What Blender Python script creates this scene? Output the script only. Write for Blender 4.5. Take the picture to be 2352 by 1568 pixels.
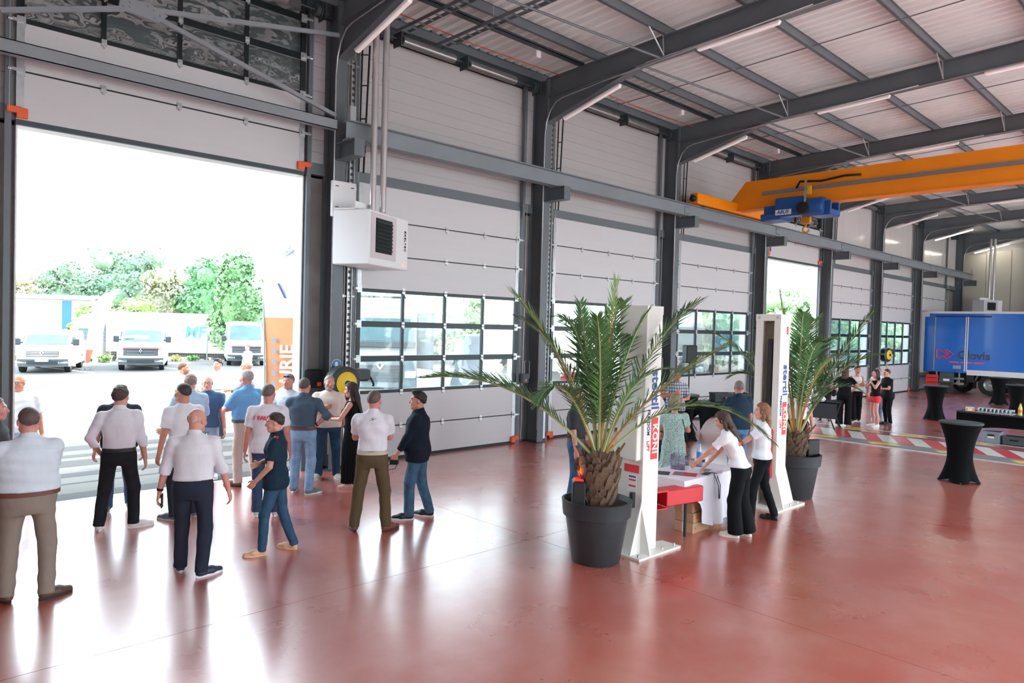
import bpy, math, random
import numpy as np
from mathutils import Vector, Matrix
random.seed(7); RNG = np.random.default_rng(7)
for o in list(bpy.data.objects): bpy.data.objects.remove(o)
S = bpy.context.scene
COL = S.collection
# ---------------------------------------------------------------- camera
CAM_H = 2.65; FOC = 1627.45; YAW = 0.810815; PITCH = -0.0230433; ROLL = 0.0269973
cf = Vector((math.cos(YAW)*math.cos(PITCH), math.sin(YAW)*math.cos(PITCH), math.sin(PITCH)))
cr = cf.cross(Vector((0, 0, 1))).normalized(); cu = cr.cross(cf)
r2 = math.cos(ROLL)*cr + math.sin(ROLL)*cu; u2 = -math.sin(ROLL)*cr + math.cos(ROLL)*cu
cam = bpy.data.cameras.new('camera'); camo = bpy.data.objects.new('camera', cam); COL.objects.link(camo)
cam.sensor_width = 36; cam.lens = FOC*36/2352; cam.clip_end = 500
camo.matrix_world = Matrix(((r2.x, u2.x, -cf.x, 0), (r2.y, u2.y, -cf.y, 0), (r2.z, u2.z, -cf.z, CAM_H), (0, 0, 0, 1)))
S.camera = camo
# ---------------------------------------------------------------- sky, sun, exposure
w = bpy.data.worlds.new('sky'); S.world = w; w.use_nodes = True
bg = w.node_tree.nodes['Background']; bg.inputs[0].default_value = (0.77, 0.915, 1.0, 1); bg.inputs[1].default_value = 2.4
sd = bpy.data.lights.new('sun', 'SUN'); sd.energy = 1.6; sd.angle = 0.03; sd.color = (1.0, 0.93, 0.86)
so = bpy.data.objects.new('sun', sd); COL.objects.link(so)
so.rotation_euler = Vector((-0.62, 0.13, -0.77)).to_track_quat('-Z', 'Y').to_euler(); so.location = (60, -10, 60)
S.view_settings.view_transform = 'Standard'; S.view_settings.look = 'None'
S.view_settings.gamma = 1; S.view_settings.use_curve_mapping = False; S.view_settings.exposure = 1.9

# ---------------------------------------------------------------- helpers
def lin(c): return tuple((x/12.92 if x <= 0.04045 else ((x+0.055)/1.055)**2.4) for x in c)
def hexc(h):
    h = h.lstrip('#')
    return lin(tuple(int(h[i:i+2], 16)/255 for i in (0, 2, 4)))
MATS = {}
def mat(name, col, rough=0.5, metal=0.0, var=0.06, scale=6.0, bump=0.0, bscale=None, emit=0.0, spec=0.5, stretch=(1, 1, 1), coat=0.0, detail=3.0):
    """principled material with procedural colour variation (and optional fine relief)"""
    if name in MATS: return MATS[name]
    if isinstance(col, str): col = hexc(col)
    m = bpy.data.materials.new(name); m.use_nodes = True; MATS[name] = m
    nt = m.node_tree; N = nt.nodes; L = nt.links; b = N['Principled BSDF']
    b.inputs['Roughness'].default_value = rough; b.inputs['Metallic'].default_value = metal
    b.inputs['Specular IOR Level'].default_value = spec
    if coat: b.inputs['Coat Weight'].default_value = coat
    tc = N.new('ShaderNodeTexCoord'); mp = N.new('ShaderNodeMapping'); mp.inputs['Scale'].default_value = stretch
    L.new(tc.outputs['Object'], mp.inputs[0])
    nz = N.new('ShaderNodeTexNoise'); nz.inputs['Scale'].default_value = scale; nz.inputs['Detail'].default_value = detail
    L.new(mp.outputs[0], nz.inputs['Vector'])
    rp = N.new('ShaderNodeValToRGB')
    rp.color_ramp.elements[0].position = 0.3; rp.color_ramp.elements[1].position = 0.7
    rp.color_ramp.elements[0].color = tuple(max(0, x*(1-var)) for x in col)+(1,)
    rp.color_ramp.elements[1].color = tuple(min(1, x*(1+var)) for x in col)+(1,)
    L.new(nz.outputs['Fac'], rp.inputs[0]); L.new(rp.outputs[0], b.inputs['Base Color'])
    if bump:
        n2 = N.new('ShaderNodeTexNoise'); n2.inputs['Scale'].default_value = bscale or scale*2; n2.inputs['Detail'].default_value = 3
        L.new(mp.outputs[0], n2.inputs['Vector'])
        bp = N.new('ShaderNodeBump'); bp.inputs['Strength'].default_value = bump; bp.inputs['Distance'].default_value = 0.02
        L.new(n2.outputs['Fac'], bp.inputs['Height']); L.new(bp.outputs[0], b.inputs['Normal'])
    if emit:
        b.inputs['Emission Color'].default_value = tuple(col)+(1,); b.inputs['Emission Strength'].default_value = emit
    return m
def glassmat(name, tint=(0.93, 0.97, 0.97), refl=0.10, rough=0.02, wob=0.25):
    if name in MATS: return MATS[name]
    m = bpy.data.materials.new(name); m.use_nodes = True; MATS[name] = m
    nt = m.node_tree; N = nt.nodes; L = nt.links; N.remove(N['Principled BSDF'])
    t = N.new('ShaderNodeBsdfTransparent'); g = N.new('ShaderNodeBsdfGlossy'); mx = N.new('ShaderNodeMixShader')
    nz = N.new('ShaderNodeTexNoise'); nz.inputs['Scale'].default_value = 2.2; tc = N.new('ShaderNodeTexCoord'); L.new(tc.outputs['Object'], nz.inputs['Vector'])
    bp = N.new('ShaderNodeBump'); bp.inputs['Strength'].default_value = wob; bp.inputs['Distance'].default_value = 0.05
    L.new(nz.outputs['Fac'], bp.inputs['Height']); L.new(bp.outputs[0], g.inputs['Normal'])
    t.inputs[0].default_value = tint+(1,); g.inputs['Roughness'].default_value = rough; g.inputs[0].default_value = (1, 1, 1, 1)
    fr = N.new('ShaderNodeFresnel'); fr.inputs[0].default_value = 1.45
    ml = N.new('ShaderNodeMath'); ml.operation = 'MULTIPLY'; ml.inputs[1].default_value = refl/0.04
    L.new(fr.outputs[0], ml.inputs[0]); mi = N.new('ShaderNodeMath'); mi.operation = 'MINIMUM'; mi.inputs[1].default_value = 0.9
    L.new(ml.outputs[0], mi.inputs[0]); L.new(mi.outputs[0], mx.inputs[0])
    L.new(t.outputs[0], mx.inputs[1]); L.new(g.outputs[0], mx.inputs[2]); L.new(mx.outputs[0], N['Material Output'].inputs[0])
    return m

class MB:
    """collects faces of one mesh"""
    def __init__(s): s.v = []; s.f = []; s.m = []
    def add(s, vs, fs, mi=0):
        b = len(s.v); s.v += [tuple(x) for x in vs]
        for f in fs: s.f.append(tuple(i+b for i in f)); s.m.append(mi)
        return s
    def box(s, a, b, mi=0, M=None):
        x0, y0, z0 = a; x1, y1, z1 = b
        vs = [Vector(p) for p in ((x0, y0, z0), (x1, y0, z0), (x1, y1, z0), (x0, y1, z0), (x0, y0, z1), (x1, y0, z1), (x1, y1, z1), (x0, y1, z1))]
        if M is not None: vs = [M @ p for p in vs]
        return s.add(vs, [(3, 2, 1, 0), (4, 5, 6, 7), (0, 1, 5, 4), (1, 2, 6, 5), (2, 3, 7, 6), (3, 0, 4, 7)], mi)
    def cbox(s, c, d, mi=0, M=None):
        return s.box([c[i]-d[i]/2 for i in range(3)], [c[i]+d[i]/2 for i in range(3)], mi, M)
    def bbox(s, a, b, r, mi=0, M=None):
        """box with chamfered vertical and horizontal edges"""
        x0, y0, z0 = a; x1, y1, z1 = b
        rings = []
        def ring(z, q):
            X0, X1, Y0, Y1 = x0+q, x1-q, y0+q, y1-q
            c = r*0.6
            return [(X0+c, Y0, z), (X1-c, Y0, z), (X1, Y0+c, z), (X1, Y1-c, z), (X1-c, Y1, z), (X0+c, Y1, z), (X0, Y1-c, z), (X0, Y0+c, z)]
        for z, q in ((z0, r), (z0+r, 0), (z1-r, 0), (z1, r)): rings.append(ring(z, q))
        vs = [Vector(p) for R in rings for p in R]
        if M is not None: vs = [M @ p for p in vs]
        fs = [tuple(range(7, -1, -1)), tuple(range(24, 32))]
        for k in range(3):
            for i in range(8): j = (i+1) % 8; fs.append((k*8+i, k*8+j, k*8+8+j, k*8+8+i))
        return s.add(vs, fs, mi)
    def loft(s, rings, mi=0, cap=True, closed=True):
        n = len(rings[0]); vs = [p for R in rings for p in R]; fs = []
        for k in range(len(rings)-1):
            for i in range(n if closed else n-1):
                j = (i+1) % n; fs.append((k*n+i, k*n+j, (k+1)*n+j, (k+1)*n+i))
        if cap: fs += [tuple(range(n-1, -1, -1)), tuple(range((len(rings)-1)*n, len(rings)*n))]
        return s.add(vs, fs, mi)
    def tube(s, pts, r, n=8, mi=0, cap=True):
        pts = [Vector(p) for p in pts]; rs = r if isinstance(r, (list, tuple)) else [r]*len(pts)
        rings = []; up = None
        for i, p in enumerate(pts):
            d = (pts[min(i+1, len(pts)-1)]-pts[max(i-1, 0)]).normalized()
            if up is None:
                up = Vector((0, 0, 1)) if abs(d.z) < 0.9 else Vector((1, 0, 0))
            a = d.cross(up)
            if a.length < 1e-4: a = d.cross(Vector((0, 1, 0)))
            a.normalize(); b = a.cross(d); up = b
            rings.append([p+rs[i]*(math.cos(2*math.pi*k/n)*a+math.sin(2*math.pi*k/n)*b) for k in range(n)])
        return s.loft(rings, mi, cap)
    def lathe(s, prof, n=24, mi=0, M=None, cap=True):
        rings = [[Vector((r*math.cos(2*math.pi*k/n), r*math.sin(2*math.pi*k/n), z)) for k in range(n)] for r, z in prof]
        if M is not None: rings = [[M @ p for p in R] for R in rings]
        return s.loft(rings, mi, cap)
    def prism(s, poly, t0, t1, fn, mi=0):
        """poly of (a,b); fn(a,b,t)->xyz"""
        return s.loft([[Vector(fn(a, b, t)) for a, b in poly] for t in (t0, t1)], mi)
    def ibeam(s, p0, p1, h, wd, tw=0.012, tf=0.018, side=None, mi=0):
        """I section from p0 to p1, p's at section centre, web vertical"""
        p0 = Vector(p0); p1 = Vector(p1); d = (p1-p0).normalized()
        a = Vector(side).normalized() if side else d.cross(Vector((0, 0, 1))).normalized()
        b = a.cross(d).normalized()
        if b.z < 0: b = -b
        H, W_, T = h/2, wd/2, tw/2
        poly = [(-W_, -H), (W_, -H), (W_, -H+tf), (T, -H+tf), (T, H-tf), (W_, H-tf), (W_, H), (-W_, H), (-W_, H-tf), (-T, H-tf), (-T, -H+tf), (-W_, -H+tf)]
        rings = [[p+a*x+b*y for x, y in poly] for p in (p0, p1)]
        n = 12; vs = rings[0]+rings[1]; fs = [(i, (i+1) % n, n+(i+1) % n, n+i) for i in range(n)]
        for o, rev in ((0, True), (n, False)):
            for q in ((0, 1, 2, 11), (10, 3, 4, 9), (8, 5, 6, 7)):
                q = tuple(o+i for i in q); fs.append(q[::-1] if rev else q)
        return s.add(vs, fs, mi)
    def mesh(s, name, mats, smooth=None):
        me = bpy.data.meshes.new(name); me.from_pydata(s.v, [], s.f)
        for m in (mats if isinstance(mats, (list, tuple)) else [mats]): me.materials.append(m)
        me.polygons.foreach_set('material_index', s.m)
        if smooth is not None:
            me.polygons.foreach_set('use_smooth', [True]*len(me.polygons))
            if smooth < 180: me.set_sharp_from_angle(angle=math.radians(smooth))
        me.update(); return me
    def build(s, name, mats, parent=None, smooth=None, loc=(0, 0, 0), rot=(0, 0, 0)):
        return link(name, s.mesh(name, mats, smooth), parent, loc, rot)
def link(name, me, parent=None, loc=(0, 0, 0), rot=(0, 0, 0)):
    o = bpy.data.objects.new(name, me); COL.objects.link(o); o.location = loc; o.rotation_euler = rot
    if parent is not None: o.parent = parent
    return o
def tag(o, label=None, cat=None, group=None, kind=None):
    if label: o['label'] = label
    if cat: o['category'] = cat
    if group: o['group'] = group
    if kind: o['kind'] = kind
    return o
def thing(name, label, cat, loc=(0, 0, 0), rz=0.0, group=None):
    return tag(link(name, None, None, loc, (0, 0, rz)), label, cat, group)
def copy_tree(o, parent=None):
    c = o.copy(); COL.objects.link(c); c.parent = parent
    for ch in [x for x in o.children]: copy_tree(ch, c)
    return c
def instance(me, name, parent, loc, rot=(0, 0, 0), scale=(1, 1, 1)):
    o = link(name, me, parent, loc, rot); o.scale = scale; return o
def text_mesh(txt, size, extr=0.002, bold=0.0, spacing=1.0, shear=0.0):
    cu_ = bpy.data.curves.new('lettering', 'FONT'); cu_.body = txt; cu_.size = size; cu_.extrude = extr; cu_.offset = bold
    cu_.align_x = 'CENTER'; cu_.align_y = 'CENTER'; cu_.space_character = spacing; cu_.resolution_u = 3; cu_.shear = shear
    to = bpy.data.objects.new('lettering_curve', cu_); COL.objects.link(to)
    me = bpy.data.meshes.new_from_object(to.evaluated_get(bpy.context.evaluated_depsgraph_get()))
    bpy.data.objects.remove(to); bpy.data.curves.remove(cu_); return me
def lettering(txt, size, m, parent, loc, rot, bold=0.0, spacing=1.0, name='lettering', shear=0.0):
    me = text_mesh(txt, size, bold=bold, spacing=spacing, shear=shear); me.materials.clear(); me.materials.append(m)
    return link(name, me, parent, loc, rot)
PI = math.pi
def Rz(a): return Matrix.Rotation(a, 4, 'Z')
def Tr(*p): return Matrix.Translation(Vector(p))
# ---------------------------------------------------------------- materials of the building
STEEL = mat('painted_steel', '#666f75', 0.45, 0.0, 0.08, 1.5)
STEELD = mat('painted_steel_dark', '#3c474d', 0.5, 0.0, 0.08, 1.5)
GALV = mat('galvanised', '#b9bcbd', 0.35, 0.6, 0.12, 9)
WHITE_PANEL = mat('door_panel_white', '#d0cfd1', 0.42, 0, 0.015, 2.0, 0.06, 60, stretch=(0.2, 1, 6))
CLAD = mat('cladding_white', '#bbb8b9', 0.4, 0, 0.03, 1.5)
BLACK = mat('black_rubber', '#15191b', 0.55, 0, 0.15, 12)
DARKALU = mat('dark_aluminium', '#1d2629', 0.35, 0.3, 0.1, 8)
GLASS = glassmat('door_glazing', (0.96, 0.985, 0.985), 0.03, 0.02, 0.05); GLASSW = glassmat('door_glazing_wavy', (0.80, 0.84, 0.84), 0.22, 0.03, 0.9)
CONC = mat('concrete', '#8d8682', 0.85, 0, 0.12, 3, 0.2, 30)
ORANGE = mat('orange_plastic', '#f0622d', 0.4, 0, 0.05, 8)
DECK = mat('roof_deck_sheet', '#eef2f2', 0.4, 0.0, 0.04, 1.2)
WHITE = mat('white_paint', '#eceaea', 0.4, 0, 0.02, 3)
LAMPW = mat('lamp_diffuser', '#fff4f4', 0.4, 0, 0.01, 3, emit=0.05)
LAMPON = mat('lamp_lit', '#fff6e2', 0.4, 0, 0.01, 3, emit=9)
REDCAB = mat('red_cable', '#b8442c', 0.5)

def floor_material():
    m = bpy.data.materials.new('red_resin_floor'); m.use_nodes = True; nt = m.node_tree; N = nt.nodes; L = nt.links; b = N['Principled BSDF']
    g = N.new('ShaderNodeNewGeometry')
    def noise(s, d, r=0.55, off=0.0, dist=0.0):
        mp = N.new('ShaderNodeMapping'); mp.inputs['Location'].default_value = (off, off*1.7, 0.37+off*0.13); L.new(g.outputs['Position'], mp.inputs[0])
        n = N.new('ShaderNodeTexNoise'); n.inputs['Scale'].default_value = s; n.inputs['Detail'].default_value = d; n.inputs['Roughness'].default_value = r
        n.inputs['Distortion'].default_value = dist; L.new(mp.outputs[0], n.inputs['Vector']); return n.outputs['Fac']
    def ramp(f, a, c):
        r = N.new('ShaderNodeValToRGB'); r.color_ramp.elements[0].position = a[0]; r.color_ramp.elements[0].color = a[1]+(1,)
        r.color_ramp.elements[1].position = c[0]; r.color_ramp.elements[1].color = c[1]+(1,); L.new(f, r.inputs[0]); return r.outputs[0]
    big = ramp(noise(0.45, 7, 0.6, 3.1, 0.3), (0.36, hexc('b04636')), (0.66, hexc('bd6a5d')))
    fine = ramp(noise(1.6, 7, 0.6, 9.0, 0.25), (0.42, (0, 0, 0)), (0.72, (1, 1, 1)))
    mix = N.new('ShaderNodeMix'); mix.data_type = 'RGBA'; mix.inputs['B'].default_value = hexc('cf9d98')+(1,)
    ml = N.new('ShaderNodeMath'); ml.operation = 'MULTIPLY'; ml.inputs[1].default_value = 0.3; L.new(fine, ml.inputs[0])
    L.new(ml.outputs[0], mix.inputs['Factor']); L.new(big, mix.inputs['A']); L.new(mix.outputs['Result'], b.inputs['Base Color'])
    rr = N.new('ShaderNodeMapRange'); rr.inputs['From Min'].default_value = 0.3; rr.inputs['From Max'].default_value = 0.7
    rr.inputs['To Min'].default_value = 0.24; rr.inputs['To Max'].default_value = 0.38; L.new(noise(0.8, 6, 0.6, 21, 0.3), rr.inputs['Value']); L.new(rr.outputs[0], b.inputs['Roughness'])
    bp = N.new('ShaderNodeBump'); bp.inputs['Strength'].default_value = 0.05; bp.inputs['Distance'].default_value = 0.02; L.new(noise(5, 4, 0.6, 2), bp.inputs['Height']); 
    b.inputs['IOR'].default_value = 1.9; b.inputs['Coat Weight'].default_value = 1.0; b.inputs['Coat IOR'].default_value = 1.85; b.inputs['Coat Roughness'].default_value = 0.22; b.inputs['Coat Tint'].default_value = (1, 1, 1, 1)
    return m
FLOORM = floor_material()
def asphalt_material():
    m = bpy.data.materials.new('asphalt'); m.use_nodes = True; nt = m.node_tree; N = nt.nodes; L = nt.links; b = N['Principled BSDF']
    g = N.new('ShaderNodeNewGeometry'); n = N.new('ShaderNodeTexNoise'); n.inputs['Scale'].default_value = 40; n.inputs['Detail'].default_value = 4
    L.new(g.outputs['Position'], n.inputs['Vector'])
    mp = N.new('ShaderNodeMapping'); mp.inputs['Scale'].default_value = (0.12, 0.9, 1); L.new(g.outputs['Position'], mp.inputs[0])
    n2 = N.new('ShaderNodeTexNoise'); n2.inputs['Scale'].default_value = 0.8; n2.inputs['Detail'].default_value = 5; L.new(mp.outputs[0], n2.inputs['Vector'])
    r = N.new('ShaderNodeValToRGB'); r.color_ramp.elements[0].position = 0.35; r.color_ramp.elements[0].color = hexc('4c4946')+(1,); r.color_ramp.elements[1].position = 0.6; r.color_ramp.elements[1].color = hexc('5d5955')+(1,)
    ad = N.new('ShaderNodeMath'); ad.inputs[1].default_value = 0; mu = N.new('ShaderNodeMath'); mu.operation = 'MULTIPLY_ADD'; mu.inputs[1].default_value = 0.35; L.new(n.outputs['Fac'], mu.inputs[0])
    mu2 = N.new('ShaderNodeMath'); mu2.operation = 'MULTIPLY'; mu2.inputs[1].default_value = 0.65; L.new(n2.outputs['Fac'], mu2.inputs[0]); L.new(mu2.outputs[0], mu.inputs[2])
    L.new(mu.outputs[0], r.inputs[0]); L.new(r.outputs[0], b.inputs['Base Color']); b.inputs['Roughness'].default_value = 0.9
    return m
ASPH = asphalt_material()
X0, X1, Y0, Y1 = -4.3, 45.2, -9.0, 11.45      # hall inner faces
DW = 4.12
DL = [1.69+5.22*i for i in range(8)]
CX = [1.14+5.22*i for i in range(8)]+[44.45]
def roofz(y): return 8.20+0.035*(11.15-y)      # top of the rafters

# ---------------------------------------------------------------- floor, ground
o = MB().box((X0, Y0-0.4, -0.25), (X1, Y1+0.04, -0.012)).build('floor', mat('joint_filler', '#6b3a35', 0.8)); tag(o, kind='structure'); FLOOR = o
xs = [X0, 6.30, 11.52, 16.74, 18.02, 20.98, 26.2, 31.4, 36.6, 41.8, X1]; ys = [Y0-0.4, -4.3, 0.91, 6.13, Y1+0.04]
for i in range(len(xs)-1):
    for j in range(len(ys)-1):
        MB().box((xs[i]+0.003, ys[j]+0.003, -0.06), (xs[i+1]-0.003, ys[j+1]-0.003, 0.0)).build('slab', FLOORM, FLOOR)
MB().box((DL[0]-0.02, Y1-0.02, -0.02), (DL[0]+DW+0.02, Y1+0.07, 0.004)).build('threshold_strip', WHITE, FLOOR)
MB().box((DL[4]-0.02, Y1-0.02, -0.02), (DL[4]+DW+0.02, Y1+0.07, 0.004)).build('threshold_strip', WHITE, FLOOR)
o = MB().box((-150, Y1+0.08, -0.35), (190, 45, -0.02)).build('ground', ASPH); tag(o, kind='structure'); GROUND = o
o = MB().box((-150, -130, -0.35), (190, Y0-0.45, -0.02)).build('ground', mat('bounce_yard', '#cfccc6', 0.9, 0, 0.08, 0.5)); tag(o, kind='structure')  # unseen ground behind the camera, made pale to bounce light into the hall
# darker strips laid on the asphalt in front of the open door and the darker parking strip
DARKSTRIP = mat('asphalt_dark', '#3a3938', 0.95, 0, 0.1, 30)
for (a, b2, y, wd, sk) in ((-2, 8.5, 11.62, 0.42, 0), (-2, 9, 13.15, 0.35, 0.02), (-2, 9, 14.25, 0.55, -0.02), (-2, 9.5, 14.95, 0.3, 0.015), (-3, 9, 15.8, 0.5, 0.0), (-2, 7, 12.55, 0.1, 0.03)):
    MB().prism([(a, y), (b2, y+sk*(b2-a)), (b2, y+wd+sk*(b2-a)*0.8), (a, y+wd)], -0.03, -0.017, lambda p, q, t: (p, q, t)).build('asphalt_strip', DARKSTRIP, GROUND)
MB().box((-20, 36.0, -0.03), (40, 41.5, -0.016)).build('asphalt_strip', mat('asphalt_park', '#4a4948', 0.95, 0, 0.1, 30), GROUND)
PLINE = mat('road_paint', '#f2f2f0', 0.7)
for x in (4.3, 8.3, 12.6, 18.6):
    MB().prism([(x, 36.2), (x+0.14, 36.2), (x+0.14-1.2, 41.2), (x-1.2, 41.2)], -0.02, -0.012, lambda p, q, t: (p, q, t)).build('parking_line', PLINE, GROUND)
# inspection-pit marking: two steel track rails and painted stripes across the hall
MB().box((17.96, Y0, -0.02), (18.05, 9.6, 0.012)).build('track_rail', mat('steel_bright', '#e4e2e2', 0.3, 0.4, 0.05), FLOOR)
MB().box((18.055, Y0, -0.02), (18.10, 9.6, 0.006)).build('track_gap', BLACK, FLOOR)
MB().box((20.93, Y0, -0.02), (20.99, 9.6, 0.008)).build('track_rail', MATS['steel_bright'], FLOOR)
MB().box((20.25, Y0, -0.02), (20.28, 9.6, 0.004)).build('track_gap', BLACK, FLOOR)
PAINTR = mat('floor_paint_red', '#cf4048', 0.3, 0, 0.12, 5); PAINTW = mat('floor_paint_white', '#d8d8d2', 0.3, 0, 0.06, 5); PAINTY = mat('floor_paint_yellow', '#e9c64f', 0.3, 0, 0.12, 5); PAINTG = mat('floor_paint_grey', '#7b7f83', 0.35, 0, 0.1, 3)
MB().box((18.12, Y0, -0.01), (20.24, 9.6, 0.0015)).build('painted_strip', PAINTG, FLOOR)
y = 9.3; k = 0
while y > -4:
    MB().prism([(18.85, y), (18.85, y-0.36), (20.15, y-0.36+0.62), (20.15, y+0.62)], 0.0, 0.003, lambda p, q, t: (p, q, t)).build('painted_stripe', PAINTR if k % 2 else PAINTW, FLOOR)
    if k % 4 == 0:
        MB().prism([(18.25, y+0.05), (18.5, y-0.55), (18.78, y-0.3), (18.55, y+0.25)], 0.0, 0.003, lambda p, q, t: (p, q, t)).build('painted_chevron', PAINTY, FLOOR)
        MB().prism([(20.42, y+0.05), (20.6, y-0.5), (20.86, y-0.25), (20.66, y+0.25)], 0.0, 0.003, lambda p, q, t: (p, q, t)).build('painted_chevron', PAINTY, FLOOR)
    y -= 0.37; k += 1

# ---------------------------------------------------------------- door wall
mb = MB()
edges = [X0]+[e for d in DL for e in (d+0.01, d+DW+0.03)]+[X1+0.3]
for i in range(0, len(edges), 2): mb.box((edges[i], 11.62, -0.1), (edges[i+1], 11.72, 5.20))
mb.box((X0-0.3, 11.62, 5.16), (X1+0.3, 11.74, 9.2))
WL = mb.build('wall_left', [CONC, WHITE]); tag(WL, kind='structure')
pm = MB()   # one horizontal cladding panel: grooved front, shared by all bays
prof = [(0.0, 0.004), (0.0, 0.195), (0.006, 0.203), (0.006, 0.212), (0.0, 0.22), (0.0, 0.418), (0.012, 0.425), (0.05, 0.425), (0.05, 0.0), (0.012, 0.0)]
pm.prism(prof, 0.0, 1.0, lambda a, b, t: (t, a, b)); pmesh = pm.mesh('cladding_panel', CLAD)
lm = MB().box((0, 0, 0), (1, 0.12, 0.2)).mesh('lintel', STEEL)
for i in range(8):
    xa = CX[i]+0.12; xb = CX[i+1]-0.12
    if i < 5:
        for k in range(6): instance(pmesh, 'cladding_panel', WL, (xa, 11.56, 5.40+0.425*k), scale=(xb-xa, 1, 1))
    else:
        n = 3
        for k in range(n):
            w_ = (xb-xa)/n; MB().bbox((xa+k*w_+0.008, 11.555, 5.4), (xa+(k+1)*w_-0.008, 11.61, 7.98), 0.012).build('cladding_panel', mat('cladding_gloss', '#d6d1cf', 0.15, 0, 0.02, 1), WL)
    instance(lm, 'lintel', WL, (xa, 11.50, 5.20), scale=(xb-xa, 1, 1))
    MB().box((xa-0.1, 11.5, 7.97), (xb+0.1, 11.6, 8.6)).build('top_girt', STEELD, WL)
    # white reveal boards of each opening
    d = DL[i]
    for x in (d+0.01, d+DW+0.01): MB().box((x, 11.50, 0.0), (x+0.02, 11.75, 5.2)).build('reveal', WHITE, WL)
    MB().box((d+0.01, 11.50, 5.14), (d+DW+0.03, 11.75, 5.155)).build('reveal', WHITE, WL)
xa, xb = X0, CX[0]-0.12
for k in range(19): instance(pmesh, 'cladding_panel', WL, (xa, 11.56, 0.02+0.425*k), scale=(xb-xa, 1, 1))

# ---------------------------------------------------------------- sectional doors
hm = MB(); hm.box((-0.035, -0.012, -0.05), (0.035, 0, 0.05)); hm.tube([(-0.03, -0.016, 0), (0.03, -0.016, 0)], 0.011, 6); hm.box((-0.012, -0.02, -0.075), (0.012, 0, -0.05)); HINGE = hm.mesh('hinge', GALV)
em = MB(); em.box((-0.05, -0.014, -0.07), (0.05, 0, 0.07)); em.box((-0.02, -0.05, -0.02), (0.11, -0.012, 0.02)); em.tube([(0.11, -0.03, 0), (0.15, -0.03, 0)], 0.024, 8); ROLLER = em.mesh('roller_hinge', GALV)
PANELM = MB(); PANELM.prism([(0.0, 0.008), (0.0, 0.642), (0.008, 0.650), (0.04, 0.650), (0.04, 0.0), (0.008, 0.0)], 0.09, DW-0.09, lambda a, b, t: (t, a, b)); PANELM = PANELM.mesh('panel', WHITE_PANEL)
SEAL = MB().box((0.03, -0.003, -0.011), (DW-0.03, 0.03, 0.011)).mesh('joint_seal', BLACK)
ENDCAP = MB().box((0.0, -0.002, 0.002), (0.09, 0.042, 0.648)).mesh('end_cap', GALV)
def glazed_meshes():
    f = MB(); H = 0.65; wd = (DW)/4
    f.box((0, -0.004, 0), (DW, 0.044, 0.055)); f.box((0, -0.004, H-0.055), (DW, 0.044, H))
    for x in (0.0, wd, 2*wd, 3*wd, DW):
        a = max(0, x-0.03); b = min(DW, x+0.03)
        if x == 0: b = 0.085
        if x == DW: a = DW-0.085
        f.box((a, -0.003, 0.05), (b, 0.043, H-0.05))
    p = MB().box((0.02, 0.016, 0.05), (wd-0.02, 0.026, H-0.05))
    return f.mesh('glazing_frame', DARKALU), p.mesh('pane', GLASS), p.mesh('pane', GLASSW)
GFRAME, PANE, PANEW = glazed_meshes()
OBR = MB(); OBR.bbox((-0.07, -0.05, 0.0), (0.06, 0.0, 0.14), 0.01); OBR.bbox((0.0, -0.05, 0.06), (0.17, -0.005, 0.15), 0.01); OBR = OBR.mesh('bottom_bracket', ORANGE)
TRK = MB(); TRK.box((0, -0.08, 0), (0.03, 0.0, 1)); TRK.box((0, -0.085, 0), (0.075, -0.078, 1)); TRK = TRK.mesh('track', STEEL)
def spring_mesh():
    m = MB(); n = 46; prof = []
    for k in range(n*2+1): prof.append((0.092 if k % 2 else 0.082, k/(n*2)))
    m.lathe([(0.03, 0)]+prof+[(0.03, 1)], 12, M=Matrix.Rotation(PI/2, 4, 'Y')); return m.mesh('torsion_spring', mat('spring_steel', '#8e8e8f', 0.3, 0.6, 0.1), 180)
SPRING = spring_mesh()
DRUM = MB().lathe([(0.02, -0.05), (0.11, -0.05), (0.11, -0.03), (0.09, -0.03), (0.09, 0.04), (0.12, 0.04), (0.12, 0.06), (0.02, 0.06)], 16, M=Matrix.Rotation(PI/2, 4, 'Y')).mesh('cable_drum', STEELD, 30)
MOUNT = MB().box((-0.008, -0.16, -0.16), (0.008, 0.1, 0.1)).mesh('spring_plate', STEELD)
DNAME = 0
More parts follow.
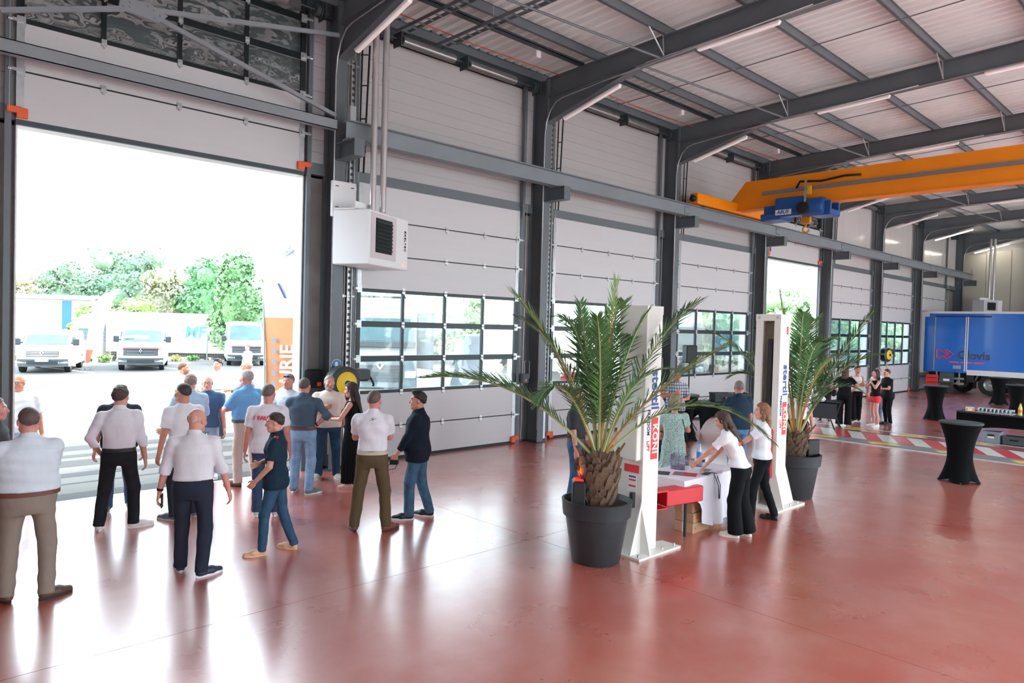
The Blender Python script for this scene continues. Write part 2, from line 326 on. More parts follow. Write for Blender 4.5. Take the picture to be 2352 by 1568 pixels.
for i in range(8):
    d = DL[i]; opened = i in (0, 4); z0 = 5.20 if opened else 0.0; yd = 11.45
    D = tag(link('door_%d' % (i+1), None, None, (d, yd, 0)), kind='structure')
    for r in range(8):
        z = z0+0.65*r
        if z > 8.0:
            M = Matrix.Translation((0, 0, 0)); yy = -0.25-0.65*(r-4.4); loc = (0, yy-0.65, 8.12+0.035*-yy)   # rest of the leaf runs back under the roof
            rot = (-PI/2, 0, 0); loc = (0, yy-0.65, 8.14); rot = (PI/2, 0, 0); loc = (0, yy, 8.12); rot = (PI/2, 0, 0)
            continue
        if 2 <= r <= 4:
            instance(GFRAME, 'glazing_frame', D, (0, 0, z))
            for k in range(4): instance(PANEW if opened else PANE, 'pane', D, (k*DW/4, 0, z))
        else:
            instance(PANELM, 'panel', D, (0, 0, z)); instance(ENDCAP, 'end_cap', D, (0, 0, z)); instance(ENDCAP, 'end_cap', D, (DW-0.09, 0, z))
        if r > 0 or True:
            if r: instance(SEAL, 'joint_seal', D, (0, 0, z))
            if r:
                for k in (1, 2, 3): instance(HINGE, 'hinge', D, (k*DW/4, -0.004, z))
                instance(ROLLER, 'roller_hinge', D, (0.05, -0.004, z), scale=(-1, 1, 1)); instance(ROLLER, 'roller_hinge', D, (DW-0.05, -0.004, z))
    MB().box((0, -0.004, -0.0 if not opened else -0.06), (DW, 0.045, 0.055 if not opened else 0.01)).build('bottom_seal', BLACK if not opened else STEELD, D, loc=(0, 0, z0))
    for s, x in ((-1, 0.06), (1, DW-0.06)): instance(OBR, 'bottom_bracket', D, (x, -0.004, z0+0.02), scale=(s, 1, 1))
    for s, x in ((-1, -0.05), (1, DW+0.05)):
        instance(TRK, 'track', D, (x, 0.06, 0.0), scale=(s, 1, 8.0))
    MB().tube([(-0.3, -0.22, 7.92), (DW+0.3, -0.22, 7.92)], 0.016, 8).build('shaft', STEELD, D)
    instance(SPRING, 'torsion_spring', D, (0.72, -0.22, 7.92), scale=(1.25, 1, 1)); instance(SPRING, 'torsion_spring', D, (2.35, -0.22, 7.92), scale=(1.3, 1, 1))
    for x in (0.6, 2.2, DW+0.16, -0.16): instance(MOUNT, 'spring_plate', D, (x, -0.22, 7.92))
    for x in (-0.08, DW+0.08): instance(DRUM, 'cable_drum', D, (x, -0.22, 7.92))
    for x in (-0.09, DW+0.09): MB().tube([(x, -0.12, z0+0.1), (x, -0.12, 7.9)], 0.005, 5).build('cable', GALV, D)

# ---------------------------------------------------------------- other walls
mb = MB()
for i in range(0, len(edges), 2): mb.box((edges[i], Y0-0.35, -0.1), (edges[i+1], Y0, 5.2))
mb.box((X0-0.3, Y0-0.35, 5.2), (X1+0.3, Y0, 9.6)); tag(mb.build('wall_right', WHITE), kind='structure')
tag(MB().box((X0-0.3, Y0-0.35, -0.1), (X0, 11.95, 9.6)).build('wall_behind', CLAD), kind='structure')
WF = MB().box((X1, Y0-0.35, -0.1), (X1+0.3, 11.95, 9.6)).build('wall_far', CLAD); tag(WF, kind='structure')
EWM = mat('endwall_panel', '#c9c6bb', 0.25, 0, 0.03, 1.0)
yy = 11.45
while yy > -8:
    MB().bbox((X1-0.05, yy-1.13, 0.02), (X1, yy-0.01, 7.2+0.2*(11.45-yy)*0.55), 0.01).build('wall_panel', EWM, WF); yy -= 1.15
MB().prism([(11.3, 7.22), (2.0, 9.05), (2.0, 9.5), (11.3, 7.75)], X1-0.20, X1-0.06, lambda a, b, t: (t, a, b)).build('eaves_board', mat('eaves_white', '#dcdad0', 0.4), WF)

# ---------------------------------------------------------------- columns and rafters
HB = 0.42
names = ['by the hanging heater', 'left of the tall palm', 'behind the first lift post', 'behind the second lift post', 'past the far open doorway', 'by the far hose reel', 'by the blue truck rear', 'in the far truck corner']
for i, x in enumerate(CX):
    lab = ('grey steel column on the jamb of the large open doorway, away from the heater' if i == 0 else 'grey steel wall column ' + names[i-1])
    C_ = thing('steel_column', lab, 'column', (x, 11.4, 0), group='wall columns')
    m = MB(); m.box((-0.1, -0.22, 0), (0.1, -0.205, 8.2)); m.box((-0.1, 0.205, 0), (0.1, 0.22, 8.2)); m.box((-0.006, -0.205, 0), (0.006, 0.205, 8.2)); m.build('shaft', STEEL, C_)
    MB().box((-0.13, -0.27, 0.0), (0.13, 0.27, 0.02)).build('base_plate', STEELD, C_)
    if i >= 1:   # crane bracket
        b = MB(); b.box((-0.1, -0.84, 5.44), (0.1, -0.22, 5.455)); b.box((-0.1, -0.84, 5.715), (0.1, -0.22, 5.73)); b.box((-0.006, -0.84, 5.455), (0.006, -0.22, 5.715)); b.box((-0.1, -0.85, 5.44), (0.1, -0.84, 5.73))
        b.build('crane_bracket', STEEL, C_)
    # rafter with haunch
    rl = 'grey steel roof rafter above the ' + ('blue box truck corner' if i == 8 else ['first bay left of the open doorway', 'hanging heater', 'wall between second and third doors', 'wall just past the first lift post', 'crane beam near its wall end', 'far open doorway', 'far hose reel', 'rear end of the blue truck'][i])
    R_ = thing('roof_rafter', rl, 'beam', (x, 11.18, 0), group='roof rafters')
    y_a, y_b = -0.02, Y0-11.18
    m = MB(); za = roofz(11.18)-HB/2; zb = roofz(Y0)-HB/2
    m.ibeam((0, y_a, za), (0, y_b, zb), HB, 0.19, 0.012, 0.016); m.build('beam', STEEL, R_)
    h = MB(); h.prism([(y_a, za-HB/2), (y_a, 7.22), (y_a-2.45, 7.84)], -0.006, 0.006, lambda a, b2, t: (t, a, b2))
    for s in (0,):
        h.prism([(y_a, 7.205), (y_a, 7.222), (y_a-2.45, 7.857), (y_a-2.45, 7.84)], -0.095, 0.095, lambda a, b2, t: (t, a, b2))
    h.box((-0.095, y_a-0.015, 7.2), (0.095, y_a, roofz(11.2))); h.build('haunch', STEEL, R_)
    # conduit running down the column and along the rafter
    pts = [(-0.13, -0.02, 0.3), (-0.13, -0.02, 6.9)]+[(-0.13, -0.02-0.5*(1-math.cos(t)), 6.9+0.75*math.sin(t)) for t in (0.4, 0.8, 1.2, 1.57)]+[(-0.11, -1.6, 7.75), (-0.11, -6.0, 8.0)]
    MB().tube(pts, 0.014, 6).build('conduit', GALV, R_, 180)
    if i:
        MB().tube([(-0.11, -2.7, 7.87), (-0.11, -18, 8.35)], 0.011, 5).build('conduit', GALV, R_)
# luminaires hung under the rafters
LM = MB(); LM.bbox((-0.05, -0.8, -0.045), (0.05, 0.8, 0.0), 0.012); LM = LM.mesh('housing', WHITE)
LD = MB(); LD.bbox((-0.042, -0.79, -0.075), (0.042, 0.79, -0.04), 0.015); LD2 = LD.mesh('diffuser', LAMPON); LD = LD.mesh('diffuser', LAMPW)
lamppos = []
for i in range(1, 9):
    x = CX[i]
    a = math.atan2(0.62, 2.45)
    lamppos.append((x, 9.95, 7.455, -a, i, 'haunch'))
    for k_, y_ in enumerate((6.58, 3.2, -0.3)): lamppos.append((x, y_, roofz(y_)-HB-0.005, -0.035, i, ('second', 'third', 'fourth')[k_]))
bayn = ['', 'heater', 'tall palm', 'first lift post', 'crane hoist', 'far open doorway', 'far hose reel', 'blue truck rear', 'truck corner']
for (x, y_, z, a, i, wh) in lamppos:
    if i == 1 and wh != 'haunch': continue
    lit = (i >= 7 and wh == 'haunch')
    t = tag(link('strip_light', None, None, (x, y_, z), (a, 0, 0)), ('lit ' if lit else 'unlit ')+('white strip light under the rafter haunch by the %s' % bayn[i] if wh == 'haunch' else 'white strip light, %s from the wall, rafter by the %s' % (wh, bayn[i])), 'light', 'strip lights under the rafters')
    instance(LM, 'housing', t, (0, 0, 0)); instance(LD2 if lit else LD, 'diffuser', t, (0, 0, 0))
# two lit strips seen at the far end hang lower on the end wall side
# ---------------------------------------------------------------- roof: purlins, deck, added skylights
PY = [11.44, 9.76, 8.06, 6.4, 4.72, 3.04, 1.36, -0.32, -2.0, -3.7, -5.4, -7.1, -8.7]
for k, y_ in enumerate(PY):
    z = roofz(y_)
    P_ = MB()
    P_.box((X0, -0.035, 0.0), (X1, 0.035, 0.008)); P_.box((X0, -0.035, 0.172), (X1, 0.035, 0.18)); P_.box((X0, -0.004, 0.0), (X1, 0.004, 0.18)); 
    P_.build('trim_%d' % (k+1), STEEL, None, loc=(0, y_, z)); tag(bpy.data.objects['trim_%d' % (k+1)], kind='structure')
def deck_strip(ya, yb, m):
    mb = MB(); x = X0-0.3; pr = []
    p = 0.25
    while x < X1+0.3:
        pr += [(x, 0.075), (x+0.11, 0.075), (x+0.135, 0.0), (x+0.145, 0.0), (x+0.225, 0.0), (x+0.25, 0.075)]; x += p
    rings = [[Vector((a, yy, roofz(yy)+0.185+b)) for a, b in pr] for yy in (yb, ya)]
    mb.loft(rings, 0, False, False); return mb
CE = deck_strip(12.2, -0.5, DECK).build('ceiling', DECK); tag(CE, kind='structure')
deck_strip(-3.9, -4.9, DECK).build('deck_sheet', DECK, CE); deck_strip(-8.3, Y0-0.4, DECK).build('deck_sheet', DECK, CE)
SKY = glassmat('added_skylight_sheet', (0.9, 0.95, 0.95), 0.04, 0.2)  # unseen skylight strips behind the camera, added to brighten the hall
for n_, (a, b) in enumerate(((-0.5, -3.9), (-4.9, -8.3))):
    o = MB().prism([(a, roofz(a)+0.24), (b, roofz(b)+0.24), (b, roofz(b)+0.25), (a, roofz(a)+0.25)], X0, X1, lambda p, q, t: (t, p, q)).build('window_%d' % (n_+1), SKY); tag(o, kind='structure')
    for k in range(11):
        x = X0+k*(X1-X0)/10; MB().box((x-0.05, b, 0), (x+0.05, a, 0.06)).build('window_frame', STEEL, o, loc=(0, 0, roofz(a)+0.255))
# anti-sag bars at mid bay and knee braces
for i in range(1, 8):
    xm = (CX[i]+CX[i+1])/2 if i < 8 else 41
    b = MB().tube([(xm, 11.3, roofz(11.3)+0.06), (xm, -8, roofz(-8)+0.06)], 0.011, 5).build('tie_bar', STEEL); tag(b, 'thin grey roof tie bar in the bay past the %s' % bayn[i], 'rod', 'roof tie bars')
# fly braces: slim galvanised struts from purlin to rafter foot
for i in range(2, 8):
    for y_ in (8.06, 4.72):
        g = thing('fly_brace', 'slim fly brace, %s the wall, by the %s' % ('nearer' if y_ > 6 else 'farther from', bayn[i]), 'brace', (CX[i], y_, roofz(y_)), group='fly braces under the purlins')
        MB().tube([(-0.62, 0, 0.02), (-0.1, 0, -0.40)], 0.016, 6).build('strut', GALV, g); MB().tube([(-0.1, 0, -0.40), (-0.1, 0.03, 0.0)], 0.012, 6).build('strut', GALV, g)
# sloping wind-brace rods under the deck
for i in (1, 2, 3, 4, 5, 6):
    r_ = MB().tube([(CX[i]+0.1, 8.75, 7.95), (CX[i+1]-0.1, 8.1, 7.86)], 0.022, 6).build('wind_brace', STEEL); tag(r_, 'grey tubular wind brace spanning to the rafter past the %s' % bayn[i], 'brace', 'roof wind braces')
# ---------------------------------------------------------------- crane runway, bay bracing
RAILM = mat('crane_rail_paint', '#858e94', 0.45, 0, 0.06, 1.5)
t = thing('crane_rail', 'long grey steel crane runway beam carried on brackets along the door wall', 'beam', (6.24, 10.8, 5.73))
m = MB(); L_ = 44.6-6.24
m.box((0, -0.11, 0), (L_, 0.11, 0.016)); m.box((0, -0.11, 0.304), (L_, 0.11, 0.32)); m.box((0, -0.006, 0.016), (L_, 0.006, 0.304)); m.build('runway_beam', RAILM, t)
m = MB(); m.box((0, -0.025, 0.32), (L_, 0.025, 0.35)); m.build('rail_head', STEEL, t)
for x in (10.44-0.0, 15.7, 20.9, 26.1, 31.3):
    m = MB(); m.box((x-0.12, -0.02, 0.04), (x+0.12, -0.006, 0.28))
    for a in (-0.08, 0.0, 0.08):
        for b in (0.08, 0.24): m.tube([(x+a, -0.035, b), (x+a, -0.02, b)], 0.014, 6)
    m.build('splice_plate', RAILM, t)
MB().box((0.05, -0.05, 0.32), (0.16, 0.05, 0.58)).build('end_stop', mat('grey_plate', '#a9adb0', 0.5), t)
MB().box((L_-0.2, -0.05, 0.32), (L_-0.08, 0.05, 0.58)).build('end_stop', MATS['grey_plate'], t)
BRM = mat('brace_paint', '#8b9297', 0.45, 0, 0.05, 2)
t = thing('wind_bracing', 'grey K-shaped wind bracing across the top of the open doorway', 'brace', (1.2, 11.0, 5.9))
m = MB(); m.box((0, -0.06, 0), (4.95, 0.06, 0.012)); m.box((0, -0.06, 0.165), (4.95, 0.06, 0.177)); m.box((0, -0.06, 0.0), (4.95, -0.048, 0.177)); m.build('beam', BRM, t)
def bar(mb, a, b, w, h):
    a = Vector(a); b = Vector(b); d = (b-a).normalized(); s = d.cross(Vector((0, 1, 0))).normalized()
    vs = []
    for p in (a, b):
        for (u, v) in ((-1, -1), (1, -1), (1, 1), (-1, 1)): vs.append(p+s*u*h/2+Vector((0, 1, 0))*v*w/2)
    mb.add(vs, [(0, 3, 2, 1), (4, 5, 6, 7), (0, 1, 5, 4), (1, 2, 6, 5), (2, 3, 7, 6), (3, 0, 4, 7)])
for a, b in (((1.85, 0, 1.06), (4.95, 0, 0.25)), ((1.85, 0, 1.06), (4.98, 0, 1.62)), ((0.25, 0, 0.52), (1.85, 0, 1.06)), ((1.85, 0, 1.06), (0.05, 0, 1.9))):
    m = MB(); bar(m, a, b, 0.05, 0.065); m.build('diagonal', BRM, t)
m = MB(); m.prism([(1.58, 0.98), (2.1, 0.93), (2.22, 1.06), (1.95, 1.17), (1.6, 1.12)], -0.03, 0.03, lambda a, b, q: (a, q, b))
for a, b in ((1.64, 1.02), (1.72, 1.04), (2.05, 0.98), (2.12, 1.03), (1.72, 1.1), (1.95, 1.12), (2.03, 1.09)): m.tube([(a, -0.045, b), (a, -0.03, b)], 0.015, 6)
m.build('gusset_plate', BRM, t)
# ---------------------------------------------------------------- overhead crane
CR = mat('crane_orange', '#fb9412', 0.4, 0, 0.03, 2); CRB = mat('hoist_blue', '#1d5296', 0.4, 0, 0.05, 3)
t = thing('overhead_crane', 'orange overhead crane girder with end carriage riding on the grey runway beam', 'crane', (19.3, 10.8, 6.08))
m = MB(); m.bbox((-2.3, -0.13, 0.03), (2.2, 0.13, 0.33), 0.015); m.build('end_carriage', CR, t)
m = MB(); m.lathe([(0.02, 0), (0.09, 0), (0.1, 0.06), (0.06, 0.12), (0.02, 0.13)], 12, M=Tr(-2.3, 0, 0.18) @ Matrix.Rotation(-PI/2, 4, 'Y')); m.build('buffer', BLACK, t, 40)
for x in (-1.8, 1.7): MB().lathe([(0.02, -0.04), (0.12, -0.04), (0.12, 0.04), (0.02, 0.04)], 16, M=Tr(x, 0, 0.11) @ Matrix.Rotation(PI/2, 4, 'X')).build('wheel', STEELD, t, 40)
gl = -19.0
m = MB(); m.prism([(0.18, 0.30), (-0.35, 0.92), (gl, 0.92), (gl, 0.12), (0.18, 0.12)], -0.14, 0.14, lambda a, b, q: (q, a, b)); m.build('girder_web', CR, t)
m = MB(); m.box((-0.2, gl, 0.09), (0.2, 0.15, 0.12)); m.build('girder_flange', CR, t)
m = MB(); m.box((-0.2, gl, 0.47), (-0.14, -0.9, 0.56)); m.build('cable_channel', mat('cable_channel', '#8d9298', 0.35, 0.5, 0.05), t)
MB().tube([(-0.19, -1.9, 0.55), (-0.2, -2.0, 0.72), (-0.22, -2.6, 0.66), (-0.22, -3.2, 0.72), (-0.2, -3.6, 0.70)], 0.03, 8).build('cable', BLACK, t, 180)
MB().tube([(-0.16, 0.02, 0.2), (-0.2, 0.0, 0.2)], 0.07, 12).build('buffer', BLACK, t, 40)
h = thing('hoist', 'blue electric rope hoist with yellow hook hanging under the orange girder', 'hoist', (19.2, 8.62, 5.55))
m = MB(); m.bbox((-0.42, -0.05, 0.28), (-0.12, 0.72, 0.80), 0.02); m.build('body', CRB, h)
m = MB(); m.lathe([(0.05, -0.55), (0.2, -0.55), (0.24, -0.45), (0.24, 0.0), (0.2, 0.05), (0.05, 0.05)], 16, M=Tr(-0.26, 0, 0.50) @ Matrix.Rotation(PI/2, 4, 'X') @ Tr(0, 0, 0.55)); m.build('drum', CRB, h, 40)
m = MB(); m.bbox((-0.40, 0.55, 0.22), (0.3, 1.15, 0.40), 0.02); m.bbox((-0.3, -0.75, 0.25), (0.35, -0.2, 0.42), 0.02); m.box((-0.3, -0.75, 0.4), (-0.22, 1.1, 0.62)); m.box((0.22, -0.75, 0.4), (0.3, 1.1, 0.62)); m.build('trolley', CRB, h)
m = MB(); m.lathe([(0.02, -0.12), (0.16, -0.12), (0.18, 0.0), (0.16, 0.12), (0.02, 0.12)], 14, M=Tr(-0.42, -0.1, 0.45) @ Matrix.Rotation(PI/2, 4, 'Y')); m.build('motor', BLACK, h, 40)
m = MB(); m.box((-0.47, -0.16, 0.45), (-0.43, -0.11, 1.2)); m.build('pickup_arm', GALV, h); MB().box((-0.5, -0.3, 0.8), (-0.44, -0.2, 1.02)).build('warning_plate', mat('yellow_plate', '#e8b31a', 0.4), h)
m = MB(); m.bbox((-0.1, -0.12, 0.08), (0.04, 0.12, 0.28), 0.02); m.build('hook_block', mat('hook_yellow', '#d58a1c', 0.4), h)
pts = [(-0.03, 0, 0.1), (-0.03, 0, 0.02)]+[(-0.03, 0.09*math.sin(a), -0.07+0.09*math.cos(a)) for a in np.linspace(0.2, 4.6, 9)]
MB().tube(pts, 0.025, 8).build('hook', MATS['hook_yellow'], h, 180)
MB().box((-0.425, 0.25, 0.33), (-0.422, 0.70, 0.47)).build('name_plate', WHITE, h)
lettering('ABUS', 0.14, CRB, h, (-0.426, 0.5, 0.40), (PI/2, 0, -PI/2), 0.004, shear=0.3)
for y_ in (-0.06, 0.06): MB().tube([(-0.03, y_, 0.25), (-0.03, y_, 0.5)], 0.006, 5).build('rope', STEELD, h)

# ---------------------------------------------------------------- unit heaters, pipes
HEATW = mat('heater_white', '#f0f1f2', 0.35, 0, 0.01, 2); HEATG = mat('heater_grey', '#d6d0d3', 0.4, 0, 0.01, 2)
def heater(loc, rz, lab, pipes, H=0.92, W_=1.36, D_=0.70, txt=True):
    t = thing('unit_heater', lab, 'heater', loc, rz)
    m = MB(); m.bbox((0, 0, 0), (W_, D_, H), 0.015); m.build('casing', HEATW, t)
    MB().box((0.06, -0.012, 0.12), (0.90, 0.0, H-0.04)).build('front_frame', HEATG, t)
    MB().box((0.2, -0.018, 0.22), (0.78, -0.010, H-0.12)).build('grille_opening', mat('grille_black', '#10181a', 0.6), t)
    n = 8
    for k in range(n):
        z = 0.25+(H-0.40)*k/n+0.02
        MB().prism([(-0.045, z), (-0.015, z+0.05), (-0.012, z+0.045), (-0.04, z-0.004)], 0.2, 0.74, lambda a, b, q: (q, a, b)).build('louvre', mat('louvre_dark', '#3b4649', 0.35, 0.3), t)
    MB().box((0.74, -0.03, 0.22), (0.78, -0.01, H-0.12)).build('louvre_side', HEATG, t)
    if txt: lettering('EXELTEC', 0.085, BLACK, t, (1.24, -0.006, 0.52), (PI/2, PI/2, 0), 0.001, 1.15)
    MB().tube([(1.2, -0.004, 0.09), (1.2, -0.015, 0.09)], 0.014, 8).build('indicator', mat('led_red', '#ff5540', 0.4, emit=1.5), t)
    m = MB(); m.box((-0.02, 0.25, H), (0.55, 0.68, H+0.02)); m.box((-0.02, 0.25, H+0.0), (0.55, 0.27, H+0.13)); m.box((0.5, 0.3, H), (1.0, 0.34, H+0.09)); m.build('top_bracket', HEATW, t)
    return t
HR = math.radians(26.7)
heater((6.37, 10.22, 3.60), HR, 'white hanging gas heater with black louvres beside the large open doorway', True)
PIPE = mat('pipe_white', '#cfcccd', 0.25, 0.55, 0.04, 4)
for x, y_, w_ in ((6.62, 10.52, 'left'), (6.81, 10.50, 'right')):
    t = thing('flue_pipe', 'pale vertical flue pipe rising from the %s heater top to the roof' % ('back of the' if w_ == 'left' else 'front of the'), 'pipe', (x, y_, 4.53), group='heater flue pipes')
    MB().tube([(0, 0, 0), (0, 0, 3.95)], 0.055, 14).build('pipe', PIPE, t, 60)
    for z in (1.1, 2.25, 3.3): MB().tube([(0, 0, z), (0, 0, z+0.05)], 0.061, 14).build('collar', PIPE, t, 60)
t = thing('wall_bracket', 'white drilled mounting plate on the column above the hanging heater', 'bracket', (6.36, 11.16, 4.45))
MB().bbox((-0.2, -0.10, 0.0), (0.26, -0.02, 0.62), 0.01).build('plate', HEATW, t)
for a in (-0.12, 0.18):
    for b in (0.16, 0.52): MB().box((a-0.03, -0.107, b), (a+0.03, -0.10, b+0.015)).build('slot', STEELD, t)
heater((43.3, 9.9, 3.88), -0.5, 'white hanging heater on the end wall above the blue truck', True, 0.75, 1.2, 0.7, False)
for x, y_, w_ in ((43.95, 9.85, 'a'), (44.1, 9.7, 'b')):
    t = thing('flue_pipe', 'cream flue pipe up the end wall, %s the downpipe' % ('farther from' if w_ == 'a' else 'nearer'), 'pipe', (x, y_, 4.66), group='end wall flue pipes')
    MB().tube([(0, 0, 0), (0, 0, 3.2)], 0.06, 12).build('pipe', PIPE, t, 60)
t = thing('drain_pipe', 'thick dark glossy downpipe on the end wall beside the flue pipes', 'pipe', (45.0, 8.35, 0.02))
MB().tube([(0, 0, 0), (0, 0, 7.6)], 0.09, 12).build('pipe', mat('pipe_dark', '#5c5c58', 0.15, 0.5), t, 60)
# perforated cable tray / conduits beside the columns
TRAY = mat('cable_tray', '#c3c5c5', 0.35, 0.6)
for i in (1, 2, 3, 4, 5):
    x = CX[i]+0.34
    t = thing('cable_tray', 'perforated vertical cable tray beside the column %s' % names[i-1], 'cable tray', (x, 11.40, 0.03), group='cable trays beside columns')
    m = MB(); m.box((-0.05, 0, 0.9), (-0.04, -0.05, 7.3)); m.box((0.04, 0, 0.9), (0.05, -0.05, 7.3)); m.box((-0.05, -0.004, 0), (0.05, 0.0, 7.3))
    for k in range(58): m.box((-0.035, -0.012, 0.95+k*0.11), (0.035, -0.004, 1.0+k*0.11), 1)
    m.build('tray', [TRAY, STEELD], t)
    m = MB()
    for dx in (-0.14, -0.1): m.tube([(dx, -0.03, 0.0), (dx, -0.03, 7.3)], 0.012, 6)
    m.build('conduit', GALV, t)
    for z in (1.0, 3.05, 5.0, 7.2):
        m = MB(); m.box((-0.2, -0.02, z), (0.12, 0.02, z+0.03)); m.tube([(-0.14, -0.06, z+0.015), (-0.14, 0.0, z+0.015)], 0.03, 8); m.build('clamp', GALV, t)
    # black ladder-like frame beside the door
    l = thing('guide_ladder', 'black ladder-like guide frame beside the column %s' % names[i-1], 'frame', (CX[i]+0.56, 11.33, 5.35), group='black guide frames')
    m = MB(); m.tube([(0, 0, 0), (0.06, -0.03, 2.3)], 0.018, 6)
    l_a = m.build('stile', BLACK, l); MB().tube([(-0.1, 0, 0), (-0.09, -0.03, 2.3)], 0.014, 6).build('stile', BLACK, l)
    for z in (0.35, 0.95, 1.55, 2.1): MB().tube([(-0.1, -0.01, z), (0.03, -0.02, z+0.03)], 0.014, 6).build('rung', BLACK, l)
# ---------------------------------------------------------------- hose reels, boot sign
YEL = mat('reel_yellow', '#f2c81d', 0.4, 0, 0.03); REELG = mat('reel_dark', '#2d3535', 0.45, 0, 0.08)
def reel(loc, rz, lab, s=1.0):
    t = thing('hose_reel', lab, 'hose reel', loc, rz); t.scale = (s, s, s)
    MX = Matrix.Rotation(PI/2, 4, 'X')
    m = MB(); m.lathe([(0.03, -0.13), (0.24, -0.13), (0.29, -0.10), (0.29, 0.10), (0.24, 0.13), (0.03, 0.13)], 28, M=MX); m.bbox((0.05, -0.11, 0.02), (0.50, 0.11, 0.24), 0.03); m.build('housing', REELG, t, 40)
    m = MB(); m.lathe([(0.02, 0.13), (0.19, 0.13), (0.20, 0.15), (0.15, 0.175), (0.05, 0.18), (0.02, 0.18)], 24, M=MX); d = m.build('drum_cover', YEL, t, 40)
    m = MB(); m.lathe([(0.01, 0.18), (0.05, 0.18), (0.05, 0.20), (0.01, 0.20)], 16, M=MX); m.build('hub', BLACK, t, 40)
    MB().tube([(0.48, 0, 0.18), (0.56, -0.02, 0.06), (0.62, -0.03, -0.05), (0.60, -0.03, -0.08)], 0.02, 8).build('nozzle', BLACK, t, 180)
    MB().tube([(0.02, -0.05, -0.2), (0.03, -0.08, -0.5), (0.06, -0.05, -0.75)], 0.016, 8).build('hose', YEL, t, 180)
    MB().box((-0.1, 0.12, -0.16), (0.1, 0.2, 0.16)).build('wall_plate', STEELD, t)
    return t
reel((6.36, 10.95, 1.57), 0.0, 'yellow and black hose reel on the column next to the open doorway')
reel((33.1, 11.15, 1.8), -0.2, 'yellow and black hose reel on a far column near the blue truck', 1.05)
t = thing('boot_sign', 'round blue safety boot sign stuck on the column above the hose reel', 'sign', (6.36, 11.165, 1.86))
MX = Matrix.Rotation(PI/2, 4, 'X')
MB().lathe([(0.0, 0), (0.105, 0), (0.105, 0.006), (0.0, 0.006)], 24, M=MX).build('border', WHITE, t, 30)
MB().lathe([(0.0, 0), (0.098, 0), (0.098, 0.009), (0.0, 0.009)], 24, M=MX).build('disc', mat('sign_blue', '#2a6fb8', 0.4), t, 30)
MB().prism([(-0.03, 0.06), (0.015, 0.06), (0.02, -0.005), (0.06, -0.03), (0.065, -0.055), (-0.045, -0.055), (-0.04, 0.0)], -0.013, -0.008, lambda a, b, q: (a, q, b)).build('boot_symbol', WHITE, t)
t = thing('control_box', 'black door control box with small orange label on the concrete pier behind people', 'box', (6.06, 11.5, 1.45))
MB().bbox((-0.17, -0.10, 0), (0.17, 0.1, 0.32), 0.015).build('casing', BLACK, t); MB().box((0.06, -0.105, 0.03), (0.14, -0.10, 0.1)).build('label', ORANGE, t)
for i in (1, 2, 3):
    t = thing('control_box', 'small dark door control box on the jamb beside column %s' % names[i], 'box', (CX[i+1]-0.38, 11.42, 1.35), group='small door control boxes')
    MB().bbox((-0.09, -0.12, 0), (0.09, -0.02, 0.22), 0.01).build('casing', STEELD, t); MB().box((-0.03, -0.125, 0.05), (0.03, -0.12, 0.09)).build('button', ORANGE, t)
    MB().tube([(0, -0.07, 0.22), (0, -0.07, 0.5), (0.15, -0.07, 0.5), (0.15, -0.07, 0.1)], 0.006, 5).build('cable', GALV, t)
# red cable and smoke detectors under the deck
for i in (1, 2, 3, 4):
    c = MB().tube([(CX[i]+0.09, 10.7, roofz(10.7)-0.08), ((CX[i]+CX[i+1])/2, 10.7, roofz(10.7)-0.13), (CX[i+1]-0.09, 10.7, roofz(10.7)-0.08)], 0.012, 6).build('red_cable', REDCAB); tag(c, 'thin red cable under the eaves past the %s' % bayn[i], 'cable', 'red eaves cables')
    t = thing('detector', 'small white detector box near the eaves past the %s' % bayn[i], 'detector', (CX[i]+3.9, 10.3, roofz(10.3)-0.14), group='ceiling detectors')
    MB().bbox((-0.07, -0.07, 0), (0.07, 0.07, 0.14), 0.015).build('casing', WHITE, t); MB().tube([(0, 0, 0.13), (0, 0, 0.2)], 0.012, 6).build('stem', GALV, t)
    # longitudinal cable trays below the eaves
    c = MB(); c.box((CX[i]+0.12, 10.05, roofz(10)-0.03), (CX[i+1]-0.12, 10.2, roofz(10)-0.02)); c.box((CX[i]+0.12, 10.05, roofz(10)-0.03), (CX[i+1]-0.12, 10.06, roofz(10)+0.02)); tag(c.build('eaves_tray', STEELD), 'dark cable tray under the eaves past the %s' % bayn[i], 'cable tray', 'eaves cable trays')
    for dx in (1.2, 2.8, 4.2):
        pass

for k_, x in enumerate((7.55, 8.45)):
    t = thing('cable_ladder', 'grey cable ladder crossing under the purlins %s the heater flues' % ('right beside' if k_ == 0 else 'a step away from'), 'cable tray', (x, 11.2, 8.0))
    m = MB(); m.box((-0.09, -5.6, 0.0), (-0.08, 0, 0.06)); m.box((0.08, -5.6, 0.0), (0.09, 0, 0.06)); m.build('side_rail', STEEL, t)
    rg = MB().box((-0.08, -0.02, 0.0), (0.08, 0.02, 0.015)).mesh('rung', STEEL)
    for j in range(22): instance(rg, 'rung', t, (0, -0.18-0.25*j, 0))
    for y_ in (-1.6, -3.3): MB().tube([(0, y_, 0.0), (0, y_, 0.33)], 0.008, 5).build('hanger', GALV, t)
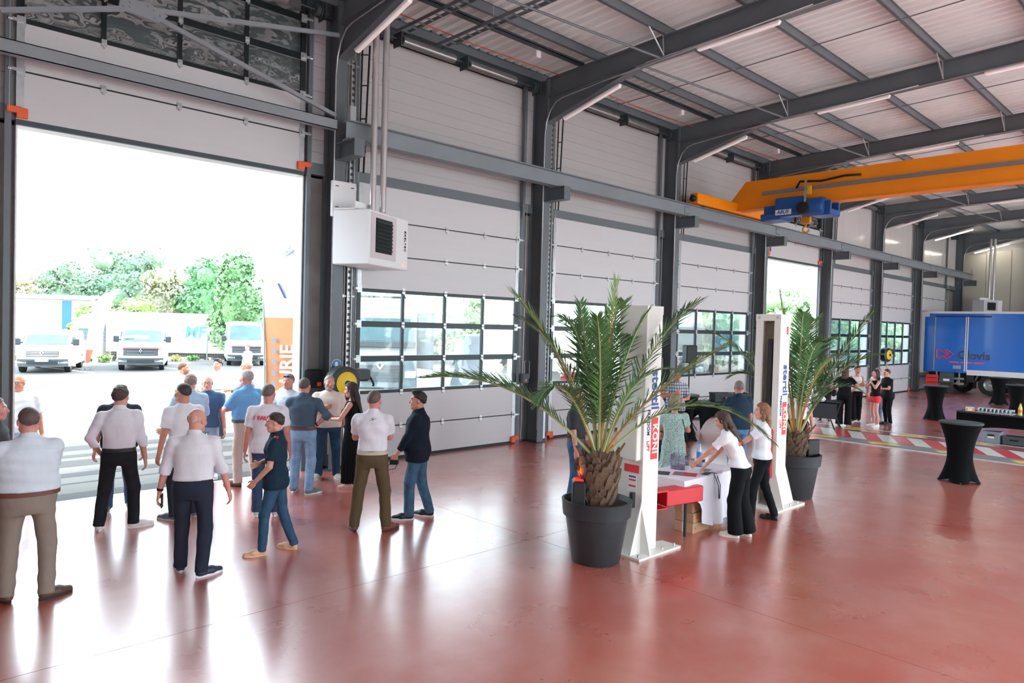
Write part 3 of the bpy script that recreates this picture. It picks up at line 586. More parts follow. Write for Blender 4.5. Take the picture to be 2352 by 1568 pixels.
# ================================================================ figures: smooth-blended distance fields meshed by surface nets
class Field:
    def __init__(s, lo, hi, h):
        s.lo = np.array(lo, np.float32); s.h = h; s.n = np.ceil((np.array(hi)-np.array(lo))/h).astype(int)+1
        s.v = np.full(s.n, 1.0, np.float32)
        s.ax = [s.lo[i]+h*np.arange(s.n[i], dtype=np.float32) for i in range(3)]
    def sub(s, lo, hi, pad):
        sl = []
        for i in range(3):
            a = int(max(0, math.floor((lo[i]-pad-s.lo[i])/s.h))); b = int(min(s.n[i], math.ceil((hi[i]+pad-s.lo[i])/s.h)+1)); sl.append(slice(a, max(a, b)))
        return tuple(sl)
    def grid(s, sl):
        return s.ax[0][sl[0]][:, None, None], s.ax[1][sl[1]][None, :, None], s.ax[2][sl[2]][None, None, :]
    def put(s, sl, d, k, sub=False):
        a = s.v[sl]
        if a.size == 0: return
        if sub:
            h = np.maximum(k-np.abs(a+d), 0)/k; s.v[sl] = np.maximum(a, -d)+h*h*k*0.25
        else:
            h = np.maximum(k-np.abs(a-d), 0)/k; s.v[sl] = np.minimum(a, d)-h*h*k*0.25
    def cone(s, p0, p1, r0, r1, k=0.02, cut=None, sq=(1, 1, 1), sub=False):
        p0 = np.array(p0, np.float32); p1 = np.array(p1, np.float32); R = max(r0, r1)*max(sq)
        sl = s.sub(np.minimum(p0, p1), np.maximum(p0, p1), R+k+2*s.h); X, Y, Z = s.grid(sl)
        b = p1-p0; bb = float(b@b)+1e-9
        t = np.clip(((X-p0[0])*b[0]+(Y-p0[1])*b[1]+(Z-p0[2])*b[2])/bb, 0, 1)
        d = np.sqrt(((X-p0[0]-t*b[0])/sq[0])**2+((Y-p0[1]-t*b[1])/sq[1])**2+((Z-p0[2]-t*b[2])/sq[2])**2)-(r0+(r1-r0)*t)
        if cut is not None:      # flat end at p1
            n = b/math.sqrt(bb); d = np.maximum(d, (X-p1[0])*n[0]+(Y-p1[1])*n[1]+(Z-p1[2])*n[2])
        s.put(sl, d, k, sub)
    def ell(s, c, r, k=0.02, sub=False):
        c = np.array(c); r = np.array(r); sl = s.sub(c-r, c+r, k+2*s.h); X, Y, Z = s.grid(sl)
        x, y, z = (X-c[0])/r[0], (Y-c[1])/r[1], (Z-c[2])/r[2]
        k0 = np.sqrt(x*x+y*y+z*z)+1e-6; k1 = np.sqrt((x/r[0])**2+(y/r[1])**2+(z/r[2])**2)+1e-6
        s.put(sl, k0*(k0-1)/k1, k, sub)
    def profile(s, rows, k=0.03, ex=2.3):
        """rows: (z, half width, half depth, cx, cy) bottom to top"""
        R = np.array(rows, np.float32); m = R[:, 1:3].max()+0.05
        sl = s.sub((R[:, 3].min()-m, R[:, 4].min()-m, R[0, 0]), (R[:, 3].max()+m, R[:, 4].max()+m, R[-1, 0]), k+2*s.h); X, Y, Z = s.grid(sl)
        z = Z[0, 0]; zc = np.clip(z, R[0, 0], R[-1, 0]); A, B, CX_, CY_ = [np.interp(zc, R[:, 0], R[:, i]).astype(np.float32)[None, None, :] for i in (1, 2, 3, 4)]
        q = (np.abs((X-CX_)/A)**ex+np.abs((Y-CY_)/B)**ex)**(1/ex)
        d = (q-1)*np.minimum(A, B)
        d = np.where(np.abs(z-zc)[None, None, :] > 0, np.maximum(d, np.abs(z-zc)[None, None, :]), d)
        s.put(sl, d, k)
    def clipz(s, zmin=None, zmax=None):
        Z = s.ax[2][None, None, :]
        if zmin is not None: s.v = np.maximum(s.v, zmin-Z)
        if zmax is not None: s.v = np.maximum(s.v, Z-zmax)
    def nets(s):
        v = s.v; v[0], v[-1], v[:, 0], v[:, -1], v[:, :, 0], v[:, :, -1] = 1, 1, 1, 1, 1, 1
        nx, ny, nz = v.shape; cs = [(0, 0, 0), (1, 0, 0), (0, 1, 0), (1, 1, 0), (0, 0, 1), (1, 0, 1), (0, 1, 1), (1, 1, 1)]
        ins = v < 0; cnt = np.zeros((nx-1, ny-1, nz-1), np.int8)
        for a, b, c in cs: cnt += ins[a:nx-1+a, b:ny-1+b, c:nz-1+c]
        mx = (cnt > 0) & (cnt < 8); I = np.nonzero(mx); N = len(I[0])
        if N == 0: return np.zeros((0, 3)), np.zeros((0, 4), int)
        idx = np.full(mx.shape, -1, np.int64); idx[I] = np.arange(N)
        C = np.stack([v[I[0]+a, I[1]+b, I[2]+c] for a, b, c in cs], 1); acc = np.zeros((N, 3)); n = np.zeros(N); ca = np.array(cs, float)
        for i in range(8):
            for j in range(i+1, 8):
                if abs(ca[i]-ca[j]).sum() != 1: continue
                a, b = C[:, i], C[:, j]; m = (a < 0) != (b < 0); t = np.where(m, a/np.where(a == b, 1, a-b), 0)
                acc += (ca[i]+(ca[j]-ca[i])*t[:, None])*m[:, None]; n += m
        V = (np.stack(I, 1)+acc/n[:, None])*s.h+s.lo; Q = []
        for ax in range(3):
            a = [slice(None)]*3; b = [slice(None)]*3; a[ax] = slice(0, -1); b[ax] = slice(1, None)
            e = ins[tuple(a)] != ins[tuple(b)]; E = np.nonzero(e); u, w2 = [(1, 2), (2, 0), (0, 1)][ax]
            ok = (E[u] > 0) & (E[w2] > 0) & (E[u] < v.shape[u]-1) & (E[w2] < v.shape[w2]-1); E = [q[ok] for q in E]
            def cell(du, dw):
                q = [x.copy() for x in E]; q[u] = q[u]-du; q[w2] = q[w2]-dw; return idx[tuple(q)]
            quad = np.stack([cell(1, 1), cell(0, 1), cell(0, 0), cell(1, 0)], 1); flip = ~ins[tuple(E)]
            quad[flip] = quad[flip][:, ::-1]; Q.append(quad)
        return V, np.concatenate(Q)
def vnormals(V, Q):
    n = np.cross(V[Q[:, 2]]-V[Q[:, 0]], V[Q[:, 3]]-V[Q[:, 1]]); N = np.zeros_like(V)
    for i in range(4): np.add.at(N, Q[:, i], n)
    return N/(np.linalg.norm(N, axis=1)[:, None]+1e-9)
def np_mesh(name, V, Q, mats, mi=None):
    me = bpy.data.meshes.new(name); n, q = len(V), len(Q)
    me.vertices.add(n); me.vertices.foreach_set('co', np.asarray(V, np.float32).ravel())
    me.loops.add(q*4); me.loops.foreach_set('vertex_index', np.asarray(Q, np.int32).ravel())
    me.polygons.add(q); me.polygons.foreach_set('loop_start', np.arange(0, q*4, 4, dtype=np.int32))
    me.polygons.foreach_set('use_smooth', np.ones(q, bool))
    for m in (mats if isinstance(mats, (list, tuple)) else [mats]): me.materials.append(m)
    if mi is not None: me.polygons.foreach_set('material_index', np.asarray(mi, np.int32))
    me.update(calc_edges=True); return me
def ik(a, t, l1, l2, pole):
    a = np.array(a, float); t = np.array(t, float); d = t-a; L = min(max(np.linalg.norm(d), 0.08), (l1+l2)*0.998); u = d/(np.linalg.norm(d)+1e-9)
    x = (l1*l1-l2*l2+L*L)/(2*L); h = math.sqrt(max(l1*l1-x*x, 0)); p = np.array(pole, float); p = p-u*(p@u); p /= np.linalg.norm(p)+1e-9
    return a+u*x+p*h, a+u*L
# ---------------------------------------------------------------- templates
EYEX, EYEY, EYEZ = 0.031, 0.079, 0.004
def head_template(fem):
    F = Field((-0.11, -0.14, -0.24), (0.11, 0.15, 0.14), 0.0058); j = 0.92 if fem else 1.0
    F.ell((0, -0.015, 0.022), (0.076, 0.096, 0.093)); F.ell((0, 0.020, -0.035), (0.062*j, 0.074, 0.086), 0.03)
    F.ell((0, 0.056, -0.096), (0.034*j, 0.030, 0.026), 0.03); F.cone((-0.055*j, 0.0, -0.07), (-0.02, 0.06, -0.10), 0.018, 0.016, 0.03); F.cone((0.055*j, 0.0, -0.07), (0.02, 0.06, -0.10), 0.018, 0.016, 0.03)
    F.cone((-0.036, 0.076, 0.022), (0.036, 0.076, 0.022), 0.013, 0.013, 0.02)
    for s in (-1, 1):
        F.ell((s*0.042, 0.058, -0.03), (0.024, 0.028, 0.024), 0.025); F.ell((s*EYEX, 0.101, EYEZ), (0.019, 0.017, 0.013), 0.012, True)
        F.ell((s*EYEX, EYEY, EYEZ), (0.0135, 0.0135, 0.0125), 0.004); F.ell((s*0.079, -0.008, -0.008), (0.011, 0.021, 0.032), 0.008); F.ell((s*0.013, 0.098, -0.036), (0.009, 0.011, 0.008), 0.01)
    F.cone((0, 0.086, 0.012), (0, 0.108, -0.030), 0.008, 0.014*(0.85 if fem else 1), 0.014)
    F.cone((-0.018, 0.086, -0.064), (0.018, 0.086, -0.064), 0.008, 0.008, 0.008); F.cone((-0.015, 0.085, -0.075), (0.015, 0.085, -0.075), 0.008, 0.008, 0.006)
    F.cone((0, -0.022, -0.07), (0, -0.04, -0.26), 0.048 if fem else 0.057, 0.05 if fem else 0.06, 0.03)
    V, Q = F.nets(); c = V[Q].mean(1); mi = np.zeros(len(Q), int); ax = np.abs(c[:, 0])
    e = (((ax-EYEX)/0.0145)**2+((c[:, 2]-EYEZ)/0.0085)**2 < 1) & (c[:, 1] > 0.075); mi[e] = 1
    mi[e & (((ax-EYEX)**2+(c[:, 2]-EYEZ)**2) < 0.0062**2)] = 2
    mi[(ax < 0.023) & (c[:, 2] < -0.058) & (c[:, 2] > -0.083) & (c[:, 1] > 0.083)] = 3
    mi[(np.abs(c[:, 2]-0.029+0.25*(ax-0.03)**2/0.03) < 0.006) & (ax > 0.012) & (ax < 0.05) & (c[:, 1] > 0.06)] = 4
    bd = (c[:, 2] < -0.045) & (c[:, 2] > -0.125) & (c[:, 1] > 0.005) & (mi == 0) & ~((ax < 0.02) & (c[:, 1] > 0.098)); bd &= ~((c[:, 2] > -0.055) & (ax > 0.03))
    return V, Q, mi, bd
HEADS = {False: head_template(False), True: head_template(True)}
def hand_template(curl):
    F = Field((-0.10, -0.07, -0.22), (0.05, 0.09, 0.04), 0.0048)
    F.cone((0, 0, 0.03), (0, 0, -0.02), 0.026, 0.024, 0.01, sq=(0.85, 1.1, 1)); F.ell((-0.002, 0.0, -0.055), (0.015, 0.041, 0.047), 0.012)
    for yk, sc in ((0.030, 0.93), (0.010, 1.03), (-0.011, 0.97), (-0.030, 0.78)):
        p = np.array((0, yk, -0.09)); F.cone((0, yk*0.6, -0.04), p, 0.012, 0.0105, 0.008); a = 0.0
        for L, da, r0, r1 in ((0.043, curl[0], 0.0100, 0.0090), (0.027, curl[1], 0.0090, 0.0083), (0.022, curl[2], 0.0083, 0.0068)):
            a += math.radians(da); q = p+L*sc*np.array((-math.sin(a), yk*0.12, -math.cos(a))); F.cone(p, q, r0, r1, 0.003); p = q
    F.cone((-0.006, 0.028, -0.025), (-0.018, 0.054, -0.058), 0.015, 0.0115, 0.01); F.cone((-0.018, 0.054, -0.058), (-0.032 if curl[0] > 40 else -0.022, 0.056, -0.092), 0.0112, 0.0085, 0.004)
    return F.nets()
HANDS = {'relaxed': hand_template((18, 28, 22)), 'grip': hand_template((62, 75, 40)), 'flat': hand_template((6, 8, 6))}
def noise3(V, f, seed):
    r = np.random.default_rng(seed); o = np.zeros(len(V))
    for _ in range(5):
        k = r.normal(size=3)*f; o += np.sin(V@k+r.uniform(0, 6.28))
    return o/5
def hair_template(style, fem):
    F = Field((-0.16, -0.20, -0.46), (0.16, 0.12, 0.17), 0.0075)
    X, Y, Z = F.grid((slice(None),)*3)
    t = {'short': 0.012, 'crop': 0.007, 'fringe': 0.006, 'bob': 0.02, 'long': 0.014, 'bun': 0.010, 'quiff': 0.016}[style]
    F.ell((0, -0.017, 0.026), (0.076+t, 0.096+t, 0.093+t), 0.01)
    if style == 'quiff': F.ell((0, 0.035, 0.118), (0.05, 0.05, 0.022), 0.03)
    lo = 0.02+0.78*Y+0.006*np.sin(55*X+1)+0.004*np.sin(120*X)
    if style in ('bob', 'long'): lo = np.where(Y < 0.035, -1.0, 0.055+0.35*(Y-0.035))
    cut_ = (lo-Z)*0.8; hh = np.maximum(0.03-np.abs(F.v-cut_), 0)/0.03; F.v = np.maximum(F.v, cut_)+hh*hh*0.03*0.25
    # keep ears free
    if style in ('short', 'crop', 'quiff', 'fringe', 'bun'):
        for s in (-1, 1): F.ell((s*0.09, 0.004, -0.012), (0.026, 0.024, 0.034), 0.008, True)
    if style == 'fringe': F.v = np.maximum(F.v, (Z-0.045)+0.3*np.maximum(Y, 0))
    if style == 'bob':
        F.cone((0, -0.05, 0.0), (0, -0.06, -0.10), 0.085, 0.075, 0.03, sq=(1.1, 0.9, 1)); F.v = np.maximum(F.v, -0.135-Z); F.ell((0, 0.09, -0.05), (0.066, 0.085, 0.11), 0.015, True)
    if style == 'long':
        F.cone((0, -0.06, 0.0), (0, -0.085, -0.16), 0.078, 0.06, 0.03, sq=(1.25, 0.8, 1)); F.cone((0, -0.085, -0.16), (0, -0.115, -0.40), 0.06, 0.035, 0.03, sq=(1.7, 0.7, 1))
        for s in (-1, 1): F.cone((s*0.075, -0.02, -0.02), (s*0.085, -0.01, -0.2), 0.026, 0.018, 0.02)
        F.ell((0, 0.09, -0.05), (0.067, 0.09, 0.12), 0.015, True)
    if style == 'bun': F.ell((0, -0.125, 0.06), (0.045, 0.04, 0.045), 0.015)
    V, Q = F.nets(); N = vnormals(V, Q)
    f = noise3(V*np.array((3.0, 3.0, 0.6) if style in ('long', 'bob') else (1, 1, 1)), 70, 3); return V+N*f[:, None]*(0.006 if style not in ('crop', 'fringe') else 0.002), Q
_hc = {}
def hair(style, fem):
    if style not in _hc: _hc[style] = hair_template(style, fem)
    return _hc[style]
def shoe_template():
    F = Field((-0.08, -0.14, -0.02), (0.08, 0.24, 0.16), 0.008)
    F.cone((0, -0.06, 0.048), (0, 0.06, 0.045), 0.040, 0.046, 0.02); F.cone((0, 0.06, 0.042), (0.004, 0.155, 0.032), 0.046, 0.036, 0.03, sq=(1.05, 1, 0.85)); F.cone((0, -0.045, 0.05), (0, -0.045, 0.115), 0.042, 0.040, 0.02, sq=(0.95, 1.1, 1))
    F.clipz(0.02, 0.115); V, Q = F.nets()
    m = MB(); n = 20; out = []
    for k in range(n):
        a = 2*PI*k/n; y_ = 0.045+0.152*math.sin(a); wd = 0.045+0.010*math.sin(a) - (0.006 if y_ < 0 else 0); out.append((wd*math.cos(a)*(abs(math.cos(a))**-0.15 if abs(math.cos(a)) > 0.01 else 1), y_))
    rings = [[Vector((x*q, 0.045+(y_-0.045)*q, z)) for x, y_ in out] for z, q in ((0.0, 0.97), (0.006, 1.0), (0.024, 1.0), (0.030, 0.96))]
    m.loft(rings); return V, Q, m
SHV, SHQ, SHSOLE = shoe_template()
_smesh = {}
def shoe_meshes(col, sole):
    k = (col, sole)
    if k not in _smesh:
        _smesh[k] = (np_mesh('shoe', SHV, SHQ, mat('shoe_'+col, col, 0.5, 0, 0.08, 40)), SHSOLE.mesh('sole', mat('sole_'+sole, sole, 0.6, 0, 0.05, 30), 40))
    return _smesh[k]
EYEW = mat('eye_white', '#e6dfda', 0.3); EYED = mat('eye_dark', '#2a1d18', 0.2)
def skin_mat(h): return mat('skin_'+h, h, 0.5, 0, 0.06, 25)
def cloth(h, rough=0.85, var=0.04, sc=12, bump=0.06): return mat('cloth_'+h, h, rough, 0, var, sc, 0.4, 13, stretch=(1, 1, 0.5), spec=0.2)
def denim(h): return mat('denim_'+h, h, 0.85, 0, 0.2, 9, 0.55, 15, stretch=(1, 1, 1.2), spec=0.2)
POSES = {   # hand target, elbow pole, hand style, thumb direction  (for the right side, x mirrored for the left; metres at 1.75 m)
 'hang': ((0.285, 0.06, 0.80), (0.5, -1, 0), 'relaxed', (0.2, 1, 0)), 'hang_out': ((0.34, 0.05, 0.82), (0.5, -1, 0), 'relaxed', (0.2, 1, 0)),
 'cross': ((-0.03, 0.225, 1.16), (1, -0.1, -0.5), 'flat', (0, 0.3, 1)), 'cross_low': ((-0.06, 0.20, 1.11), (1, -0.1, -0.6), 'flat', (0, 0.3, 1)),
 'hip': ((0.185, -0.03, 1.03), (1, -0.5, 0), 'flat', (0, 0.4, 1)), 'pocket': ((0.21, 0.10, 0.93), (1, -0.8, 0), 'relaxed', (0, 1, 0.3)),
 'chest': ((0.06, 0.27, 1.23), (1, -0.2, -0.7), 'grip', (0, 0.2, 1)), 'hold': ((0.10, 0.34, 1.12), (0.7, -0.5, -0.6), 'grip', (0, 0, 1)),
 'behind': ((0.03, -0.20, 0.98), (1, -0.6, 0), 'relaxed', (0, -0.5, 1)), 'reach': ((0.12, 0.52, 1.02), (0.5, 0, -0.8), 'grip', (0, 0, 1)), 'table': ((0.10, 0.40, 0.93), (0.6, -0.3, -0.4), 'flat', (-1, 0.3, 0.3)),
 'face': ((0.08, 0.20, 1.36), (0.8, 0, -0.8), 'grip', (0, 0.4, 1))}
PERSONS = {}
def person(key, label, pos, face, H=1.75, w=1.0, fem=False, belly=0.0, feet=((-0.12, 0.0, 12), (0.12, 0.0, -12)), L='hang', R='hang', lean=(0, 0), head=(0, 0, 0),
           top='tee', topc='#e8e6e6', tuck=False, hem=0.90, bot='trousers', botc='#2b2f3a', jeans=False, shoes=('#3a3a3c', '#d8d8d8'), belt=None, hair_s='short', hairc='#4a3b32', skin='#d59c86',
           beard=None, glasses=False, collar=None, topm=None, group=None, res=0.0115, watch=None, z0=0.0, extra=None):
    s = H/1.75; root = thing('person', label, 'person', (pos[0], pos[1], z0), math.radians(face)-PI/2, group); PERSONS[key] = root
    res *= s
    fx = np.array([feet[0][0]+feet[1][0], feet[0][1]+feet[1][1]])/2*s
    spread = math.hypot(feet[0][0]-feet[1][0], feet[0][1]-feet[1][1])*s
    ph = 0.935*s-0.12*max(0, spread-0.25)                         # pelvis height
    P0 = np.array((fx[0], fx[1], ph)); lx, ly = lean
    def sp(t): return np.array((fx[0]+lx*t*s, fx[1]+ly*t*s))       # spine offset, t: 0 pelvis .. 1 neck
    dz = ph-0.935*s
    shw = (0.160 if fem else 0.186)*s*(0.8+0.2*w); hipw = (0.098 if fem else 0.092)*s*(0.75+0.25*w)
    nz = 1.475*s+dz; zl = -0.5*(lx*lx+ly*ly)*s
    SH = {sd: np.array((sp(0.93)[0]+sg*shw, sp(0.93)[1]-0.01*s, 1.382*s+dz+zl)) for sd, sg in (('L', -1), ('R', 1))}
    HP = {sd: np.array((P0[0]+sg*hipw, P0[1], ph-0.02*s)) for sd, sg in (('L', -1), ('R', 1))}
    ANK = {}; KN = {}; TOE = {}
    for sd, ft in (('L', feet[0]), ('R', feet[1])):
        a = math.radians(ft[2]); td = np.array((-math.sin(a), math.cos(a), 0)); TOE[sd] = td
        ank = np.array((ft[0]*s, ft[1]*s, 0.10*s))-td*0.04*s; ll_ = np.linalg.norm(HP[sd]-ank)*0.5015; KN[sd], ANK[sd] = ik(HP[sd], ank, ll_*1.02, ll_*0.985, td*0.8+np.array((0, 0.4, 0.0)))
    EL = {}; WR = {}; HD = {}
    for sd, ps in (('L', L), ('R', R)):
        pz = POSES[ps] if isinstance(ps, str) else ps; sg = -1 if sd == 'L' else 1
        tg = np.array((pz[0][0]*sg*(0.85+0.15*w if abs(pz[0][0]) > 0.15 else 1), pz[0][1]+belly*0.8*(1 if pz[0][1] > 0.15 else 0), pz[0][2]))*s+np.array((sp(0.55)[0], sp(0.55)[1], dz))
        EL[sd], WR[sd] = ik(SH[sd], tg, 0.285*s, 0.255*s, (pz[1][0]*sg, pz[1][1], pz[1][2])); HD[sd] = (pz[2], np.array((pz[3][0]*sg, pz[3][1], pz[3][2]), float))
    hz = nz+zl
    wf = w; bl = belly
    # torso section rows (z, half width, half depth, cx, cy)
    def rows(off=0.0, z0_=0.80, z1_=1.46):
        T = ([(0.80, .150, .100), (0.90, .172, .118), (0.98, .160, .112), (1.06, .135, .098), (1.16, .140, .104), (1.28, .158, .118), (1.36, .148, .104), (1.42, .105, .080), (1.475, .058, .058)] if fem else
             [(0.80, .145, .100), (0.90, .165, .112), (0.98, .162, .110), (1.06, .155, .105), (1.16, .160, .112), (1.28, .178, .122), (1.36, .168, .110), (1.42, .122, .086), (1.475, .064, .062)])
        out = []
        for z, a, b in T:
            if z < z0_-1e-6 or z > z1_+1e-6: continue
            g = bl*math.exp(-((z-1.06)/0.12)**2); t = (z-0.93)/0.54
            o2 = off*(1 if z < 1.40 else 0.6); c = sp(max(0, t)); wz = wf if z < 1.38 else 1+0.5*(wf-1)
            out.append((z*s+dz+zl*max(0, t), (a*wz+0.35*g+o2)*s, (b*(0.6+0.4*wz)+g*0.55+o2)*s, c[0], c[1]+g*0.42*s+(0.012*s if (fem and 1.22 < z < 1.34) else 0)))
        return out
    lo = (-0.75*s+min(0, fx[0]), -0.6*s, -0.02); hi = (0.75*s+max(0, fx[0]), 0.75*s, 1.9*s)
    allp = np.array(list(SH.values())+list(EL.values())+list(WR.values())+list(KN.values())+list(ANK.values())); blo = allp.min(0)-0.25*s; bhi = allp.max(0)+0.25*s; bhi[2] = 1.52*s; blo[2] = 0.0
    # ---- body
    F = Field(blo, bhi, res*1.55); F.profile(rows(-0.012), 0.03)
    F.cone((*sp(0.95), 1.36*s+dz+zl), (*sp(1.0), 1.50*s+dz+zl), 0.055*s, 0.050*s, 0.03)
    for sd in 'LR':
        q = 0.9 if fem else 1.0; qq = q*(0.75+0.25*w)
        F.cone(SH[sd]-(0, 0, 0.01*s), EL[sd], 0.052*s*qq, 0.041*s*qq, 0.025); F.cone(EL[sd], WR[sd]+(WR[sd]-EL[sd])*0.02, 0.041*s*qq, 0.028*s*qq, 0.015)
        cv = (0.62 if bot == 'slim' else 0.70) if bot in ('trousers', 'wide', 'slim', 'crop') else 0.6 if bot == 'dress' else 1.0
        F.cone(HP[sd], KN[sd], 0.080*s*(0.6+0.4*w)*cv, 0.053*s*cv, 0.03); F.cone(KN[sd], KN[sd]*0.55+ANK[sd]*0.45+np.array((0, -0.018*s, 0)), 0.052*s*cv, 0.052*s*cv, 0.02); F.cone(KN[sd]*0.55+ANK[sd]*0.45+np.array((0, -0.018*s, 0)), ANK[sd], 0.052*s*cv, 0.036*s, 0.02)
    V, Q = F.nets(); VS = [V]; QS = [Q]; MS = [np.zeros(len(Q), int)]; nv = len(V)
    hc = np.array((*sp(1.04), hz+0.135*s)); hc[1] += 0.02*s
    Hy, Hp, Hr = [math.radians(x) for x in head]
    HM = np.array(Matrix.Rotation(Hy, 3, 'Z') @ Matrix.Rotation(-Hp, 3, 'X') @ Matrix.Rotation(Hr, 3, 'Y')); hs = s*(1.0 if not fem else 0.97)
    hv, hq, hm_, bd = HEADS[fem]; pv = np.array((0, -0.03, -0.10))
    def headT(v): return (((v-pv)@HM.T)+pv)*hs+hc
    hm2 = hm_.copy()
    if beard: hm2[bd] = 5
    VS.append(headT(hv)); QS.append(hq+nv); MS.append(hm2); nv += len(hv)
    for sd in 'LR':
        st, th = HD[sd]; v, q = HANDS[st]; d = WR[sd]-EL[sd]; d /= np.linalg.norm(d)
        if st == 'flat' and abs(d[2]) < 0.3: pass
        z_ = -d; y_ = th-z_*(th@z_); y_ /= np.linalg.norm(y_)+1e-9; x_ = np.cross(y_, z_); M3 = np.stack([x_, y_, z_], 1); q = q.copy(); v = v.copy()
        if sd == 'L': v[:, 0] *= -1; q = q[:, ::-1]
        VS.append((v*s*(0.9 if fem else 1.0))@M3.T+WR[sd]); QS.append(q+nv); MS.append(np.zeros(len(q), int)); nv += len(v)
    sk = skin_mat(skin); hm_col = mat('hair_'+hairc, hairc, 0.6, 0, 0.25, 60, 0.3, 150, stretch=(1, 1, 0.2))
    body = link('body', np_mesh('body', np.concatenate(VS), np.concatenate(QS), [sk, EYEW, EYED, mat('lips_'+skin, tuple(a*b for a, b in zip(hexc(skin), (0.75, 0.5, 0.5))), 0.4), hm_col, mat('beard_'+(beard or 'x'), beard or '#555555', 0.8, 0, 0.2, 80)], np.concatenate(MS)), root)
    # ---- hair, glasses
    if hair_s:
        v, q = hair(hair_s, fem); link('hair', np_mesh('hair', headT(v), q, hm_col), root)
    if glasses:
        g = MB()
        for sx in (-1, 1):
            pts = [(sx*EYEX+0.021*math.cos(a), 0.104, EYEZ-0.002+0.016*math.sin(a)) for a in np.linspace(0, 2*PI, 13)]; g.tube([headT(np.array([p]))[0] for p in pts], 0.0022*s, 5)
            g.tube([headT(np.array([p]))[0] for p in ((sx*0.052, 0.102, 0.006), (sx*0.076, 0.06, 0.008), (sx*0.082, -0.01, 0.008))], 0.0022*s, 5)
        g.tube([headT(np.array([p]))[0] for p in ((-0.010, 0.106, 0.004), (0.010, 0.106, 0.004))], 0.0022*s, 5); g.build('glasses', BLACK, root)
    def wrinkle(V, Q, amp, seed, zf=(1, 1, 3.0), f=16):
        N = vnormals(V, Q); n = noise3(V*np.array(zf), f, seed); return V+N*(n*amp*s)[:, None]
    seed = int(abs(pos[0]*97+pos[1]*31))
    # ---- lower garment
    bm_ = denim(botc) if jeans else cloth(botc)
    if bot in ('trousers', 'wide', 'slim', 'shorts', 'crop'):
        F = Field(np.array((blo[0], blo[1], 0.0)), np.array((bhi[0], bhi[1], 1.10*s+dz)), res*1.2)
        F.profile(rows(0.006, 0.80, 1.06), 0.04)
        ra = {'trousers': (0.094, 0.073, 0.064), 'wide': (0.098, 0.092, 0.104), 'slim': (0.090, 0.064, 0.052), 'shorts': (0.10, 0.09, 0.09), 'crop': (0.094, 0.075, 0.068)}[bot]; kw = 0.7+0.3*w
        for sd in 'LR':
            if bot == 'shorts': F.cone(HP[sd], HP[sd]+(KN[sd]-HP[sd])*0.42, 0.102*s*kw, 0.098*s*kw, 0.03, cut=1); continue
            F.cone(HP[sd]+(0, -0.012*s, 0), KN[sd], ra[0]*s*kw, ra[1]*s*(0.8+0.2*w), 0.035)
            end = ANK[sd]+(ANK[sd]-KN[sd])*(0.12 if bot != 'crop' else -0.22)
            F.cone(KN[sd], end, ra[1]*s*(0.8+0.2*w), ra[2]*s, 0.02, cut=1)
        F.ell((P0[0], P0[1]-0.05*s, ph-0.03*s), (0.13*s*kw, 0.085*s*kw, 0.10*s), 0.04); F.clipz(0.035*s, 1.035*s+dz)
        V, Q = F.nets(); link('shorts' if bot == 'shorts' else 'trousers', np_mesh('trousers', wrinkle(V, Q, 0.008, seed, (1.3, 1.3, 1.4), 17), Q, bm_), root)
    if bot in ('dress', 'dress_knee'):
        zb = 0.09 if bot == 'dress' else 0.50; F = Field(np.array((blo[0], blo[1], 0.0)), np.array((bhi[0], bhi[1], 1.5*s+dz)), res); rr = rows(0.012, 1.06, 1.46)
        c0 = sp(0); wd = 0.19 if bot == 'dress' else 0.27
        F.profile([(zb*s, wd*s*w, wd*0.85*s*w, c0[0], c0[1]), (0.62*s, 0.185*s*w, 0.16*s*w, c0[0], c0[1]), (0.90*s, 0.172*s*w, 0.13*s*w, c0[0], c0[1])]+[(r_[0],)+r_[1:] for r_ in rr], 0.02)
        if top != 'sleeveless':
            for sd in 'LR': F.cone(SH[sd], SH[sd]+(EL[sd]-SH[sd])*0.6, 0.064*s, 0.062*s, 0.03, cut=1)
        F.clipz(zb*s, 1.46*s+dz); V, Q = F.nets(); a = np.arctan2(V[:, 1]-c0[1], V[:, 0]-c0[0]); k = np.clip((0.98*s-V[:, 2])/(0.5*s), 0, 1)
        N = vnormals(V, Q); V = V+N*(np.sin(a*(26 if bot == 'dress' else 17))*0.011*s*k)[:, None]
        link('dress', np_mesh('dress', wrinkle(V, Q, 0.004, seed), Q, topm or cloth(topc)), root); topobj = None
    else:
        # ---- upper garment
        F = Field(np.array((blo[0], blo[1], 0.70*s)), bhi, res); o = {'tee': 0.016, 'polo': 0.016, 'shirt': 0.020, 'rolled': 0.020, 'long': 0.020, 'blazer': 0.030, 'tank': 0.008}[top]
        hz0 = hem if not tuck else 1.005
        if tuck:
            R_ = rows(o, 0.98, 1.475); R_[0] = (1.0*s+dz,)+tuple(R_[0][1:]); F.profile(R_, 0.03)
        else:
            R_ = rows(o, 0.80, 1.475); F.profile([(r_[0], r_[1]*(1.10 if r_[0] < 1.0*s else 1), r_[2]*(1.14 if r_[0] < 1.0*s else 1), r_[3], r_[4]) for r_ in R_], 0.03)
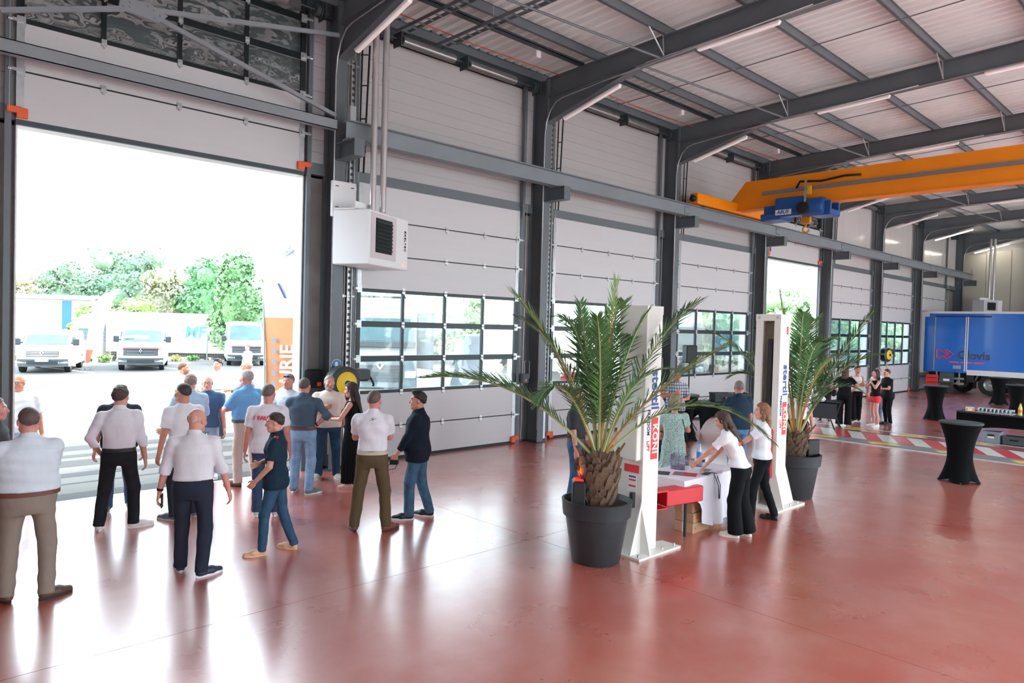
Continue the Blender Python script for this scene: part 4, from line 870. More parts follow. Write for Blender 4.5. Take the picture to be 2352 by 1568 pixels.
        for sd in 'LR':
            a, e, wr = SH[sd], EL[sd], WR[sd]; kw = (0.78+0.22*w)*(0.92 if fem else 1)
            if top == 'tank': continue
            F.cone(a-(0, 0, 0.006*s), a+(e-a)*0.25, 0.060*s*kw, 0.064*s*kw, 0.04); F.cone((*sp(0.97), 1.43*s+dz+zl), a, 0.050*s, 0.052*s*kw, 0.04)
            if top in ('tee', 'polo', 'shirt'): F.cone(a-(0, 0, 0.006*s), a+(e-a)*(0.72 if top != 'shirt' else 0.85), 0.060*s*kw, 0.067*s*kw, 0.03, cut=1)
            else:
                F.cone(a-(0, 0, 0.006*s), e, 0.060*s*kw, 0.053*s*kw, 0.03); fr = {'rolled': 0.22, 'long': 0.97, 'blazer': 0.75 if key == 'blazer' else 0.95}[top]
                F.cone(e, e+(wr-e)*fr, 0.056*s*kw, (0.056 if top == 'rolled' else 0.044)*s*kw, 0.02, cut=1)
        F.clipz(hz0*s+dz if not tuck else 1.0*s+dz, None)
        if top == 'tank':
            F.clipz(None, 1.40*s+dz)
            for sd, sg in (('L', -1), ('R', 1)): F.cone(SH[sd]*0.55+np.array((*sp(0.9), SH[sd][2]))*0.45+np.array((0, 0.06*s, -0.06*s)), SH[sd]*0.6+np.array((*sp(0.9), SH[sd][2]))*0.4+np.array((0, -0.03*s, 0.04*s)), 0.02*s, 0.02*s, 0.02)
        V, Q = F.nets(); V = wrinkle(V, Q, 0.010 if not tuck else 0.012, seed+5, (1, 1, 1.8), 15)
        topobj = link({'tee': 't_shirt', 'polo': 'polo_shirt', 'tank': 'tank_top', 'blazer': 'blazer'}.get(top, 'shirt'), np_mesh('shirt', V, Q, topm or cloth(topc)), root)
        if top in ('polo', 'shirt', 'rolled', 'long', 'blazer'):
            c = MB(); cc = sp(0.98); n = 16; cz = 1.462*s+dz+zl; r0 = 0.066*s
            rings = [[Vector((cc[0]+(r0+q)*math.cos(2*PI*k/n), cc[1]-0.006*s+(r0+q)*0.95*math.sin(2*PI*k/n), cz+zz-0.018*s*math.sin(2*PI*k/n))) for k in range(n)] for q, zz in ((0.016*s, -0.012*s), (0.012*s, 0.012*s), (0.0, 0.040*s), (-0.008*s, 0.036*s), (0.0, 0.0))]
            c.loft(rings, cap=False); c.build('collar', collar or topm or cloth(topc), topobj, 60)
        if belt:
            r_ = rows(0.018 if not fem else 0.016, 0.98, 0.98)[0]; b = MB(); n = 28; rings = []
            for zz, q in ((-0.018, 0), (-0.018, 0.006), (0.022, 0.006), (0.022, 0)):
                ring = []
                for k in range(n):
                    a = 2*PI*k/n; ca, sa = math.cos(a), math.sin(a); e = 2/2.3; ring.append(Vector((r_[3]+(r_[1]+q)*math.copysign(abs(ca)**e, ca), r_[4]+(r_[2]+q)*math.copysign(abs(sa)**e, sa), r_[0]+zz*s)))
                rings.append(ring)
            b.loft(rings, cap=False); b.build('belt', mat('belt_'+belt, belt, 0.5), root, 60)
    if watch:
        sd, wc = watch; p = WR[sd]+(EL[sd]-WR[sd])*0.12; d = (EL[sd]-WR[sd])/np.linalg.norm(EL[sd]-WR[sd]); MB().tube([p-d*0.012, p+d*0.012], 0.034*s, 12).build('watch', mat('watch_'+wc, wc, 0.4), root, 40)
    # ---- shoes
    if shoes:
        sm, so_ = shoe_meshes(*shoes); k = s*(0.92 if fem else 1.02)
        for sd in 'LR':
            a = math.atan2(-TOE[sd][0], TOE[sd][1]); ft = feet[0] if sd == 'L' else feet[1]
            zz = max(0.0, ANK[sd][2]-0.10*s)
            o_ = link('shoe', sm, root, (ft[0]*s, ft[1]*s, zz), (0, 0, a)); o_.scale = (k, k, k); link('sole', so_, o_)
    return dict(root=root, WR=WR, EL=EL, SH=SH, head=hc, s=s, dz=dz, sp=sp, top=topobj, headT=headT, rows=rows)
# ---------------------------------------------------------------- the people
GRP = 'guests standing in the hall'
def back_print(p, txt, size, m, zfrac=1.30, depth=None, off=0.0, bold=0.004):
    r_ = [r for r in p['rows'](0.018) if True]; z = zfrac*p['s']+p['dz']; zs = [r[0] for r in r_]; b = np.interp(z, zs, [r[2] for r in r_]); cy = np.interp(z, zs, [r[4] for r in r_]); cx = np.interp(z, zs, [r[3] for r in r_])
    me = text_mesh(txt, size, bold=bold); me.materials.clear(); me.materials.append(m); a = np.interp(z, zs, [r[1] for r in r_])
    for v in me.vertices:      # wrap the print round the back
        x = v.co.x+off; v.co.z += -(b*(1-max(0.0, 1-abs(x/a)**2.3)**(1/2.3)))-0.002; 
    return link('print', me, p['top'], (cx, cy-b-0.013, z), (PI/2, 0, 0))
person('shortsleeve', 'heavy man in pale blue short-sleeved shirt and khaki trousers with brown belt, back turned', (1.26, 7.74), 84, 1.81, 1.22, belly=0.10, feet=((-0.16, 0.05, 25), (0.18, -0.06, -62)), L='cross', R='cross', top='shirt', topc='#d3dbe4', tuck=True, botc='#8d7f74', shoes=('#5a4036', '#2c2320'), belt='#6d3f33', hair_s='crop', hairc='#5d4b47', skin='#cf8f80', head=(8, 4, 0), group=GRP)
person('greyedge', 'grey-haired man in a dark grey shirt half hidden behind the heavy man', (1.20, 9.25), -20, 1.75, 1.05, top='shirt', topc='#4b4d50', botc='#30343a', hair_s='short', hairc='#8d8886', skin='#d19080', group=GRP)
person('sunlit', 'bald man with glasses in a sunlit white shirt just outside the doorway', (1.98, 12.62), 262, 1.78, 1.15, belly=0.06, feet=((-0.12, 0.1, 15), (0.2, -0.08, -20)), top='shirt', topc='#eef0f2', botc='#9fb6c8', jeans=True, shoes=('#d9822f', '#c8c0b0'), hair_s='fringe', hairc='#b9a396', skin='#d98f72', glasses=True, head=(-25, 0, 0), z0=-0.02, group=GRP)
person('whitelong', 'slim man in long-sleeved white shirt, dark jeans and white sneakers, back turned', (2.53, 9.65), 72, 1.80, 0.98, feet=((-0.21, 0.0, 5), (0.19, -0.02, -70)), L='pocket', R='hang', top='long', topc='#e9e6ee', tuck=True, botc='#25282d', jeans=True, bot='trousers', shoes=('#eeeaea', '#f4f2f2'), belt='#2a2a2c', hair_s='quiff', hairc='#4a3a31', skin='#d59a86', head=(-18, 0, 0), group=GRP)
person('blackpolo', 'stocky man in a black polo and blue jeans facing the camera at the threshold', (2.78, 10.62), 248, 1.74, 1.15, belly=0.05, feet=((-0.13, -0.05, 10), (0.13, 0.15, -8)), top='polo', topc='#33363a', hem=0.86, botc='#44617f', jeans=True, shoes=('#6e7676', '#d9d9d9'), hair_s='crop', hairc='#94827c', skin='#d3907f', watch=('L', '#1a1a1a'), group=GRP)
person('lightblue', 'grey-haired man in a light blue shirt and mauve-grey trousers near the doorway', (3.86, 11.1), 78, 1.80, 1.0, L='chest', R='hold', top='rolled', topc='#b9d3ea', tuck=True, botc='#7c747c', shoes=('#4c4446', '#2c2c2c'), belt='#55504e', hair_s='short', hairc='#8a7468', skin='#d49282', group=GRP)
person('whitetee_left', 'dark-haired man in a plain white T-shirt looking left behind the bald man', (3.28, 9.65), 95, 1.80, 1.05, feet=((-0.14, 0.0, 30), (0.14, 0.0, -10)), L='hang', R='cross_low', top='tee', topc='#e4e3e8', hem=0.88, botc='#2d3240', shoes=('#5d646c', '#b9b9b9'), hair_s='crop', hairc='#3c332f', skin='#c98a76', head=(22, 0, 0), group=GRP)
person('outside_tan', 'man with brown hair in a white shirt talking outside the doorway', (5.03, 14.9), -25, 1.76, 1.0, L='hold', R='cross', top='shirt', topc='#eef0f2', tuck=True, botc='#54575f', hair_s='crop', hairc='#6d4a38', skin='#d98b6c', beard='#8a6a58', z0=-0.02, group=GRP)
person('outside_dark', 'dark-haired man in a white shirt facing left outside the doorway', (6.0, 15.6), 195, 1.78, 1.0, L='hold', R='hang', top='long', topc='#e8eef4', tuck=True, botc='#3c4049', hair_s='quiff', hairc='#3b2c28', skin='#d8907a', head=(20, 0, 0), z0=-0.02, group=GRP)
p = person('navytee', 'man with glasses in a navy T-shirt smiling towards the hall', (4.42, 11.92), 245, 1.72, 1.05, L='hang', R='hold', top='tee', topc='#48617f', hem=0.87, botc='#8fa3b8', jeans=True, shoes=('#c8c4c0', '#eeeeee'), hair_s='fringe', hairc='#8a8078', skin='#d9977f', glasses=True, z0=-0.02, group=GRP)
person('skyblue', 'tall grey-haired man in a vivid sky blue short-sleeved shirt and beige trousers', (4.68, 10.98), 108, 1.86, 1.12, belly=0.05, feet=((-0.13, 0.06, 15), (0.15, -0.05, -35)), L='hold', R='hold', top='shirt', topc='#78b2e6', tuck=True, botc='#cdbab0', shoes=('#6d4a40', '#2d2320'), belt='#54504e', hair_s='crop', hairc='#a39a96', skin='#cf8c7c', head=(5, 0, 0), group=GRP)
person('purple', 'bald man with glasses in a purple shirt and pale trousers outside the doorway', (6.3, 14.75), 150, 1.79, 1.08, belly=0.04, L='hold', R='cross_low', top='rolled', topc='#8d86a8', tuck=True, botc='#dcdde0', shoes=('#d98a55', '#b0a090'), belt='#3c3c44', hair_s='fringe', hairc='#c2a898', skin='#dc8f70', glasses=True, z0=-0.02, group=GRP)
person('farwoman', 'woman with tied auburn hair in a white blouse near the right-hand parked van', (11.6, 27.2), 200, 1.66, 0.95, True, top='tee', topc='#f0eef0', botc='#e4e2e4', hair_s='bun', hairc='#8a4a3c', skin='#dc9c86', shoes=('#b58a78', '#b58a78'), res=0.018, z0=-0.02, group=GRP)
person('flagman', 'person in white and orange mostly hidden by the tall orange flag', (11.9, 25.9), 150, 1.72, 1.0, top='tee', topc='#f0ecec', botc='#e29a62', hair_s='crop', hairc='#6a4a3c', skin='#d9937c', res=0.018, z0=-0.02, group=GRP)
p = person('bald', 'bald man in a white shirt with rolled sleeves and navy trousers holding a phone', (2.69, 7.54), 62, 1.74, 1.08, feet=((-0.15, 0.06, 18), (0.13, -0.16, -48)), L='hang_out', R='hang_out', top='rolled', topc='#dedce2', tuck=True, hem=0.98, botc='#2a2f3d', shoes=('#28344a', '#efe9e9'), hair_s='fringe', hairc='#c7a08f', skin='#d39482', head=(-32, 6, 0), watch=('L', '#16181a'), group=GRP)
PHONE = MB().bbox((-0.006, -0.037, -0.075), (0.006, 0.037, 0.075), 0.004).mesh('casing', BLACK); PSCR = MB().box((-0.0075, -0.033, -0.07), (-0.006, 0.033, 0.07)).mesh('screen', mat('phone_screen', '#20282c', 0.1))
def phone(p, sd, lab, off=(0, 0.02, -0.10), rot=(0, 0, 0)):
    W_ = p['root'].matrix_basis @ Vector(tuple(p['WR'][sd]+np.array(off)*p['s'])); t = thing('mobile_phone', lab, 'phone', W_, 0); t.rotation_euler = (rot[0], rot[1], p['root'].rotation_euler.z+rot[2]); instance(PHONE, 'casing', t, (0, 0, 0)); instance(PSCR, 'screen', t, (0, 0, 0))
phone(p, 'L', 'black phone in the hand of the bald man in white shirt', (0.02, 0.03, -0.10))
p = person('tealwoman', 'short-haired woman in a dark navy polo with red shoulder patch and tan shoes', (3.56, 7.62), 143, 1.63, 1.05, True, feet=((-0.12, 0.12, 20), (0.14, -0.2, -20)), L=((0.16, 0.20, 0.92), (0.6, -1, 0), 'relaxed', (0, 1, 0)), R='cross_low', top='polo', topc='#1d3140', hem=0.82, botc='#35546e', jeans=True, bot='slim', shoes=('#e0b08a', '#e6bd9a'), hair_s='short', hairc='#3d2a25', skin='#d39a86', head=(10, 4, 0), group=GRP)
m = MB(); m.box((-0.03, -0.035, 0), (0.03, 0.0, 0.006)); sh = p['SH']['L']; m.build('shoulder_patch', mat('patch_red', '#d8303a', 0.6), p['top'], loc=(sh[0]+0.03, sh[1], sh[2]+0.055), rot=(0, -0.35, 0)); MB().box((-0.03, 0, 0), (0.03, 0.012, 0.006)).build('shoulder_patch', WHITE, p['top'], loc=(sh[0]+0.03, sh[1], sh[2]+0.055), rot=(0, -0.35, 0))
REDP = mat('print_red', '#e0353f', 0.6); GREYP = mat('print_grey', '#5c5c60', 0.6)
p = person('faurie', 'man in a white T-shirt with red FAURIE print on the back', (4.18, 9.12), 62, 1.79, 1.08, feet=((-0.12, 0.02, 5), (0.12, 0.0, -5)), L='hang', R='hang', top='tee', topc='#e6e2ea', hem=0.84, botc='#3b4a66', jeans=True, shoes=('#d8c6c6', '#eae4e4'), hair_s='crop', hairc='#6b625e', skin='#cc8a7c', head=(-15, 0, 0), group=GRP)
def slashes(p, z, x0, k, mt):
    r_ = p['rows'](0.018); zs = [r[0] for r in r_]; zz = z*p['s']+p['dz']; b = np.interp(zz, zs, [r[2] for r in r_]); cy = np.interp(zz, zs, [r[4] for r in r_]); cx = np.interp(zz, zs, [r[3] for r in r_])
    m = MB()
    for (a, c, w2, h2, sl) in ((0, 0.35, 0.55, 0.12, 0.1), (-0.12, -0.05, 0.6, 0.12, 0.1), (0.12, 0.15, 0.14, 1.0, 0.3)): m.prism([(x0+k*(a-w2/2-sl*h2/2), k*(c-h2/2)), (x0+k*(a+w2/2-sl*h2/2), k*(c-h2/2)), (x0+k*(a+w2/2+sl*h2/2), k*(c+h2/2)), (x0+k*(a-w2/2+sl*h2/2), k*(c+h2/2))], -0.002, 0.002, lambda u, v, q: (u, q, v))
    m.build('logo_mark', mt, p['top'], loc=(cx, cy-b-0.010, zz))
back_print(p, 'FAURIE', 0.078, REDP, 1.30, bold=0.003); slashes(p, 1.30, -0.168, 0.06, REDP)
m = MB()
for k in range(3): m.box((0.075+0.026*k, -0.003, -0.008), (0.093+0.026*k, 0.0, 0.008))
r_ = p['rows'](0.018); zz = 1.245*p['s']+p['dz']; bb = np.interp(zz, [r[0] for r in r_], [r[2] for r in r_]); cyy = np.interp(zz, [r[0] for r in r_], [r[4] for r in r_]); m.build('print', GREYP, p['top'], loc=(0, cyy-bb+0.004, zz))
p = person('sunglasses', 'grey-haired man in a pale T-shirt with sunglasses pushed up on his head', (5.42, 11.05), 215, 1.76, 1.15, belly=0.05, L='hang', R='hold', top='tee', topc='#d9e3ee', hem=0.86, botc='#6d534e', shoes=('#4a3c3a', '#3a3a3a'), hair_s='short', hairc='#7d746e', skin='#d3927f', group=GRP)
g = MB()
for sx in (-1, 1): g.ell = None; g.tube([p['headT'](np.array([q]))[0] for q in ((sx*0.012, 0.082, 0.085), (sx*0.03, 0.078, 0.088), (sx*0.05, 0.062, 0.085))], 0.014, 8)
g.build('sunglasses', BLACK, p['root'])
person('denimshirt', 'man in a dark denim shirt and light blue jeans with one hand on his hip', (5.17, 10.0), 52, 1.79, 1.05, feet=((-0.15, 0.06, 5), (0.13, -0.1, -45)), L='hold', R='hip', top='rolled', topc='#4d6172', tuck=True, botc='#86a8c8', jeans=True, shoes=('#6f7a7c', '#e9e4e0'), belt='#6b4440', hair_s='crop', hairc='#5b4a46', skin='#cf8f80', head=(-8, 0, 0), watch=('R', '#3a2c2c'), group=GRP)
person('creamtee', 'bearded grey-haired man in a cream T-shirt and dark jeans facing the camera', (5.93, 10.66), 240, 1.76, 1.15, belly=0.03, feet=((-0.17, 0.02, 25), (0.15, 0.0, -25)), L='hang', R='chest', top='tee', topc='#e8dcd2', hem=0.88, botc='#2f4d68', jeans=True, shoes=('#d8d0c8', '#eceae6'), hair_s='crop', hairc='#9a9490', skin='#cf9484', beard='#a89c96', watch=('L', '#1a1a1c'), head=(12, 0, 0), group=GRP)
p = person('blackdress', 'woman with long dark hair in a black pleated dress looking at her phone', (5.93, 9.88), 130, 1.70, 0.92, True, L='hold', R='hold', top='sleeveless', bot='dress', topc='#14181b', shoes=('#d9a898', '#caa090'), hair_s='long', hairc='#33282a', skin='#dba08e', head=(8, 10, 0), watch=('L', '#d9c9b0'), group=GRP)
phone(p, 'L', 'phone with pale case held by the woman in the black dress', (0.03, 0.08, 0.04), (0.9, 0, 0))
p = person('whitepolo', 'man in a white polo and brown trousers with arms folded, back turned', (4.91, 7.67), 58, 1.82, 1.0, feet=((-0.21, 0.03, 12), (0.20, -0.03, -42)), L='cross', R='cross', top='polo', topc='#e7e5ee', tuck=True, botc='#5f5039', shoes=('#7b4a3e', '#4a302a'), belt='#c9bda8', hair_s='crop', hairc='#6a5650', skin='#d39080', head=(-22, 2, 0), group=GRP)
for a, b in (((-0.04, -0.02), (0.05, 0.01)), ((0.0, -0.035), (0.01, 0.035)), ((-0.02, 0.02), (0.03, -0.03))):
    rr = [r for r in p['rows'](0.018)]; z = 1.37*p['s']; bb = np.interp(z, [r[0] for r in rr], [r[2] for r in rr])
    m = MB(); m.tube([(a[0], 0, a[1]), ((a[0]+b[0])/2, 0, (a[1]+b[1])/2+0.008), (b[0], 0, b[1])], 0.0022, 5); m.build('back_emblem', GREYP, p['top'], loc=(-0.015, -bb-0.006, z))
p = person('blazer', 'dark-haired man in a navy blazer and jeans holding a camera strap', (5.67, 7.79), 133, 1.75, 1.12, belly=0.05, feet=((-0.1, 0.1, 12), (0.12, -0.14, -8)), L=((0.21, 0.22, 0.86), (0.5, -1, 0), 'grip', (0, 1, 0)), R='hang', top='blazer', topc='#161f2c', hem=0.74, botc='#44637d', jeans=True, shoes=('#1b2026', '#e4e0de'), hair_s='quiff', hairc='#2a2626', skin='#c98d7a', head=(14, 0, 0), group=GRP)
W_ = p['root'].matrix_basis @ Vector(tuple(p['WR']['L']+np.array((0, 0.04, -0.10))))
t = thing('camera', 'small black camera with wrist strap in the blazer man\'s hand', 'camera', W_, p['root'].rotation_euler.z)
MB().bbox((-0.03, -0.06, -0.035), (0.03, 0.05, 0.03), 0.008).build('casing', BLACK, t); MB().tube([(0, 0.04, -0.03), (0.0, 0.10, -0.06), (0, 0.07, -0.11), (0.0, -0.02, -0.09), (0, -0.04, -0.03)], 0.006, 6).build('strap', BLACK, t, 180)
person('behindpalm', 'man in a dark shirt and blue jeans standing behind the first potted palm', (7.98, 6.95), -60, 1.76, 1.05, L='pocket', R='hang', top='shirt', topc='#3b3d42', tuck=True, botc='#3f6186', jeans=True, shoes=('#3c3c40', '#cfcfcf'), belt='#6a5040', hair_s='crop', hairc='#4a3e3a', skin='#cf9080', group=GRP)
person('baldglasses', 'bald man with glasses in a white shirt and black trousers by the round table', (10.8, 7.48), -60, 1.70, 1.05, L='hold', R='hang', top='shirt', topc='#e6e6ea', tuck=True, botc='#1b1f24', shoes=('#26262a', '#1c1c1c'), belt='#5a3a3a', hair_s=None, hairc='#8a6a60', skin='#c98474', glasses=True, head=(-10, 12, 0), group=GRP)
PLAID = bpy.data.materials.new('plaid_cloth'); PLAID.use_nodes = True
def plaid(m, base, dark, sc):
    nt = m.node_tree; N = nt.nodes; Lk = nt.links; b = N['Principled BSDF']; b.inputs['Roughness'].default_value = 0.85; tc = N.new('ShaderNodeTexCoord'); out = None
    for ax, s_ in (('X', sc), ('Z', sc*0.8)):
        wv = N.new('ShaderNodeTexWave'); wv.bands_direction = ax; wv.inputs['Scale'].default_value = s_; wv.inputs['Distortion'].default_value = 1.0; Lk.new(tc.outputs['Object'], wv.inputs['Vector'])
        if out is None: out = wv.outputs['Fac']
        else:
            mm = N.new('ShaderNodeMath'); mm.operation = 'MULTIPLY'; Lk.new(out, mm.inputs[0]); Lk.new(wv.outputs['Fac'], mm.inputs[1]); out = mm.outputs[0]
    r = N.new('ShaderNodeValToRGB'); r.color_ramp.elements[0].color = hexc(dark)+(1,); r.color_ramp.elements[1].color = hexc(base)+(1,); r.color_ramp.elements[0].position = 0.05; r.color_ramp.elements[1].position = 0.4; Lk.new(out, r.inputs[0]); Lk.new(r.outputs[0], b.inputs['Base Color'])
plaid(PLAID, 'd3d6dd', '6f7a8c', 6)
person('plaid', 'man in a grey and white plaid shirt leaning at the black round table', (13.3, 8.75), 225, 1.80, 1.12, L='hold', R='chest', top='shirt', topm=PLAID, hem=0.86, botc='#2e3440', shoes=('#3a3a3e', '#dddddd'), hair_s='crop', hairc='#6a5a50', skin='#cc8c7a', head=(10, 12, 0), watch=('L', '#d8d8d8'), group=GRP)
FLORAL = bpy.data.materials.new('floral_cloth'); FLORAL.use_nodes = True
def floral(m):
    nt = m.node_tree; N = nt.nodes; Lk = nt.links; b = N['Principled BSDF']; b.inputs['Roughness'].default_value = 0.85; tc = N.new('ShaderNodeTexCoord'); vo = N.new('ShaderNodeTexVoronoi'); vo.inputs['Scale'].default_value = 55; Lk.new(tc.outputs['Object'], vo.inputs['Vector'])
    r = N.new('ShaderNodeValToRGB'); r.color_ramp.elements[0].color = hexc('62807c')+(1,); r.color_ramp.elements[1].color = hexc('b4cfc6')+(1,); r.color_ramp.elements[0].position = 0.25; r.color_ramp.elements[1].position = 0.42; Lk.new(vo.outputs['Distance'], r.inputs[0]); Lk.new(r.outputs[0], b.inputs['Base Color'])
floral(FLORAL)
p = person('floral', 'blonde woman in a green speckled knee-length dress, back turned', (9.42, 6.20), 35, 1.66, 1.12, True, L='hold', R='hold', top='tee', bot='dress_knee', topm=FLORAL, shoes=('#c8a890', '#b09880'), hair_s='bob', hairc='#8d8468', skin='#d89a8a', group=GRP)
sh = p['SH']['R']; MB().tube([sh+np.array((-0.06, 0.02, 0.07)), sh+np.array((-0.02, -0.13, -0.1)), sh+np.array((0.03, -0.15, -0.3)), (sh[0]+0.06, sh[1]-0.1, 0.85)], 0.008, 6).build('bag_strap', BLACK, p['root'], 180)
person('navyman', 'grey-haired man in a navy polo and jeans behind the second lift post', (11.75, 6.40), 60, 1.78, 1.12, L='hold', R='hang', top='polo', topc='#2c4055', hem=0.88, botc='#5f8fb8', jeans=True, shoes=('#3a3a3e', '#dcdcdc'), hair_s='crop', hairc='#8d827c', skin='#cf9080', head=(-20, 0, 0), group=GRP)
p = person('tablewoman', 'woman in a white T-shirt and wide black trousers leaning over the white table', (8.44, 4.52), 106, 1.66, 0.98, True, feet=((-0.08, 0.08, 5), (0.10, -0.05, -8)), L=((0.22, 0.50, 0.92), (0.6, -0.2, -0.4), 'grip', (0, 0, 1)), R=((0.02, 0.40, 0.86), (0.6, -0.5, -0.2), 'flat', (-1, 0.2, 0)), lean=(-0.02, 0.20), top='tee', topc='#efecf0', hem=0.96, bot='wide', botc='#101316', shoes=('#e9dfd2', '#f0e8dc'), hair_s='long', hairc='#4a352e', skin='#d59c86', head=(10, 25, 0), watch=('L', '#d9b060'), group=GRP)
back_print(p, 'FAURIE', 0.06, mat('print_orange', '#f0523c', 0.6), 1.27, off=0.02, bold=0.003)
person('heelswoman', 'woman with long light brown hair in a white T-shirt, slim black trousers and black sandals', (9.40, 4.78), 118, 1.69, 0.95, True, feet=((-0.10, 0.12, 5), (0.10, -0.2, -25)), L=((0.12, 0.46, 1.02), (0.6, -0.4, -0.4), 'grip', (0, 0, 1)), R='hang', top='tee', topc='#eceef4', hem=0.93, bot='slim', botc='#14171a', shoes=('#15171a', '#15171a'), hair_s='long', hairc='#8a5f42', skin='#dca28e', watch=('R', '#4a4038'), head=(5, 2, 0), group=GRP)
person('palm2man', 'person in a white shirt and black trousers behind the second potted palm', (13.6, 6.15), 20, 1.70, 1.0, top='tee', topc='#ece8ea', tuck=True, botc='#14171a', shoes=('#1d1d20', '#cfcfcf'), hair_s='short', hairc='#3c302c', skin='#d09484', group=GRP)
person('bagwoman', 'woman in black with cropped brown trousers at the folding table', (21.6, 8.95), 200, 1.66, 1.0, True, L='hold', R='hang', top='tee', topc='#1c1c1f', bot='crop', botc='#4b4146', shoes=('#1c1e24', '#e0e0e0'), hair_s='long', hairc='#4a3a34', skin='#d8a08e', res=0.016, group=GRP)
person('hipswoman', 'woman with long auburn hair in black with both hands on her hips', (21.02, 8.15), 15, 1.72, 1.12, True, L='hip', R='hip', top='tee', topc='#15171a', bot='wide', botc='#121417', shoes=('#b79a88', '#a08878'), hair_s='long', hairc='#5d3d30', skin='#dda292', res=0.016, group=GRP)
person('whitetop', 'woman with dark tied hair in a sleeveless white top with folded arms', (22.45, 8.36), 215, 1.73, 0.95, True, feet=((-0.1, -0.15, 0), (0.1, 0.1, -20)), L='cross_low', R='cross', top='tank', topc='#efeef0', hem=0.95, bot='wide', botc='#14161a', shoes=('#202024', '#efefef'), hair_s='bun', hairc='#2c2424', skin='#c98e74', res=0.016, head=(10, 12, 0), group=GRP)
person('redshorts', 'woman in a black tank top, bright red shorts and white sneakers', (21.62, 7.52), 140, 1.68, 0.95, True, L='face', R='chest', top='tank', topc='#15171a', hem=0.93, bot='shorts', botc='#f04550', shoes=('#f2f0ee', '#e8e4e0'), hair_s='long', hairc='#3c2c2a', skin='#e0a798', res=0.016, group=GRP)
person('blacktee', 'short-haired woman dressed all in black T-shirt and slim trousers', (22.6, 7.5), 145, 1.67, 1.12, True, feet=((-0.08, 0.0, 8), (0.1, 0.02, 0)), L='hold', R='hang', top='tee', topc='#1a1c20', hem=0.80, bot='slim', botc='#17191c', shoes=('#1a1a1c', '#30302f'), hair_s='short', hairc='#5a2e2a', skin='#d59c8a', lean=(0, 0.05), res=0.016, group=GRP)
person('patterned', 'woman in a white patterned blouse and blue jeans behind the woman in shorts', (23.6, 8.15), 215, 1.64, 0.98, True, L='hold', R='hang', top='tee', topc='#dfe6ec', hem=0.88, botc='#6f86a0', jeans=True, shoes=('#b0b0b4', '#dcdcdc'), hair_s='bob', hairc='#8a7a70', skin='#d8a08e', res=0.018, group=GRP)
person('windowman', 'man in a light blue T-shirt outside seen through the glazed door', (22.8, 27.9), 200, 1.75, 1.0, top='tee', topc='#a9d3ea', botc='#5a6a80', hair_s='crop', hairc='#6a4436', skin='#cf8c78', res=0.02, z0=-0.02, group=GRP)
# ================================================================ potted palms
LEAF = [mat('palm_leaf_%d' % i, c, 0.42, 0, 0.25, 3.0, spec=0.4) for i, c in enumerate(('#55804c', '#648f50', '#4a7443'))]
RACH = mat('palm_rachis', '#a9b27a', 0.5, 0, 0.15, 4); RACHO = mat('palm_rachis_lamp_tint', '#c98a4a', 0.5, 0, 0.2, 4)  # orange stems: the red uplighter's glow put into the colour
BARK = mat('palm_bark', '#6a5443', 0.9, 0, 0.35, 9, 0.5, 30); SOIL = mat('potting_soil', '#2c2620', 0.95, 0, 0.5, 60, 0.8, 90); POTM = mat('pot_plastic', '#2d3236', 0.5, 0, 0.05, 2)
def bez(a, b, c, t): return a*(1-t)**2+b*2*t*(1-t)+c*t*t
def frond(tip, seed, n=56, Lm=0.42, lift=0.12, ctrl=None, dead=False):
    r = random.Random(seed); m = MB(); a = Vector((0.05*tip[0], 0.05*tip[1], 0)); c = Vector(tip); hz = Vector((c.x, c.y, 0))
    b = Vector(ctrl) if ctrl else Vector((c.x*0.35, c.y*0.35, max(c.z, 0.25)*0.9+0.35*hz.length))
    pts = [bez(a, b, c, t/14) for t in range(15)]; m.tube(pts, [0.016*(1-0.85*t/14)+0.002 for t in range(15)], 5, 1)
    for i in range(n):
        t = 0.16+0.84*(i+0.5)/n; p = bez(a, b, c, t); d = (bez(a, b, c, min(1, t+0.02))-bez(a, b, c, t-0.02)).normalized()
        sd = d.cross(Vector((0, 0, 1)))
        if sd.length < 0.05: sd = Vector((-hz.y, hz.x, 0))
        sd.normalize(); up = sd.cross(d).normalized(); L_ = Lm*(min(1, (t-0.1)/0.22))**0.7*(1-0.55*max(0, (t-0.45)/0.55)**1.6)
        for s in (-1, 1):
            th = math.radians(64-34*t+r.uniform(-6, 6)); li = lift+r.uniform(-0.15, 0.15)
            dr = (d*math.cos(th)+sd*s*math.sin(th)*math.cos(li)+up*math.sin(li)*math.sin(th)).normalized(); ll = L_*r.uniform(0.85, 1.1); w_ = 0.0105
            nrm = dr.cross(d).normalized(); wd = nrm.cross(dr).normalized(); q1 = p+dr*ll*0.5-Vector((0, 0, 0.012)); q2 = p+dr*ll-Vector((0, 0, 0.045*r.uniform(0.3, 1.5)*ll/0.36))
            f = nrm*0.004
            vs = [p-wd*w_*0.5, p+wd*w_*0.5, q1-wd*w_, q1+f, q1+wd*w_, q2]
            m.add(vs, [(0, 1, 3, 2), (1, 4, 3), (2, 3, 5), (3, 4, 5)] if True else [], 0)
    return m
SCALE = MB(); SCALE.loft([[Vector(v) for v in ((-0.05, 0, -0.02), (0.05, 0, -0.02), (0.05, 0.03, -0.02), (-0.05, 0.03, -0.02))], [Vector(v) for v in ((-0.045, 0.0, 0.05), (0.045, 0.0, 0.05), (0.04, 0.055, 0.06), (-0.04, 0.055, 0.06))], [Vector(v) for v in ((-0.02, 0.03, 0.12), (0.02, 0.03, 0.12), (0.015, 0.06, 0.12), (-0.015, 0.06, 0.12))]]); SCALE = SCALE.mesh('leaf_base', BARK)
